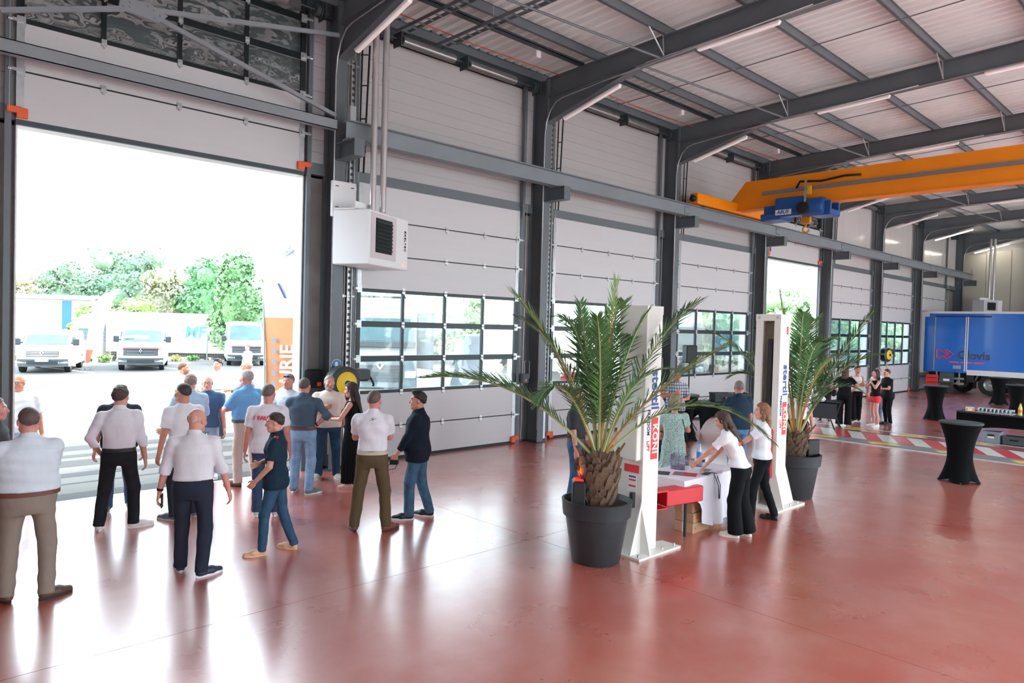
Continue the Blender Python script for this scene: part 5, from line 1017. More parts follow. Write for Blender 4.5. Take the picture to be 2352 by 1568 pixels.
def potted_palm(loc, lab, fronds, seed, trunk_h=0.62, trunk_r=0.17, stub_orange=True):
    t = thing('potted_palm', lab, 'palm', loc); r = random.Random(seed)
    m = MB(); m.lathe([(0.0, 0), (0.265, 0), (0.275, 0.012), (0.355, 0.52), (0.385, 0.53), (0.40, 0.69), (0.402, 0.70), (0.375, 0.705), (0.35, 0.63), (0.0, 0.62)], 40); m.build('pot', POTM, t, 35)
    m = MB(); n = 22
    for k in range(6):
        pass
    m.lathe([(0.0, 0.655), (0.2, 0.66), (0.30, 0.655), (0.363, 0.645), (0.363, 0.60), (0.0, 0.60)], 32); m.build('soil', SOIL, t, 60)
    z0 = 0.62
    prof = [(trunk_r*0.85, z0), (trunk_r*1.0, z0+0.1), (trunk_r*1.15, z0+trunk_h*0.5), (trunk_r*0.95, z0+trunk_h*0.85), (trunk_r*0.5, z0+trunk_h)]
    MB().lathe([(0.0, z0-0.01)]+prof+[(0.0, z0+trunk_h+0.02)], 20).build('trunk', BARK, t, 60)
    rows = 7; nk = 0
    for k in range(rows):
        zz = z0+0.03+k*trunk_h*0.86/rows; rr = np.interp(zz, [p[1] for p in prof], [p[0] for p in prof]); cnt = 12
        for j in range(cnt):
            a = 2*PI*(j+0.5*(k % 2))/cnt+r.uniform(-0.1, 0.1); o = instance(SCALE, 'leaf_base', t, ((rr-0.012)*math.cos(a), (rr-0.012)*math.sin(a), zz), (r.uniform(-0.25, 0.02), 0, a-PI/2)); sc = r.uniform(0.8, 1.25)*trunk_r/0.17; o.scale = (sc, sc, sc*r.uniform(0.8, 1.3))
    for j in range(16):       # cut leaf stubs round the crown
        a = 2*PI*j/16+r.uniform(-0.15, 0.15); L_ = r.uniform(0.12, 0.26); rr = trunk_r*0.7
        MB().tube([(rr*math.cos(a), rr*math.sin(a), z0+trunk_h*0.72), ((rr+L_*0.75)*math.cos(a), (rr+L_*0.75)*math.sin(a), z0+trunk_h*0.8+L_*0.9)], [0.022, 0.012], 5).build('leaf_stub', BARK, t)
    for k, (tip, kw) in enumerate(fronds):
        fm = frond(tip, seed*50+k, **kw); o = fm.build('frond', [LEAF[k % 3], RACHO if k % 3 == 1 else RACH], t, loc=(0, 0, z0+trunk_h-0.02))
    return t
# fronds: tip relative to crown (crown at 1.2 m); camera right = (0.725,-0.689), away = (0.689,0.725)
def T(rt, aw, up): return (0.725*rt+0.689*aw, -0.689*rt+0.725*aw, up)
F1 = [(T(-1.98, 0.1, 0.80), dict(ctrl=T(-0.95, 0.05, 0.95), n=58, lift=0.45)), (T(-1.0, 0.25, 1.80), dict(ctrl=T(-0.45, 0.1, 1.25))), (T(-0.95, -0.2, 1.52), dict(ctrl=T(-0.35, -0.1, 1.25))), (T(-0.22, 0.4, 1.72), dict(ctrl=T(-0.12, 0.15, 1.0), Lm=0.3)),
      (T(0.13, -0.1, 1.96), dict(ctrl=T(0.05, -0.05, 1.1), Lm=0.34, n=58)), (T(0.48, -0.15, 1.62), dict(ctrl=T(0.22, -0.1, 1.2), Lm=0.34, n=58)), (T(1.12, 0.25, 1.76), dict(ctrl=T(0.55, 0.1, 1.35))), (T(1.45, 0.1, 1.28), dict(ctrl=T(0.5, 0.0, 0.75), n=58)), (T(1.93, -0.05, 0.22), dict(ctrl=T(1.05, 0.0, 1.05), n=58)),
      (T(-0.72, -0.5, 0.62), dict(ctrl=T(-0.45, -0.3, 1.15), Lm=0.3)), (T(-0.35, 0.9, 1.5), dict(n=48)), (T(0.5, 0.8, 1.45), dict(n=48)), (T(-0.1, -0.35, 1.55), dict(ctrl=T(0.0, -0.1, 1.1), Lm=0.3)), (T(0.28, 0.3, 1.75), dict(Lm=0.3, n=48)), (T(-0.5, 0.2, 1.55), dict(Lm=0.3, n=50)), (T(0.75, -0.45, 1.0), dict(Lm=0.28, n=48, ctrl=T(0.3, -0.2, 1.1)))]
potted_palm((6.27, 5.12, 0), 'large potted palm in a black tub in front of the first lift post', F1, 11)
F2 = [(T(-1.42, 0.1, 1.62), dict(ctrl=T(-0.7, 0.05, 1.35))), (T(-0.30, 0.1, 2.25), dict(ctrl=T(-0.12, 0.05, 1.3), n=58)), (T(1.18, 0.0, 2.02), dict(ctrl=T(0.5, 0.0, 1.15), n=58)), (T(1.24, -0.1, 1.32), dict(ctrl=T(0.6, -0.05, 1.3), n=58)), (T(0.30, 0.2, 1.85), dict()), (T(-0.05, -0.25, 1.95), dict(Lm=0.3)), (T(0.72, 0.4, 1.55), dict(n=50)), (T(-0.75, -0.1, 1.25), dict(ctrl=T(-0.4, 0.0, 1.3))),
      (T(0.85, -0.35, 0.75), dict(ctrl=T(0.4, -0.2, 1.05), Lm=0.3)), (T(-0.4, 0.7, 1.7), dict(n=48)), (T(0.55, -0.5, 1.3), dict(Lm=0.3, n=50)), (T(-1.0, 0.2, 0.9), dict(ctrl=T(-0.6, 0.1, 1.15))), (T(0.15, -0.5, 1.5), dict(Lm=0.3, n=50)), (T(1.0, 0.5, 1.1), dict(n=48))]
potted_palm((11.25, 5.1, 0), 'potted palm in a black tub beside the second lift post', F2, 23, 0.42, 0.14)
def pot_lamp(loc, rz, lab):
    t = thing('uplighter', lab, 'lamp', loc, rz); m = MB(); m.bbox((-0.11, -0.07, 0), (0.11, 0.07, 0.29), 0.02); m.build('housing', BLACK, t); MB().box((-0.09, -0.05, 0.288), (0.09, 0.05, 0.294)).build('lens', mat('lens_red', '#e0261c', 0.2, emit=0.5), t)
    l = bpy.data.lights.new('uplight', 'SPOT'); l.energy = 2.0; l.color = (1.0, 0.25, 0.08); l.spot_size = 1.5; l.shadow_soft_size = 0.06; lo_ = bpy.data.objects.new('uplight', l); COL.objects.link(lo_); lo_.parent = t; lo_.location = (0, 0, 0.33); lo_.rotation_euler = (PI, 0, 0)
pot_lamp((6.27-0.26, 5.12+0.06, 0.655), 0.8, 'black uplighter glowing red in the tub of the large palm')
pot_lamp((11.25+0.20, 5.1-0.17, 0.655), -0.5, 'black uplighter glowing red in the tub of the second palm')
# ================================================================ two-post lift
LIFTW = mat('lift_cream', '#e9e5de', 0.4, 0, 0.02, 2); LIFTB = mat('lift_inside', '#a89f8c', 0.5); REDL = mat('lift_red', '#d0242c', 0.35, 0, 0.04, 2); BLUEP = mat('print_blue', '#2f4f9c', 0.5); REDPR = mat('print_red_bright', '#e5383c', 0.5)
def lift_post(loc, slot, lab, ctl):
    t = thing('lift_post', lab, 'vehicle lift', loc); H = 2.92; X_, Y_ = 0.31, 0.39
    poly = [(0, 0), (X_, 0), (X_, 0.10), (X_-0.05, 0.10), (X_-0.05, 0.04), (0.04, 0.04), (0.04, Y_-0.04), (X_-0.05, Y_-0.04), (X_-0.05, Y_-0.10), (X_, Y_-0.10), (X_, Y_), (0, Y_)]
    if slot < 0: poly = [(X_-a, b) for a, b in poly][::-1]
    m = MB(); m.prism(poly, 0.02, H, lambda a, b, q: (a, b, q)); m.build('post', LIFTW, t)
    MB().box((-0.005, -0.005, H-0.1), (X_+0.005, Y_+0.005, H)).build('head_plate', LIFTW, t)
    for yy in (0.05, Y_-0.05): MB().tube([(-0.012 if slot < 0 else X_+0.005, yy, H-0.05), (-0.004 if slot < 0 else X_+0.012, yy, H-0.05)], 0.02, 8).build('bolt', GALV, t)
    xs_ = 0.03 if slot < 0 else X_-0.06
    MB().box((xs_+ (0.19 if slot < 0 else -0.17), 0.045, 0.05), (xs_+(0.20 if slot < 0 else -0.16), Y_-0.045, H-0.12)).build('back_plate', LIFTB, t)
    MB().box((xs_+0.03, 0.15, 1.3), (xs_+0.06, 0.22, 2.55)).build('carriage_guard', BLACK, t)
    MB().bbox((xs_-0.06, 0.06, 0.45), (xs_+0.10, Y_-0.06, 1.2), 0.02).build('carriage', REDL, t)
    m = MB(); m.prism([(-0.22, -0.15), (0.62, -0.15), (0.62, 0.12), (0.48, 0.16), (0.48, 0.42), (-0.22, 0.42)] if slot > 0 else [(-0.2, -0.15), (0.70, -0.15), (0.70, 0.18), (0.5, 0.42), (-0.2, 0.42)], 0.0, 0.025, lambda a, b, q: (a, b, q)); m.build('base_plate', LIFTW, t)
    for a, b in ((-0.17, -0.1), (0.30, -0.1), (0.55, -0.1), (-0.17, 0.36)): MB().tube([(a, b, 0.02), (a, b, 0.06)], 0.016, 6).build('anchor_bolt', GALV, t)
    m = MB(); m.prism([(0.0 if slot > 0 else X_, 0.02), (-0.2 if slot > 0 else X_+0.32, 0.02), (0.0 if slot > 0 else X_, 0.62)], -0.01, 0.012, lambda a, b, q: (a, 0.01+q, b)); m.build('gusset', LIFTW, t)
    m = MB(); m.prism([(0.0, 0.02), (-0.14, 0.02), (0.0, 0.55)], 0.0, 0.02, lambda a, b, q: (q, a, b)); m.build('gusset', LIFTW, t)
    xm = 0.20
    lettering('stertil', 0.20, BLUEP, t, (xm, -0.004, 1.93), (PI/2, PI/2, 0), 0.004)
    m = MB()
    for k in range(4):
        z = 1.54-k*0.125; m.box((xm-0.055, -0.004, z-0.06), (xm+0.075, 0.0, z+0.06))
    m.build('logo_block', REDPR, t); lettering('KONI', 0.135, LIFTW, t, (xm+0.012, -0.006, 1.35), (PI/2, PI/2, 0), 0.004, 1.1)
    lettering('FREEDOM', 0.07, BLUEP, t, (xm-0.115, -0.004, 1.55), (PI/2, PI/2, 0), 0.001); lettering('LIFT', 0.07, REDPR, t, (xm-0.115, -0.004, 1.27), (PI/2, PI/2, 0), 0.001)
    if ctl:
        MB().bbox((-0.09, 0.03, 1.10), (0.0, 0.26, 1.82), 0.015).build('control_cabinet', LIFTW, t); MB().lathe([(0.0, 0), (0.032, 0), (0.032, 0.03), (0.0, 0.03)], 14, M=Tr(-0.09, 0.12, 1.62) @ Matrix.Rotation(-PI/2, 4, 'Y')).build('main_switch', mat('switch_yellow', '#d8a21c', 0.4), t)
        for (a, b, c, d, mm) in ((0.19, 0.30, 1.25, 1.75, REDPR), (0.05, 0.26, 0.95, 1.04, REDPR), (0.08, 0.2, 0.72, 0.92, WHITE), (0.09, 0.19, 0.85, 0.87, REDPR), (0.09, 0.19, 0.78, 0.80, REDPR), (0.09, 0.19, 0.89, 0.91, BLUEP)):
            x_ = -0.095 if c > 1.1 and b < 0.29 else -0.004
            MB().box((x_-(0.002 if mm is WHITE else 0.004), a, c), (x_+0.004, b, d)).build('label_plate', mm, t)
        MB().tube([(-0.05, 0.10, 0.55), (-0.05, 0.10, 0.72)], 0.035, 10).build('hydraulic_cap', BLACK, t, 40)
    else:
        MB().box((0.20, -0.004, 2.62), (0.25, 0.0, 2.74)).build('label_plate', REDPR, t)
    return t
lift_post((6.82, 4.9, 0), 1, 'cream lift post with control cabinet and red KONI lettering behind the large palm', True)
lift_post((10.17, 4.9, 0), -1, 'cream lift post with open channel and red KONI lettering beside the second palm', False)
t = thing('swing_arm', 'red swing arm of the lift reaching under the white table', 'lift arm', (7.13, 5.08, 0.45))
ang = -0.18; M_ = Rz(ang)
m = MB(); m.box((0.0, -0.12, 0.0), (0.28, 0.12, 0.012), 0, M_); m.box((0.0, -0.12, 0.21), (0.28, 0.12, 0.23), 0, M_); m.box((0.0, -0.12, 0.0), (0.012, 0.12, 0.23), 0, M_); m.box((0.0, 0.1, 0.0), (0.28, 0.12, 0.23), 0, M_); m.build('arm_head', REDL, t)
m = MB(); m.bbox((0.27, -0.11, 0.02), (0.92, 0.10, 0.22), 0.012, 0, M_); m.build('arm_beam', REDL, t)
MB().tube([tuple(M_ @ Vector((0.13, 0, 0.02))), tuple(M_ @ Vector((0.13, 0, 0.11)))], 0.05, 12).build('pivot', BLACK, t, 40); MB().tube([tuple(M_ @ Vector((0.08, -0.02, 0.23))), tuple(M_ @ Vector((0.08, -0.02, 0.31)))], 0.02, 8).build('lock_pin', GALV, t); MB().tube([tuple(M_ @ Vector((0.04, -0.02, 0.31))), tuple(M_ @ Vector((0.12, -0.02, 0.31)))], 0.012, 6).build('lock_knob', BLACK, t)
t = thing('swing_arm', 'red swing arm folded behind the second lift post by the palm tub', 'lift arm', (10.52, 5.2, 0.5))
MB().bbox((0.0, -0.1, 0), (0.30, 0.1, 0.2), 0.015).build('arm_beam', REDL, t); MB().lathe([(0, 0), (0.07, 0), (0.07, 0.04), (0, 0.04)], 14, M=Tr(0.2, -0.1, 0.22)).build('support_pad', BLACK, t, 40)
# ================================================================ white table with cloth
TX0, TX1, TY0, TY1, TZ = 7.74, 9.16, 4.92, 5.62, 0.735
t = thing('folding_table', 'folding table with black legs under the white cloth', 'table', (TX0, TY0, 0))
MB().box((0.02, 0.02, TZ-0.035), (TX1-TX0-0.02, TY1-TY0-0.02, TZ-0.004)).build('tabletop', WHITE, t)
for a in (0.14, TX1-TX0-0.14):
    for b in (0.06, TY1-TY0-0.06): MB().tube([(a, b, 0), (a, b, TZ-0.03)], 0.02, 8).build('leg', BLACK, t)
def tablecloth():
    m = MB(); per = []; n1, n2 = 30, 15
    for i in range(n1): per.append((TX0+(TX1-TX0)*i/n1, TY0, 0, -1))
    for i in range(n2): per.append((TX1, TY0+(TY1-TY0)*i/n2, 1, 0))
    for i in range(n1): per.append((TX1-(TX1-TX0)*i/n1, TY1, 0, 1))
    for i in range(n2): per.append((TX0, TY1-(TY1-TY0)*i/n2, -1, 0))
    rings = []; r = random.Random(4); ph = [r.uniform(-0.4, 0.4) for _ in per]
    for k, fz in enumerate((0.0, 0.02, 0.2, 0.45, 0.7, 1.0)):
        ring = []
        for i, (x, y_, nx, ny) in enumerate(per):
            u = (x-TX0)/(TX1-TX0)
            if ny == -1: dz_ = 0.26+0.36*max(0, min(1, (u-0.18)/0.12))*(1-0.12*math.sin(u*9))
            elif nx == 1: dz_ = 0.60
            elif ny == 1: dz_ = 0.45
            else: dz_ = 0.28
            wv = 0.035*fz*(1+math.sin(i*1.15+ph[i]))
            ring.append(Vector((x+nx*wv, y_+ny*wv, TZ-dz_*fz+(0.003 if k == 0 else 0))))
        rings.append(ring)
    m.loft(rings, cap=False); n = len(per); m.f.append(tuple(range(n))); m.m.append(0); return m
o = tablecloth().build('tablecloth', mat('cloth_linen', '#e9e6f0', 0.8, 0, 0.03, 4, 0.2, 14), None, 50); tag(o, 'white cloth draped over the folding table', 'tablecloth')
tz = TZ+0.006
for k, (x, y_, a, cc, lab) in enumerate(((7.92, 5.44, 0.5, '#3a3a3e', 'dark printed leaflet lying flat on the white cloth'), (8.13, 5.16, 0.45, '#c73a44', 'red printed leaflet lying flat on the white cloth'), (8.62, 5.06, 0.4, '#d8c6d0', 'pale pink leaflet lying flat on the white cloth'))):
    t = thing('leaflet', lab, 'leaflet', (x, y_, tz), a); MB().box((-0.11, -0.15, 0), (0.11, 0.15, 0.004)).build('sheet', mat('paper_'+cc, cc, 0.6, 0, 0.4, 14), t); MB().box((-0.09, 0.02, 0.004), (0.09, 0.12, 0.005)).build('photo_panel', mat('paper_img_'+cc, '#77777c', 0.5, 0, 0.6, 20), t)
ACR = glassmat('acrylic_clear', (0.92, 0.92, 0.96), 0.12)
for x, y_, w_, h_, lab in ((8.40, 5.42, 0.20, 0.20, 'clear acrylic ballot box on the white table'), (8.80, 5.38, 0.16, 0.10, 'small clear gift box on the white table')):
    t = thing('clear_box', lab, 'box', (x, y_, tz), 0.3); m = MB()
    for a, b in (((-w_/2, -w_/2, 0), (-w_/2+0.004, w_/2, h_)), ((w_/2-0.004, -w_/2, 0), (w_/2, w_/2, h_)), ((-w_/2, -w_/2, 0), (w_/2, -w_/2+0.004, h_)), ((-w_/2, w_/2-0.004, 0), (w_/2, w_/2, h_)), ((-w_/2, -w_/2, 0), (w_/2, w_/2, 0.004))): m.box(a, b)
    m.build('walls', ACR, t); MB().bbox((-w_/2+0.02, -w_/2+0.02, 0.005), (w_/2-0.03, w_/2-0.03, 0.05), 0.006).build('papers', mat('paper_lilac', '#b9a6c4', 0.6, 0, 0.3, 30), t)
t = thing('lanyard_phone', 'black smartphone with lanyard hanging off the front table edge', 'phone', (8.35, 4.97, tz), 0.2)
MB().bbox((-0.04, -0.02, 0), (0.11, 0.06, 0.010), 0.003).build('casing', BLACK, t); MB().tube([(0.10, 0.0, 0.01), (0.16, -0.075, 0.0), (0.17, -0.13, -0.15), (0.165, -0.13, -0.32), (0.14, -0.13, -0.33), (0.13, -0.12, -0.15), (0.09, -0.07, 0.002)], 0.006, 6).build('lanyard', BLACK, t, 180)
def bottle(name, loc, lab, h, r, body, cap, label, liquid=None, group=None):
    t = thing(name, lab, 'bottle', loc, 0, group)
    MB().lathe([(0, 0), (r, 0.005), (r, h*0.55), (r*0.92, h*0.62), (r*0.45, h*0.86), (r*0.38, h*0.93), (0, h*0.93)], 16).build('bottle_body', body, t, 40)
    MB().lathe([(0, h*0.92), (r*0.42, h*0.92), (r*0.42, h), (0, h)], 12).build('cap', cap, t, 40); MB().lathe([(r*1.0, h*0.25), (r*1.02, h*0.25), (r*1.02, h*0.5), (r*1.0, h*0.5)], 16).build('label_band', label, t, 40)
WATER = glassmat('bottle_clear', (0.85, 0.93, 0.97), 0.14)
bottle('water_bottle', (9.02, 5.5, tz), 'clear water bottle with blue label on the white table', 0.30, 0.04, WATER, mat('cap_blue', '#3f6fc8', 0.4), mat('label_blue', '#5f86cf', 0.4))
BOXM = mat('cardboard', '#c39a78', 0.85, 0, 0.08, 5); TAPE = mat('tape_white', '#e4dcd8', 0.5)
for k, (x, y_, z, nm) in enumerate(((8.05, 4.97, 0, 'bottom'), (8.06, 4.97, 0.135, 'middle'), (8.05, 4.98, 0.27, 'top'), (8.52, 5.06, 0.0, 'lower'), (8.52, 5.06, 0.135, 'upper'))):
    t = thing('cardboard_box', '%s cardboard box of the %s stack under the white table' % (nm, 'taped front' if k < 3 else 'rear'), 'box', (x, y_, z))
    MB().bbox((0, 0, 0), (0.40, 0.28, 0.132), 0.004).build('carton', BOXM, t)
    MB().box((0.17-0.03-0.17, 0.11, 0.0), (0.0, 0.17, 0.132)).build('tape', TAPE, t) if False else MB().box((-0.002, 0.10, 0.0), (0.0, 0.16, 0.132)).build('tape', TAPE, t)
    MB().box((0.06, -0.002, 0.05), (0.08, 0.0, 0.075)).build('stamp', REDPR, t)
# ================================================================ stretch-covered tables
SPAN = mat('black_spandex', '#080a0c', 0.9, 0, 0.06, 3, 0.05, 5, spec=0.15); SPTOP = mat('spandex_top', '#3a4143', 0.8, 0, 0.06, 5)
def cocktail(loc, lab, rz=0.3, R=0.35, H=1.10):
    t = thing('cocktail_table', lab, 'table', loc, rz, 'black stretch-covered cocktail tables'); n = 48; rings = []
    for k in range(15):
        z = k/14; ring = []
        for j in range(n):
            a = 2*PI*j/n; waist = 0.205+0.145*max(0, (z-0.42)/0.58)**1.9; lobe = abs(math.cos(2*a))**1.4; foot = max(0, (0.42-z)/0.42)**1.6*(0.04+0.095*lobe)
            hem = 0.055*(1-lobe)*max(0, 1-z*14); ring.append(Vector(((waist+foot)*math.cos(a), (waist+foot)*math.sin(a), z*(H-0.02)+hem)))
        rings.append(ring)
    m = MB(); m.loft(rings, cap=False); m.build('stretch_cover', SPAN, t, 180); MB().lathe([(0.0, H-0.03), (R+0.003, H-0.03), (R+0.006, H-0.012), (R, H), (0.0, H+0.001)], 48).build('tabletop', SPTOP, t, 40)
    for j in range(4):
        a = j*PI/2; MB().tube([(0.31*math.cos(a), 0.31*math.sin(a), 0), (0.31*math.cos(a), 0.31*math.sin(a), 0.03)], 0.03, 8).build('foot', BLACK, t)
cocktail((14.95, 3.70, 0), 'black stretch-covered cocktail table in the foreground of the long buffet table')
cocktail((25.35, 7.02, 0), 'black stretch-covered cocktail table near the rear of the blue truck', 0.6)
cocktail((33.6, 7.05, 0), 'black stretch-covered cocktail table in front of the truck wheel', 0.2)
cocktail((29.0, 5.55, 0), 'black stretch-covered cocktail table beyond the drinks bottles', 0.5)
cocktail((14.75, 9.45, 0), 'black stretch-covered round table where the man in plaid leans', 0.4)
def buffet(loc, rz, L_, W_, H, lab):
    t = thing('buffet_table', lab, 'table', loc, rz); m = MB(); n = 24
    def side(p0, p1, nrm):
        rows = []
        p0 = Vector(p0); p1 = Vector(p1); nv_ = Vector(nrm)
        for k in range(6):
            f = k/5; row = []
            for i in range(n+1):
                u = i/n; hem = (H*0.56)*(1-abs(2*u-1)**5); z = H*(1-f)+hem*f+0.01*f; bow = -0.05*math.sin(PI*f*0.9)*(1-abs(2*u-1)**4); p = p0.lerp(p1, u)+nv_*bow; row.append(Vector((p.x, p.y, z)))
            rows.append(row)
        m.loft(rows, cap=False, closed=False)
    side((0, 0, 0), (L_, 0, 0), (0, -1, 0)); side((L_, 0, 0), (L_, W_, 0), (1, 0, 0)); side((L_, W_, 0), (0, W_, 0), (0, 1, 0)); side((0, W_, 0), (0, 0, 0), (-1, 0, 0)); m.build('stretch_cover', SPAN, t, 180)
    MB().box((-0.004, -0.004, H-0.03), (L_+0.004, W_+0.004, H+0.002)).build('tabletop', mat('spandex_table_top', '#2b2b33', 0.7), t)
    return t
buffet((20.95, 5.30, 0), -PI/2, 3.6, 0.75, 0.75, 'long black stretch-covered buffet table holding glasses and bottles')   # runs along -y
buffet((16.4, 10.0, 0), -0.6, 1.9, 0.75, 0.75, 'black covered serving table with crates behind the white table')
GLS = glassmat('tumbler_glass', (0.86, 0.92, 0.96), 0.25); gm = MB(); gm.lathe([(0.030, 0), (0.036, 0.10), (0.034, 0.10), (0.028, 0.006), (0.0, 0.006)], 10); gm = gm.mesh('tumbler', GLS, 40)
for i in range(4):
    for j in range(9):
        o = link('drinking_glass', gm, None, (21.12+0.09*i, 4.85-0.085*j, 0.755)); tag(o, 'clear tumbler in the block of glasses on the buffet table', 'glass', 'tumblers on the buffet')
o = MB().box((21.06, 4.12, 0.753), (21.46, 4.92, 0.756)).build('paper_mat', WHITE); tag(o, 'white paper mat under the block of tumblers', 'mat')
for o in bpy.data.objects:
    if o.name.startswith('drinking_glass'): o.location.z = 0.7575
t = thing('napkin_box', 'small orange and white napkin carton on the end of the buffet', 'box', (21.15, 5.05, 0.753), 0.3); MB().bbox((-0.08, -0.1, 0), (0.08, 0.1, 0.09), 0.004).build('carton', mat('napkin_orange', '#e0a878', 0.7), t); MB().box((-0.082, -0.04, 0.02), (-0.08, 0.05, 0.08)).build('label_panel', WHITE, t); MB().box((-0.07, -0.09, 0.09), (0.07, 0.09, 0.105)).build('napkins', WHITE, t)
bottle('juice_bottle', (21.15, 3.98, 0.753), 'yellow orange-juice bottle with orange label on the buffet', 0.31, 0.045, mat('juice', '#e9d36a', 0.25, 0, 0.03), mat('cap_red', '#d8433c', 0.4), mat('label_orange', '#f08a2a', 0.4))
bottle('cola_bottle', (21.2, 3.84, 0.753), 'dark cola bottle with red label on the buffet', 0.27, 0.045, mat('cola', '#2a1614', 0.15, 0, 0.05), MATS['cap_red'], mat('label_red', '#d5262e', 0.4))
CRG = mat('crate_grey', '#8a97a0', 0.55, 0, 0.04); CRD = mat('crate_dark', '#4a555c', 0.55, 0, 0.05)
def crate(loc, rz, d, m_, lab, plate=True):
    t = thing('storage_crate', lab, 'crate', loc, rz); L_, W_, H = d; m = MB()
    for a, b in (((0, 0, 0), (L_, 0.012, H)), ((0, W_-0.012, 0), (L_, W_, H)), ((0, 0, 0), (0.012, W_, H)), ((L_-0.012, 0, 0), (L_, W_, H)), ((0, 0, 0), (L_, W_, 0.012))): m.box(a, b)
    m.build('tub', m_, t)
    m = MB()
    for a, b in (((-0.012, -0.012, H-0.05), (L_+0.012, 0.0, H)), ((-0.012, W_, H-0.05), (L_+0.012, W_+0.012, H)), ((-0.012, 0, H-0.05), (0, W_, H)), ((L_, 0, H-0.05), (L_+0.012, W_, H))): m.box(a, b)
    for x in (0.0, L_-0.04): m.box((x, -0.01, 0), (x+0.04, 0, H-0.05))
    m.build('rim', m_, t); MB().box((L_*0.3, -0.014, H-0.11), (L_*0.7, -0.001, H-0.07)).build('handle_slot', BLACK, t)
    if plate: MB().box((L_*0.3, -0.004, H*0.45), (L_*0.68, -0.001, H*0.6)).build('label_plate', WHITE, t)
    return t
crate((21.02, 4.72, 0), -PI/2, (0.36, 0.34, 0.30), CRG, 'light grey storage crate with white label under the buffet table')
crate((21.08, 4.30, 0), -PI/2, (0.46, 0.34, 0.22), CRD, 'dark grey storage crate under the buffet table', False)
for k, (a, b, z, lab) in enumerate(((0.45, 0.12, 0.755, 'black folding crate on the serving table nearest the round table'), (0.98, 0.12, 0.755, 'black folding crate on the serving table beside the carton'))):
    p_ = Tr(16.4, 10.0, 0) @ Rz(-0.6) @ Vector((a, b, z)); crate(tuple(p_), -0.6, (0.5, 0.36, 0.24), BLACK, lab, False)
p_ = Tr(16.4, 10.0, 0) @ Rz(-0.6) @ Vector((0.72, 0.0, 0.755)); t = thing('paper_carton', 'small tan carton in front of the black crates', 'box', p_, -0.6); MB().bbox((0, 0.02, 0), (0.22, 0.1, 0.14), 0.004).build('carton', mat('carton_tan', '#e0bf98', 0.8), t); MB().box((0.05, 0.016, 0.04), (0.15, 0.02, 0.1)).build('label_panel', WHITE, t)
p_ = Tr(16.4, 10.0, 0) @ Rz(-0.6) @ Vector((1.72, 0.3, 0.755)); bottle('detergent_bottle', tuple(p_), 'small yellow bottle on the serving table end', 0.22, 0.05, mat('yellow_liquid', '#dfe04a', 0.3), WHITE, mat('label_yellow', '#e8e26a', 0.4))
# speaker on tripod
t = thing('speaker_stand', 'slim black stand holding a loudspeaker behind the round table', 'stand', (15.95, 10.1, 0)); MB().tube([(0, 0, 0.05), (0, 0, 1.80)], 0.018, 8).build('pole', BLACK, t); MB().tube([(0, 0, 0.9), (0, 0, 0.98)], 0.03, 8).build('collar', BLACK, t)
for j in range(3): a = j*2.09; MB().tube([(0, 0, 0.45), (0.45*math.cos(a), 0.45*math.sin(a), 0.012)], 0.012, 6).build('leg', BLACK, t)
t = thing('loudspeaker', 'black box loudspeaker on the slim stand before the glazed door', 'speaker', (15.95, 10.1, 1.80), -2.2); MB().bbox((-0.16, -0.14, 0), (0.16, 0.14, 0.46), 0.02).build('cabinet', BLACK, t); MB().box((-0.14, -0.148, 0.03), (0.14, -0.14, 0.43)).build('grille', STEELD, t)
# folding table with dark cloth by the far group, red flag-like display
t = thing('folding_table', 'dark folding table with curved legs beside the far group of women', 'table', (20.1, 8.55, 0), 0.2); MB().box((-0.35, -0.6, 0.72), (0.55, 0.35, 0.75)).build('tabletop', SPAN, t); MB().box((-0.34, -0.59, 0.30), (-0.33, 0.34, 0.72)).build('side_panel', mat('cover_dark', '#3a3f45', 0.7), t); MB().prism([(-0.6, 0.72), (0.35, 0.72), (0.35, 0.34), (-0.35, 0.34)], -0.35, -0.34, lambda a, b, q: (q, a, b)).build('side_panel', MATS['cover_dark'], t)
for a, b in ((-0.3, -0.55), (0.5, -0.55), (-0.3, 0.3), (0.5, 0.3)): MB().tube([(a, b, 0.72), (a, b+0.12, 0.3), (a, b, 0)], 0.018, 8).build('leg', BLACK, t, 180)
t = thing('bag', 'crumpled pale plastic bag on the dark folding table', 'bag', (20.0, 8.5, 0.752), 0.3); MB().lathe([(0, 0), (0.2, 0.0), (0.24, 0.06), (0.17, 0.15), (0.06, 0.2), (0, 0.2)], 10).build('sack', mat('plastic_bag', '#e4eaee', 0.35, 0, 0.1, 9, 0.8, 14), t); MB().tube([(0.0, 0, 0.18), (0.05, 0, 0.26), (0.1, 0, 0.19)], 0.012, 5).build('handle', MATS['plastic_bag'], t)
t = thing('handbag', 'black quilted handbag hanging at the hip of the woman at the dark table', 'bag', (21.45, 8.62, 0.80), 0.3); MB().bbox((-0.14, -0.06, 0.0), (0.14, 0.06, 0.24), 0.03).build('body', BLACK, t); MB().tube([(-0.1, 0, 0.22), (-0.03, 0.02, 0.55), (0.1, 0, 0.22)], 0.008, 6).build('strap', BLACK, t, 180)
t = thing('step_stand', 'small grey metal step frame on the floor behind the women', 'step stool', (24.6, 8.5, 0), 0.3)
for z in (0.15, 0.32, 0.5): MB().box((-0.3, -0.15, z), (0.3, 0.15, z+0.025)).build('tread', GALV, t)
for a in (-0.3, 0.3): MB().tube([(a, -0.2, 0), (a, 0.1, 0.55)], 0.015, 6).build('side_rail', GALV, t)
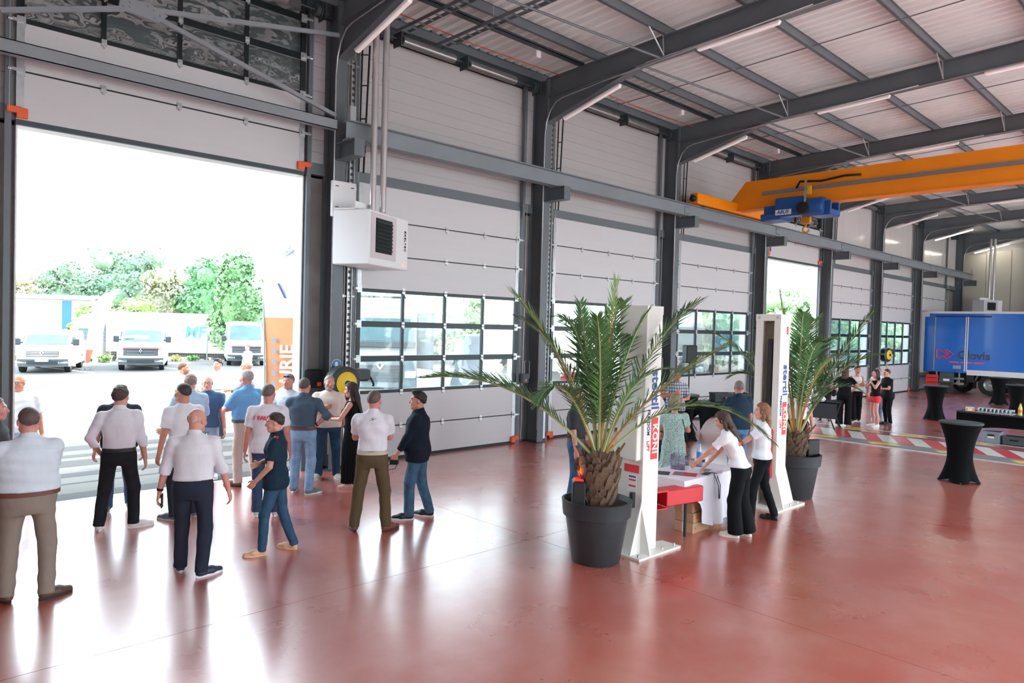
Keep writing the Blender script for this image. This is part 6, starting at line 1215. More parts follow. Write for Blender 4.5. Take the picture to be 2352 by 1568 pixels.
# ================================================================ blue box truck
TB = mat('truck_blue', '#1468c8', 0.22, 0, 0.04, 0.5, coat=0.15); TWH = mat('truck_white', '#dcdcdc', 0.3, 0, 0.02, 2); TYRE = mat('tyre', '#1a1b1c', 0.85, 0, 0.1, 20); RIM = mat('wheel_rim', '#8b8b88', 0.4, 0.6); CHAS = mat('chassis', '#2a2c2d', 0.6)
t = thing('box_truck', 'blue box truck with pink chevron logo parked at the far end of the hall', 'truck', (38.15, 11.3, 0))
LY = -11.0
MB().box((0.0, LY, 0.98), (2.5, 0.0, 3.78)).build('box_body', TB, t); MB().box((-0.03, LY, 3.76), (2.53, 0.03, 3.86)).build('roof_rail', TWH, t); MB().box((-0.04, LY, 0.90), (0.02, -2.0, 1.14)).build('side_rail', TWH, t)
MB().box((-0.02, -0.16, 0.9), (2.52, 0.02, 3.8)).build('rear_frame', TWH, t); MB().box((-0.015, -0.35, 3.6), (0.0, -0.03, 3.76)).build('corner_cap', TWH, t)
for y_ in (-0.62, -1.9, -1.98): MB().box((-0.03, y_-0.02, 1.05), (0.0, y_+0.02, 3.62)).build('door_edge', TWH if y_ < -1 else mat('edge_grey', '#9aa3ab', 0.4), t)
MB().box((-0.03, -2.9, 3.60), (0.0, -0.6, 3.66)).build('door_track', mat('dark_blue', '#0c2d5c', 0.4), t)
PK = mat('logo_pink', '#f0456a', 0.4)
def chev(y_):
    m = MB(); pts = [(-0.0, y_, 1.62), (-0.0, y_-0.10, 1.62), (0, y_-0.42, 1.83), (0, y_-0.10, 2.04), (0, y_, 2.04), (0, y_, 1.62)] if y_ > -0.9 else [(0, y_, 1.66), (0, y_-0.1, 1.62), (0, y_-0.40, 1.83), (0, y_-0.1, 2.04), (0, y_, 2.0), (0, y_-0.18, 1.83), (0, y_, 1.66)]
    m.tube([(-0.012, p[1], p[2]) for p in pts], 0.028, 6); m.build('logo', PK, t)
chev(-0.72); chev(-1.05)
lettering('Clovis', 0.52, mat('logo_grey', '#3c4250', 0.4), t, (-0.006, -2.25, 1.80), (PI/2, 0, -PI/2), 0.012)
m = MB()
yk = -1.25
for wd in (0.42, 0.12, 0.3, 0.42): m.box((-0.008, yk-wd, 1.44), (-0.002, yk, 1.50)); yk -= wd+0.06
m.build('logo_line', PK, t)
MB().box((-0.01, -1.75, 1.16), (0.0, -1.42, 1.32)).build('label_plate', mat('plate_grey', '#9aa0a6', 0.4), t)
MB().box((0.4, LY, 0.62), (2.1, -0.3, 0.95)).build('chassis', CHAS, t)
def wheel(y_, x=0.02, r=0.5):
    w_ = link('wheel', None, t, (x, y_, r)); MY = Matrix.Rotation(PI/2, 4, 'Y')
    MB().lathe([(0.28, 0.0), (r-0.03, 0.0), (r, 0.05), (r, 0.25), (r-0.03, 0.3), (0.28, 0.3)], 32, M=MY, cap=False).build('tyre', TYRE, w_, 40); MB().lathe([(0.0, 0.09), (0.10, 0.05), (0.12, 0.09), (0.2, 0.1), (0.28, 0.02), (0.29, 0.28), (0.0, 0.28)], 24, M=MY).build('rim', RIM, w_, 40)
wheel(-2.95); wheel(-2.95, 2.15); wheel(-8.6); wheel(-1.55, 1.2, 0.45)
m = MB(); pts = [(-2.95+0.62*math.cos(a), 0.52+0.62*math.sin(a)) for a in np.linspace(0.2, PI-0.2, 12)]
for (a, b), (c, d) in zip(pts[:-1], pts[1:]): m.add([(-0.03, a, b), (0.35, a, b), (0.35, c, d), (-0.03, c, d), (-0.03, a*1.0, b+0.03), (0.35, a, b+0.03), (0.35, c, d+0.03), (-0.03, c, d+0.03)], [(0, 1, 2, 3), (4, 7, 6, 5), (0, 3, 7, 4), (1, 5, 6, 2)])
m.build('mudguard', mat('mudguard', '#7d8384', 0.5), t); MB().box((0.0, -2.32, 0.28), (0.35, -2.29, 0.6)).build('mud_flap', BLACK, t)
for z in (0.42, 0.66): MB().box((-0.02, -1.9, z), (0.01, -0.5, z+0.09)).build('side_guard', mat('guard_alu', '#b9bcbc', 0.3, 0.5), t)
for y_ in (-0.75, -1.7): MB().box((-0.01, y_-0.03, 0.38), (0.03, y_+0.03, 0.98)).build('guard_post', MATS['guard_alu'], t)
MB().bbox((0.1, -2.3, 0.55), (0.5, -1.95, 0.92), 0.02).build('battery_box', CHAS, t); MB().box((0.1, -1.2, 0.0), (0.16, -1.14, 0.98)).build('landing_leg', CHAS, t); MB().box((2.3, -1.2, 0.0), (2.36, -1.14, 0.98)).build('landing_leg', CHAS, t)
t = thing('tool_trolley', 'red tool trolley with black bins behind the blue truck', 'trolley', (37.3, 10.55, 0), 0.2); MB().bbox((0, -0.3, 0.1), (0.5, 0.2, 0.85), 0.02).build('cabinet', mat('trolley_red', '#cf2b2b', 0.4), t)
for z in (0.3, 0.5, 0.7): MB().box((-0.012, -0.26, z), (0.0, 0.16, z+0.03)).build('drawer_handle', BLACK, t)
for a in (0.06, 0.44):
    for b in (-0.25, 0.15): MB().tube([(a, b-0.02, 0.05), (a, b+0.02, 0.05)], 0.05, 10).build('castor', BLACK, t)
MB().bbox((0.0, -0.9, 0.52), (0.5, -0.34, 0.98), 0.02).build('side_bin', STEELD, t); MB().box((-0.006, -0.75, 0.6), (0.0, -0.5, 0.7)).build('label_plate', WHITE, t); MB().box((0.02, -0.88, 0.1), (0.48, -0.36, 0.52)).build('bin_stand', CHAS, t)
# ================================================================ outside: lower ground, fence, trees, vehicles, flags
def at(px, d):      # point on the ground seen in image column px at depth d
    l = (px-1176)/FOC*d; return (cf.x*d+cr.x*l, cf.y*d+cr.y*l)
STRAW = mat('dry_grass', '#b39a66', 0.95, 0, 0.35, 0.6, 0.6, 12); FIELD = mat('field_grass', '#8c8a55', 0.95, 0, 0.35, 0.4, 0.6, 8)
m = MB(); m.add([(-150, 44.9, -0.03), (190, 44.9, -0.03), (190, 49, -1.12), (-150, 49, -1.12), (190, 200, -1.15), (-150, 200, -1.15)], [(0, 1, 2, 3), (3, 2, 4, 5)]); tag(m.build('ground_bank', STRAW), kind='structure')
# wire fence along the yard edge
GRY = mat('fence_grey', '#7c858a', 0.5, 0.3)
for k in range(14):
    x = 4+2.5*k; t = thing('fence_panel', 'grey welded wire fence panel at the edge of the yard', 'fence', (x, 44.7, -0.03), 0, 'wire fence panels')
    m = MB()
    for j in range(9): m.box((0.02, -0.006, 0.08+0.2*j), (2.44, 0.006, 0.092+0.2*j))
    for j in range(24): m.box((0.05+0.1*j, -0.004, 0.05), (0.056+0.1*j, 0.004, 1.75))
    m.build('mesh', GRY, t); MB().box((-0.03, -0.03, 0), (0.03, 0.03, 1.85)).build('post', GRY, t)
r = random.Random(5)
WEED = [mat('weed_%d' % i, c, 0.9, 0, 0.3, 4) for i, c in enumerate(('#7d9a58', '#a7a868', '#5f8a4c'))]
def leaf_cloud(rng, blobs, n, size, flat=0.6):
    """n leaf cards scattered on the surface of blobs ((c),(r))"""
    A = np.array([b[0] for b in blobs]); Rr = np.array([b[1] for b in blobs]); wgt = (Rr[:, 0]*Rr[:, 2]); k = rng.choice(len(blobs), n, p=wgt/wgt.sum())
    d = rng.normal(size=(n, 3)); d /= np.linalg.norm(d, axis=1)[:, None]; P = A[k]+d*Rr[k]*rng.uniform(0.5, 1.06, n)[:, None]
    nn = d+rng.normal(size=(n, 3))*flat; nn /= np.linalg.norm(nn, axis=1)[:, None]; u = np.cross(nn, rng.normal(size=(n, 3))); u /= np.linalg.norm(u, axis=1)[:, None]; v = np.cross(nn, u); s = size*rng.uniform(0.6, 1.4, n)[:, None]
    V = np.stack([P-u*s*0.5, P+v*s*0.32, P+u*s*0.5, P-v*s*0.32], 1).reshape(-1, 3); Q = np.arange(n*4).reshape(-1, 4); return V, Q
def tree(px, d, W_, top, col, lab, n=5200, leaf=0.34, z0=-1.15, trunk=True, seed=1, conic=False, pos=None):
    x, y_ = pos or at(px, d); rng = np.random.default_rng(seed); t = thing('tree', lab, 'tree', (x, y_, z0), 0, 'trees beyond the yard'); H = top-z0
    bl = []
    for k in range(20):
        f = rng.uniform(0.22, 0.92); wd = W_*0.5*(math.sin(PI*min(1, f*0.85+0.12)) if not conic else (1.08-f))
        a = rng.uniform(0, 6.28); q = rng.uniform(0.2, 0.8); bl.append(((wd*q*math.cos(a), wd*q*math.sin(a), H*f), (W_*0.2, W_*0.2, H*0.13)))
    bl.append(((0, 0, H*0.55), (W_*0.34, W_*0.34, H*0.33))); bl.append(((0, 0, H*0.86), (W_*0.15, W_*0.15, H*0.13)))
    V, Q = leaf_cloud(rng, bl, n, leaf); 
    m_ = mat('foliage_'+col, col, 0.8, 0, 0.35, 0.8, spec=0.2); link('foliage', np_mesh('foliage', V, Q, m_), t)
    c = MB()
    for (p, q) in bl[-2:]+bl[:6]:
        rings = [[Vector((p[0]+q[0]*0.68*math.sin(th)*math.cos(ph), p[1]+q[1]*0.68*math.sin(th)*math.sin(ph), p[2]+q[2]*0.68*math.cos(th))) for ph in np.linspace(0, 2*PI, 11)[:-1]] for th in np.linspace(0.05, PI-0.05, 8)]; c.loft(rings)
    c.build('crown_core', m_, t, 180)
    m = MB(); m.tube([(0, 0, 0), (0.1, 0, H*0.3), (0, 0.1, H*0.6)], [W_*0.035, W_*0.028, W_*0.015], 7); m.build('trunk', mat('trunk_bark', '#6f6258', 0.9, 0, 0.2, 6), t, 60)
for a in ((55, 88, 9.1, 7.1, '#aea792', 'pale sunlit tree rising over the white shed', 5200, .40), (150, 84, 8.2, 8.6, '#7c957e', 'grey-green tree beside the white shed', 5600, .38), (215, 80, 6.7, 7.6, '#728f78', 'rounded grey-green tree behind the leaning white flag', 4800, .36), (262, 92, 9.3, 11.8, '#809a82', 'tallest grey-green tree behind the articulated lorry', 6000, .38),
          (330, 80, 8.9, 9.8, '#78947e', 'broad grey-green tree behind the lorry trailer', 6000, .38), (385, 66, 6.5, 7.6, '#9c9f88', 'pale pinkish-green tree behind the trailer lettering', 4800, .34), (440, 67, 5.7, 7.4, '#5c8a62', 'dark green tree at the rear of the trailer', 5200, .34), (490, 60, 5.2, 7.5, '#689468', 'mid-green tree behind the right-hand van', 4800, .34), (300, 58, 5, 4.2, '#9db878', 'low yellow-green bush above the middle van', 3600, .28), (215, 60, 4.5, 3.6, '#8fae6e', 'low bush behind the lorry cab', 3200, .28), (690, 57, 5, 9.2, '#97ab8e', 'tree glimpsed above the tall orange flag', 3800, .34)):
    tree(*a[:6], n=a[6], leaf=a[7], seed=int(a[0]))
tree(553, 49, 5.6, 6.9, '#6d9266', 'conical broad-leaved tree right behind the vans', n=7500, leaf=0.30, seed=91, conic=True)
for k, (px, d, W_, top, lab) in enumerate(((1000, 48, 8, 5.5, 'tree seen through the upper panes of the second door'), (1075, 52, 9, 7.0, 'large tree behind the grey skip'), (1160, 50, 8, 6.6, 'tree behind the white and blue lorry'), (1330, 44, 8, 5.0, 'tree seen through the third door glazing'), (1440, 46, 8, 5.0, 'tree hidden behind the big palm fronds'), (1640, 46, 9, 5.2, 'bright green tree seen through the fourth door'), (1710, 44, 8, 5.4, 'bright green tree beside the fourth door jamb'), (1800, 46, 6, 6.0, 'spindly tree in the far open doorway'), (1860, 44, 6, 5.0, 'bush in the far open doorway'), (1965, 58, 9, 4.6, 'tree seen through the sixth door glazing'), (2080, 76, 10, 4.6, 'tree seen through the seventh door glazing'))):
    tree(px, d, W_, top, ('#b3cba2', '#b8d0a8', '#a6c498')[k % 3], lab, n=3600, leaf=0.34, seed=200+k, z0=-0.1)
for k in range(26):      # weeds along the fence
    x = 5.0+0.95*k+(4.5 if k > 11 else 0); y_ = 44.05+r.uniform(-0.1, 0.1); t = thing('weed_clump', 'tuft of weeds growing along the wire fence', 'plant', (x, y_, -0.02), 0, 'weeds along the fence'); rng = np.random.default_rng(k+300); h_ = r.uniform(0.3, 0.7)
    V, Q = leaf_cloud(rng, [((0, 0, h_*0.5), (0.34, 0.28, h_*0.5))], 160, 0.16); V[:, 2] = np.maximum(V[:, 2], 0); link('leaves', np_mesh('leaves', V, Q, WEED[k % 3]), t); MB().tube([(0, 0, 0), (0.05, 0, h_)], 0.012, 5).build('stem', WEED[1], t)
# white shed with blue door
x, y_ = at(112, 64); t = thing('shed', 'long white industrial shed with a tall blue door beyond the yard', 'building', (x, y_, -1.15), 0.0)
SHW = mat('shed_white', '#8d99a6', 0.5, 0, 0.02, 1)
BRM2 = Rz(math.atan2(cr.y, cr.x)+0.28)
m = MB(); m.box((-9, 0, 0), (3.3, 6, 5.1), 0, BRM2); m.build('walls', SHW, t); m = MB(); m.prism([(-0.3, 5.05), (3, 5.3), (6.3, 5.05), (6.3, 5.2), (3, 5.5), (-0.3, 5.2)], -9.3, 3.5, lambda a, b, q: tuple(BRM2 @ Vector((q, a, b)))); m.build('roof', mat('shed_roof', '#c9d3dc', 0.5), t)
MB().box((1.05, -0.08, 0.4), (1.75, 0.0, 4.9), 0, BRM2).build('door', mat('shed_blue', '#1f5ea8', 0.4), t); MB().box((1.1, -0.12, 0.4), (1.4, -0.06, 2.3), 0, BRM2).build('wicket_door', SHW, t)
# ---------------------------------------------------------------- vans
VW = mat('van_white', '#b9bdc2', 0.35, 0, 0.01, 1, coat=0.5); VG = mat('van_glass', '#4a6068', 0.35, 0, 0.15, 2, spec=0.25); VD = mat('van_plastic', '#54595c', 0.6); VGR = mat('van_grille', '#2f3437', 0.5); CHR = mat('chrome', '#d5d9da', 0.15, 0.9); HLT = mat('headlamp', '#cfdde2', 0.1, 0.2, 0.1, 8); PLT = mat('number_plate', '#eef2f6', 0.4); PLB = mat('plate_blue', '#5aa0d8', 0.4); REDV = mat('van_red_line', '#d8323c', 0.4)
def van(loc, rz, lab, W_=1.96, H=2.0, kind=0, L_=5.2):
    t = thing('van', lab, 'van', loc, rz); hood = 1.08 if kind == 0 else 1.22
    pr = [(0.10, 0.28), (-0.02, 0.45), (-0.05, 0.70), (0.02, hood-0.16), (0.16, hood), (0.85, hood+0.14), (1.52, H-0.16), (1.95, H-0.02), (3.0, H), (L_-0.1, H-0.02), (L_, H-0.2), (L_, 0.30)]
    def wf(z): return 1.0 if z < 1.05 else 1.0-0.11*((z-1.05)/(H-1.05))
    st = (-1, -0.92, -0.6, 0, 0.6, 0.92, 1)
    def P(s, y_, z, o=0.0):
        b = 0.22*abs(s)**2.6*(1 if y_ < 2.0 else 0)*max(0, 1-max(0, y_)/2.2); q = 0.02*abs(s)**4*(1 if z > H-0.3 else 0)*3; return Vector((s*W_/2*wf(z), y_+b-o, z-q))
    m = MB(); m.loft([[P(s, a, b) for a, b in pr] for s in st]); m.build('body', VW, t, 35)
    def panel(name, y0z0, y1z1, s0, s1, mt, off=0.012, n=7, pad=0.0):
        mm = MB(); rows = []
        for q in (0.0, 1.0):
            rows.append([P(s0+(s1-s0)*i/(n-1), y0z0[0]+(y1z1[0]-y0z0[0])*q, y0z0[1]+(y1z1[1]-y0z0[1])*q, off) for i in range(n)])
        back = [[p+Vector((0, off+0.02, 0)) for p in row] for row in rows]
        ring = [rows[0]+rows[1][::-1], back[0]+back[1][::-1]]; mm.loft(ring, cap=False); k = n
        base = len(mm.v); mm.v += [tuple(p) for p in rows[0]+rows[1]]
        for i in range(n-1): mm.f.append((base+i, base+i+1, base+n+i+1, base+n+i)); mm.m.append(0)
        return mm.build(name, mt, t, 40)
    wa = (0.85+0.06*0.67, hood+0.14+0.06*(H-0.30-hood)); wb = (0.85+0.94*0.67, hood+0.14+0.94*(H-0.30-hood)); panel('windscreen', wa, wb, -0.88, 0.88, VG, 0.025)
    panel('lower_bumper', (0.06, 0.30), (-0.03, 0.62), -0.97, 0.97, VD, 0.03); panel('air_intake', (-0.02, 0.42), (-0.04, 0.55), -0.6, 0.6, VGR, 0.04)
    gz0, gz1 = (0.70, hood-0.10)
    panel('grille', (-0.04, gz0+0.03), (0.02, gz1), -0.62 if kind == 0 else -0.75, 0.62 if kind == 0 else 0.75, VGR, 0.025)
    for z in np.linspace(gz0+0.08, gz1-0.05, 3): panel('grille_bar', (-0.03, z-0.012), (-0.025, z+0.012), -0.6, 0.6, CHR if kind == 0 else VD, 0.038)
    for s in (-1, 1):
        panel('headlamp', (0.0, gz1-0.12), (0.03, gz1+0.05), s*0.66 if kind == 0 else s*0.78, s*0.96, HLT, 0.03, 4)
        m = MB(); m.bbox((s*(W_/2+0.03)-0.0 if s > 0 else -W_/2-0.27, 1.0, hood+0.12), (W_/2+0.27 if s > 0 else -W_/2-0.03, 1.14, hood+0.42), 0.03); m.build('mirror', VGR, t)
        MB().box((s*W_/2*0.93, 1.04, hood+0.2), (s*(W_/2+0.05), 1.1, hood+0.26)).build('mirror_arm', VGR, t)
        m = MB(); m.prism([(1.15, hood+0.16), (1.62, H-0.28), (2.3, H-0.28), (2.3, hood+0.14)], 0, 0.02, lambda a, b, q: (s*(W_/2*0.985-0.02*(b-1)+q), a, b)); m.build('side_window', VG, t)
        for y_ in (0.85, L_-1.0):
            w_ = link('wheel', None, t, (s*(W_/2-0.12), y_, 0.34)); MB().lathe([(0.2, -0.11), (0.33, -0.11), (0.34, -0.06), (0.34, 0.06), (0.33, 0.11), (0.2, 0.11)], 20, M=Matrix.Rotation(PI/2, 4, 'Y'), cap=False).build('tyre', TYRE, w_, 40); MB().lathe([(0, -0.09), (0.2, -0.1), (0.2, 0.1), (0, 0.09)], 16, M=Matrix.Rotation(PI/2, 4, 'Y')).build('rim', RIM, w_, 40)
    if kind: panel('red_line', (-0.01, gz1-0.06), (0.0, gz1-0.035), -0.9, 0.9, REDV, 0.05)
    MB().prism([(0, -0.10), (0.075, 0), (0, 0.10), (-0.075, 0)], -0.12, -0.09, lambda a, b, q: (a, q, b+(gz0+gz1)/2+0.06)).build('badge', CHR, t); MB().prism([(0, -0.05), (0.035, 0), (0, 0.05), (-0.035, 0)], -0.125, -0.118, lambda a, b, q: (a, q, b+(gz0+gz1)/2+0.06)).build('badge_centre', VGR, t)
    if kind != 1:
        MB().box((-0.26, -0.12, 0.52), (0.26, -0.08, 0.63)).build('number_plate', PLT, t); MB().box((-0.26, -0.125, 0.52), (-0.21, -0.08, 0.63)).build('plate_band', PLB, t); MB().box((0.21, -0.125, 0.52), (0.26, -0.08, 0.63)).build('plate_band', PLB, t)
    if kind == 1:
        MB().box((-0.75, -0.03, 0.0), (-0.35, 0.0, 0.16)).build('windscreen_sticker', WHITE, t, loc=(0, 1.0, hood+0.30), rot=(-0.75, 0, 0)); MB().box((-0.35, -0.03, 0.0), (0.3, 0.0, 0.24)).build('windscreen_sticker', WHITE, t, loc=(0, 0.99, hood+0.27), rot=(-0.75, 0, 0))
    return t
VR = math.atan2(-0.34, 0.94)
van((6.45, 36.6, -0.016), VR, 'low white van with chrome grille bars parked beside the shed view', 1.96, 1.86, 0, 5.0)
van((10.45, 36.7, -0.016), VR, 'white van with windscreen stickers and thin red grille line', 1.98, 2.12, 1, 5.4)
van((16.4, 38.6, -0.016), VR, 'tall white van parked in front of the conical tree', 2.0, 2.46, 2, 5.8)
# ---------------------------------------------------------------- articulated lorry on the lower ground
x, y_ = at(243, 50.5); rz = math.atan2(cr.y, cr.x)+0.10
t = thing('lorry', 'white articulated lorry with blue MF lettering on the lower road', 'lorry', (x, y_, -1.14), rz)
MB().box((0, 0, 1.15), (9.6, 2.5, 4.0)).build('trailer_box', VW, t); MB().box((0.2, 0.4, 0.85), (9.4, 2.1, 1.15)).build('trailer_chassis', CHAS, t)
MF = mat('mf_blue', '#3f8fd0', 0.4)
lettering('MF', 1.15, MF, t, (6.1, -0.008, 2.62), (PI/2, 0, 0), 0.03, shear=0.15)
cabp = [(-2.3, 0.6), (-2.45, 1.2), (-2.4, 2.0), (-2.15, 3.3), (-1.6, 3.75), (-0.25, 3.95), (-0.25, 0.6)]
m = MB(); m.prism(cabp, 0.02, 2.48, lambda a, b, q: (a, q, b)); m.build('cab', VW, t); MB().prism([(-1.95, 1.95), (-1.85, 2.75), (-1.1, 2.75), (-1.1, 1.9)], -0.005, 0.02, lambda a, b, q: (a, q, b)).build('side_window', VG, t); MB().prism([(-2.46, 1.9), (-2.24, 3.0), (-2.2, 3.0), (-2.42, 1.9)], 0.15, 2.35, lambda a, b, q: (a, q, b)).build('windscreen', VG, t); MB().bbox((-2.6, -0.3, 2.1), (-2.4, -0.05, 2.8), 0.03).build('mirror', VGR, t)
for z in (0.75, 0.95, 1.15): MB().box((-2.47, 0.1, z), (-2.3, 2.4, z+0.1)).build('step', VD, t)
for xx in (-1.5, 0.9, 6.6, 7.8, 9.0):
    w_ = link('wheel', None, t, (xx, 0.15, 0.5)); MB().lathe([(0.26, -0.14), (0.48, -0.14), (0.5, -0.08), (0.5, 0.1), (0.48, 0.14), (0.26, 0.14)], 20, M=Matrix.Rotation(PI/2, 4, 'X'), cap=False).build('tyre', TYRE, w_, 40); MB().lathe([(0, -0.1), (0.26, -0.12), (0.26, 0.1), (0, 0.1)], 16, M=Matrix.Rotation(PI/2, 4, 'X')).build('rim', RIM, w_, 40)
# ---------------------------------------------------------------- white tractor lorry, tipper and skip seen through door 2
def truck_cab(loc, rz, lab, open_door=True, body=VW, txt=False):
    t = thing('truck', lab, 'truck', loc, rz); W_ = 2.5
    pr = [(0.06, 0.35), (-0.05, 0.5), (-0.06, 1.55), (0.0, 1.95), (0.08, 3.0), (0.35, 3.25), (0.55, 3.75), (1.9, 4.0), (2.1, 4.0), (2.1, 0.5)]
    st = (-1, -0.93, -0.6, 0, 0.6, 0.93, 1); m = MB(); m.loft([[Vector((s*W_/2, a+0.14*abs(s)**5*(1 if a < 1 else 0), b)) for a, b in pr] for s in st]); m.build('cab', body, t, 35)
    MB().bbox((-1.12, -0.12, 1.98), (1.12, 0.12, 2.82), 0.03).build('windscreen', mat('truck_glass', '#5f7a80', 0.35, 0, 0.15, 1.5), t); MB().bbox((-1.2, -0.16, 1.78), (1.2, 0.0, 2.0), 0.02).build('wiper_panel', VD, t)
    MB().bbox((-1.27, -0.14, 0.35), (1.27, 0.14, 1.38), 0.05).build('bumper', mat('truck_grey', '#7b858b', 0.45), t)
    for k in range(6): MB().box((-0.8, -0.17, 0.62+0.1*k), (0.8, -0.13, 0.68+0.1*k)).build('grille_bar', VD, t)
    MB().prism([(0, -0.17), (0.13, 0), (0, 0.17), (-0.13, 0)], -0.22, -0.15, lambda a, b, q: (a, q, b+1.18)).build('badge', CHR, t); MB().prism([(0, -0.08), (0.06, 0), (0, 0.08), (-0.06, 0)], -0.23, -0.21, lambda a, b, q: (a, q, b+1.18)).build('badge_centre', VGR, t)
    for s in (-1, 1):
        MB().bbox((0.85 if s > 0 else -1.24, -0.18, 0.72), (1.24 if s > 0 else -0.85, -0.1, 0.98), 0.03).build('headlamp', HLT, t); MB().bbox((1.3 if s > 0 else -1.55, -0.1, 2.1), (1.55 if s > 0 else -1.3, 0.05, 2.9), 0.03).build('mirror', VD, t); MB().box((min(s*1.2, s*1.35), -0.05, 2.85), (max(s*1.2, s*1.35), 0.02, 2.92)).build('mirror_arm', VD, t)
        w_ = link('wheel', None, t, (s*1.05, 1.1, 0.5)); MB().lathe([(0.26, -0.15), (0.48, -0.15), (0.5, -0.08), (0.5, 0.1), (0.48, 0.15), (0.26, 0.15)], 24, M=Matrix.Rotation(PI/2, 4, 'Y'), cap=False).build('tyre', TYRE, w_, 40); MB().lathe([(0, -0.1), (0.26, -0.12), (0.26, 0.1), (0, 0.1)], 16, M=Matrix.Rotation(PI/2, 4, 'Y')).build('rim', RIM, w_, 40)
    lb = MB(); lb.box((-0.85, -0.02, 3.50), (-0.05, 0.06, 3.57)); lb.box((0.05, -0.02, 3.50), (0.85, 0.06, 3.57)); lb.box((-0.82, 0.0, 3.57), (-0.78, 0.04, 3.72)); lb.box((0.78, 0.0, 3.57), (0.82, 0.04, 3.72)); lb.build('light_bar', VGR, t, loc=(0, 0.36, 0))
    if open_door:
        M_ = Tr(1.27, 0.55, 0) @ Rz(-1.1)
        MB().box((0.0, -0.04, 1.05), (1.1, 0.04, 2.0), 0, M_).build('open_door', mat('door_inner', '#59636a', 0.5, 0, 0.2, 4), t); m = MB(); m.box((0, -0.04, 2.0), (0.12, 0.04, 3.0), 0, M_); m.box((0, -0.04, 2.9), (1.1, 0.04, 3.0), 0, M_); m.box((1.0, -0.04, 2.0), (1.1, 0.04, 3.0), 0, M_); m.build('door_frame', VD, t); MB().box((0.12, -0.01, 2.0), (1.0, 0.01, 2.9), 0, M_).build('door_glass', GLASS, t)
    MB().box((-0.45, 2.1, 0.6), (0.45, 6.5, 0.9)).build('chassis', CHAS, t)
    for s in (-1, 1):
        w_ = link('wheel', None, t, (s*0.95, 5.0, 0.5)); MB().lathe([(0.26, -0.2), (0.48, -0.2), (0.5, -0.12), (0.5, 0.12), (0.48, 0.2), (0.26, 0.2)], 24, M=Matrix.Rotation(PI/2, 4, 'Y'), cap=False).build('tyre', TYRE, w_, 40)
    return t
x, y_ = at(874, 24.5); face = math.atan2(-y_, -x)   # front faces the hall
truck_cab((x, y_, -0.02), face+PI/2, 'white truck with open door and grey bumper close outside the second door')
x, y_ = at(1555, 33); truck_cab((x, y_, -0.02), face+PI/2-0.2, 'white truck seen through the glazing of the fourth door', False)
x, y_ = at(1176, 62); t = truck_cab((x, y_, -0.02), face+PI/2+0.35, 'blue and white lorry standing beyond the grey skip', False, mat('lorry_blue', '#5f97c8', 0.35))
t = thing('skip', 'open grey hook-lift skip standing in the yard', 'skip', (*at(1105, 25), -0.02), YAW-PI/2-0.25)
SKG = mat('skip_grey', '#77828a', 0.6, 0, 0.2, 2)
m = MB(); m.prism([(-1.6, 0.25), (-1.05, 0.25), (0.95, 2.25), (0.2, 2.3), (-0.95, 2.3), (-1.0, 2.2)], 0, 0.06, lambda a, b, q: (a+0.4, q, b)); m.prism([(-1.6, 0.25), (-1.05, 0.25), (1.15, 2.25), (0.2, 2.3), (-0.75, 2.3)], 1.9, 1.96, lambda a, b, q: (a+0.4, q, b)); m.build('side_wall', SKG, t)
m = MB(); m.prism([(-0.65, 0.25), (-0.6, 0.32), (1.45, 2.28), (1.55, 2.22)], 0.0, 1.95, lambda a, b, q: (a, q, b)); m.build('ramp', SKG, t)
m = MB(); m.box((-0.7, 0.0, 2.24), (1.5, 0.08, 2.32)); m.box((-0.7, 1.88, 2.24), (1.5, 1.96, 2.32)); m.build('rim', mat('skip_rim', '#c4ccd0', 0.5), t); MB().tube([(1.5, -0.02, 2.25), (-0.9, -0.02, 0.15)], 0.045, 8).build('lift_bar', MATS['skip_rim'], t)
for a in (-1.0, 0.3): MB().box((a, 0.1, 0), (a+0.2, 1.85, 0.4)).build('skid', CHAS, t)
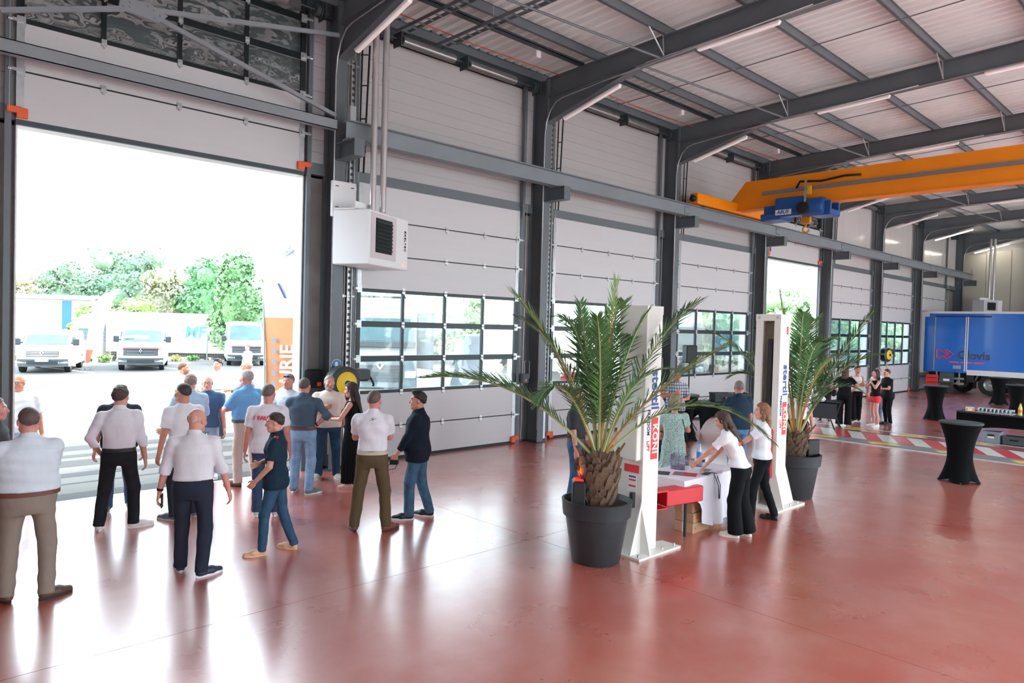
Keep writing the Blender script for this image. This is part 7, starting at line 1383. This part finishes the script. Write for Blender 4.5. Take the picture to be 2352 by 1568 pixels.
# ---------------------------------------------------------------- feather flags
def flag(loc, rz, H, W_, lab, lower, split, prints=None, lean=0.0, pole=True):
    t = thing('feather_flag', lab, 'flag', loc, rz); n = 22; rows = []
    for k in range(n+1):
        z = 0.35+(H-0.35)*k/n; f = k/n; w_ = W_*(1.0-0.15*(1-f)) if f < 0.72 else W_*math.sqrt(max(0.0, 1-((f-0.72)/0.28)**2.2)); w_ = max(w_, 0.02)*(min(1, 0.25+1.7*f) if lean > 0.3 else 1); off = lean*f*f
        rows.append([Vector((off+w_*u+(0.0 if f < 0.72 else (W_-w_)*0.75), 0.03*math.sin(5*f+3*u), z)) for u in (0, 0.25, 0.5, 0.75, 1.0)])
    ns = int(n*split)
    def strip(a, b, nm, mt):
        m = MB(); R_ = rows[a:b+1]; m.loft([r_+[p+Vector((0, 0.012, 0)) for p in r_[::-1]] for r_ in R_]); m.build(nm, mt, t, 60)
    strip(ns, n, 'upper_cloth', mat('flag_white', '#eef0f2', 0.7)); strip(0, ns, 'lower_cloth', lower)
    MB().tube([(lean*f*f-0.01+(0 if f < 0.72 else W_*0.75*(1-math.sqrt(max(0, 1-((f-0.72)/0.28)**2.2)))), 0.0, H*f) for f in np.linspace(0, 1, 12)], 0.018, 6).build('pole', mat('flag_pole', '#b9bfc4', 0.4), t, 180)
    MB().box((-0.4, -0.04, 0.0), (0.4, 0.04, 0.03)).build('base', STEELD, t); MB().box((-0.04, -0.4, 0.0), (0.04, 0.4, 0.03)).build('base', STEELD, t)
    return t
OR = mat('flag_orange', '#f0a878', 0.7, 0, 0.22, 0.9)
toc = math.atan2(cr.y, cr.x)
t = flag((6.0, 13.2, -0.02), toc, 4.03, 0.9, 'tall feather flag with white top and orange FAURIE lower half outside the doorway', OR, 0.64, lean=-0.12)
lettering('FAURIE', 0.36, mat('flag_letter', '#fdfaf6', 0.7), t, (0.42, -0.05, 1.60), (PI/2, -PI/2, 0), 0.008)
m = MB()
for k in range(7): m.box((0.13, -0.056, 0.95+0.21*k), (0.20, -0.046, 1.04+0.21*k))
m.build('print', mat('flag_blue_print', '#9fb2e0', 0.7), t)
MB().prism([(0.2, 3.35), (0.24, 3.35), (0.38, 3.07), (0.34, 3.07)], -0.052, -0.046, lambda a, b, q: (a, q, b)).build('brand_mark', mat('flag_navy', '#5a68a8', 0.6), t)
x, y_ = at(196, 33.5); flag((x, y_, -0.02), toc, 3.75, 0.8, 'white feather flag with red lower stripe leaning beside the middle van', mat('flag_red', '#e8694f', 0.7, 0, 0.3, 1), 0.2, lean=0.62)
x, y_ = at(1290, 24); flag((x, y_, -0.02), toc, 3.4, 0.7, 'white and red feather flag seen through the third door', mat('flag_red2', '#dc4a4a', 0.7, 0, 0.2, 1), 0.62, lean=0.1)
x, y_ = at(1762, 30); flag((x, y_, -0.02), toc, 3.6, 0.6, 'red feather flag standing in the far open doorway', MATS['flag_red2'], 0.85, lean=0.1)
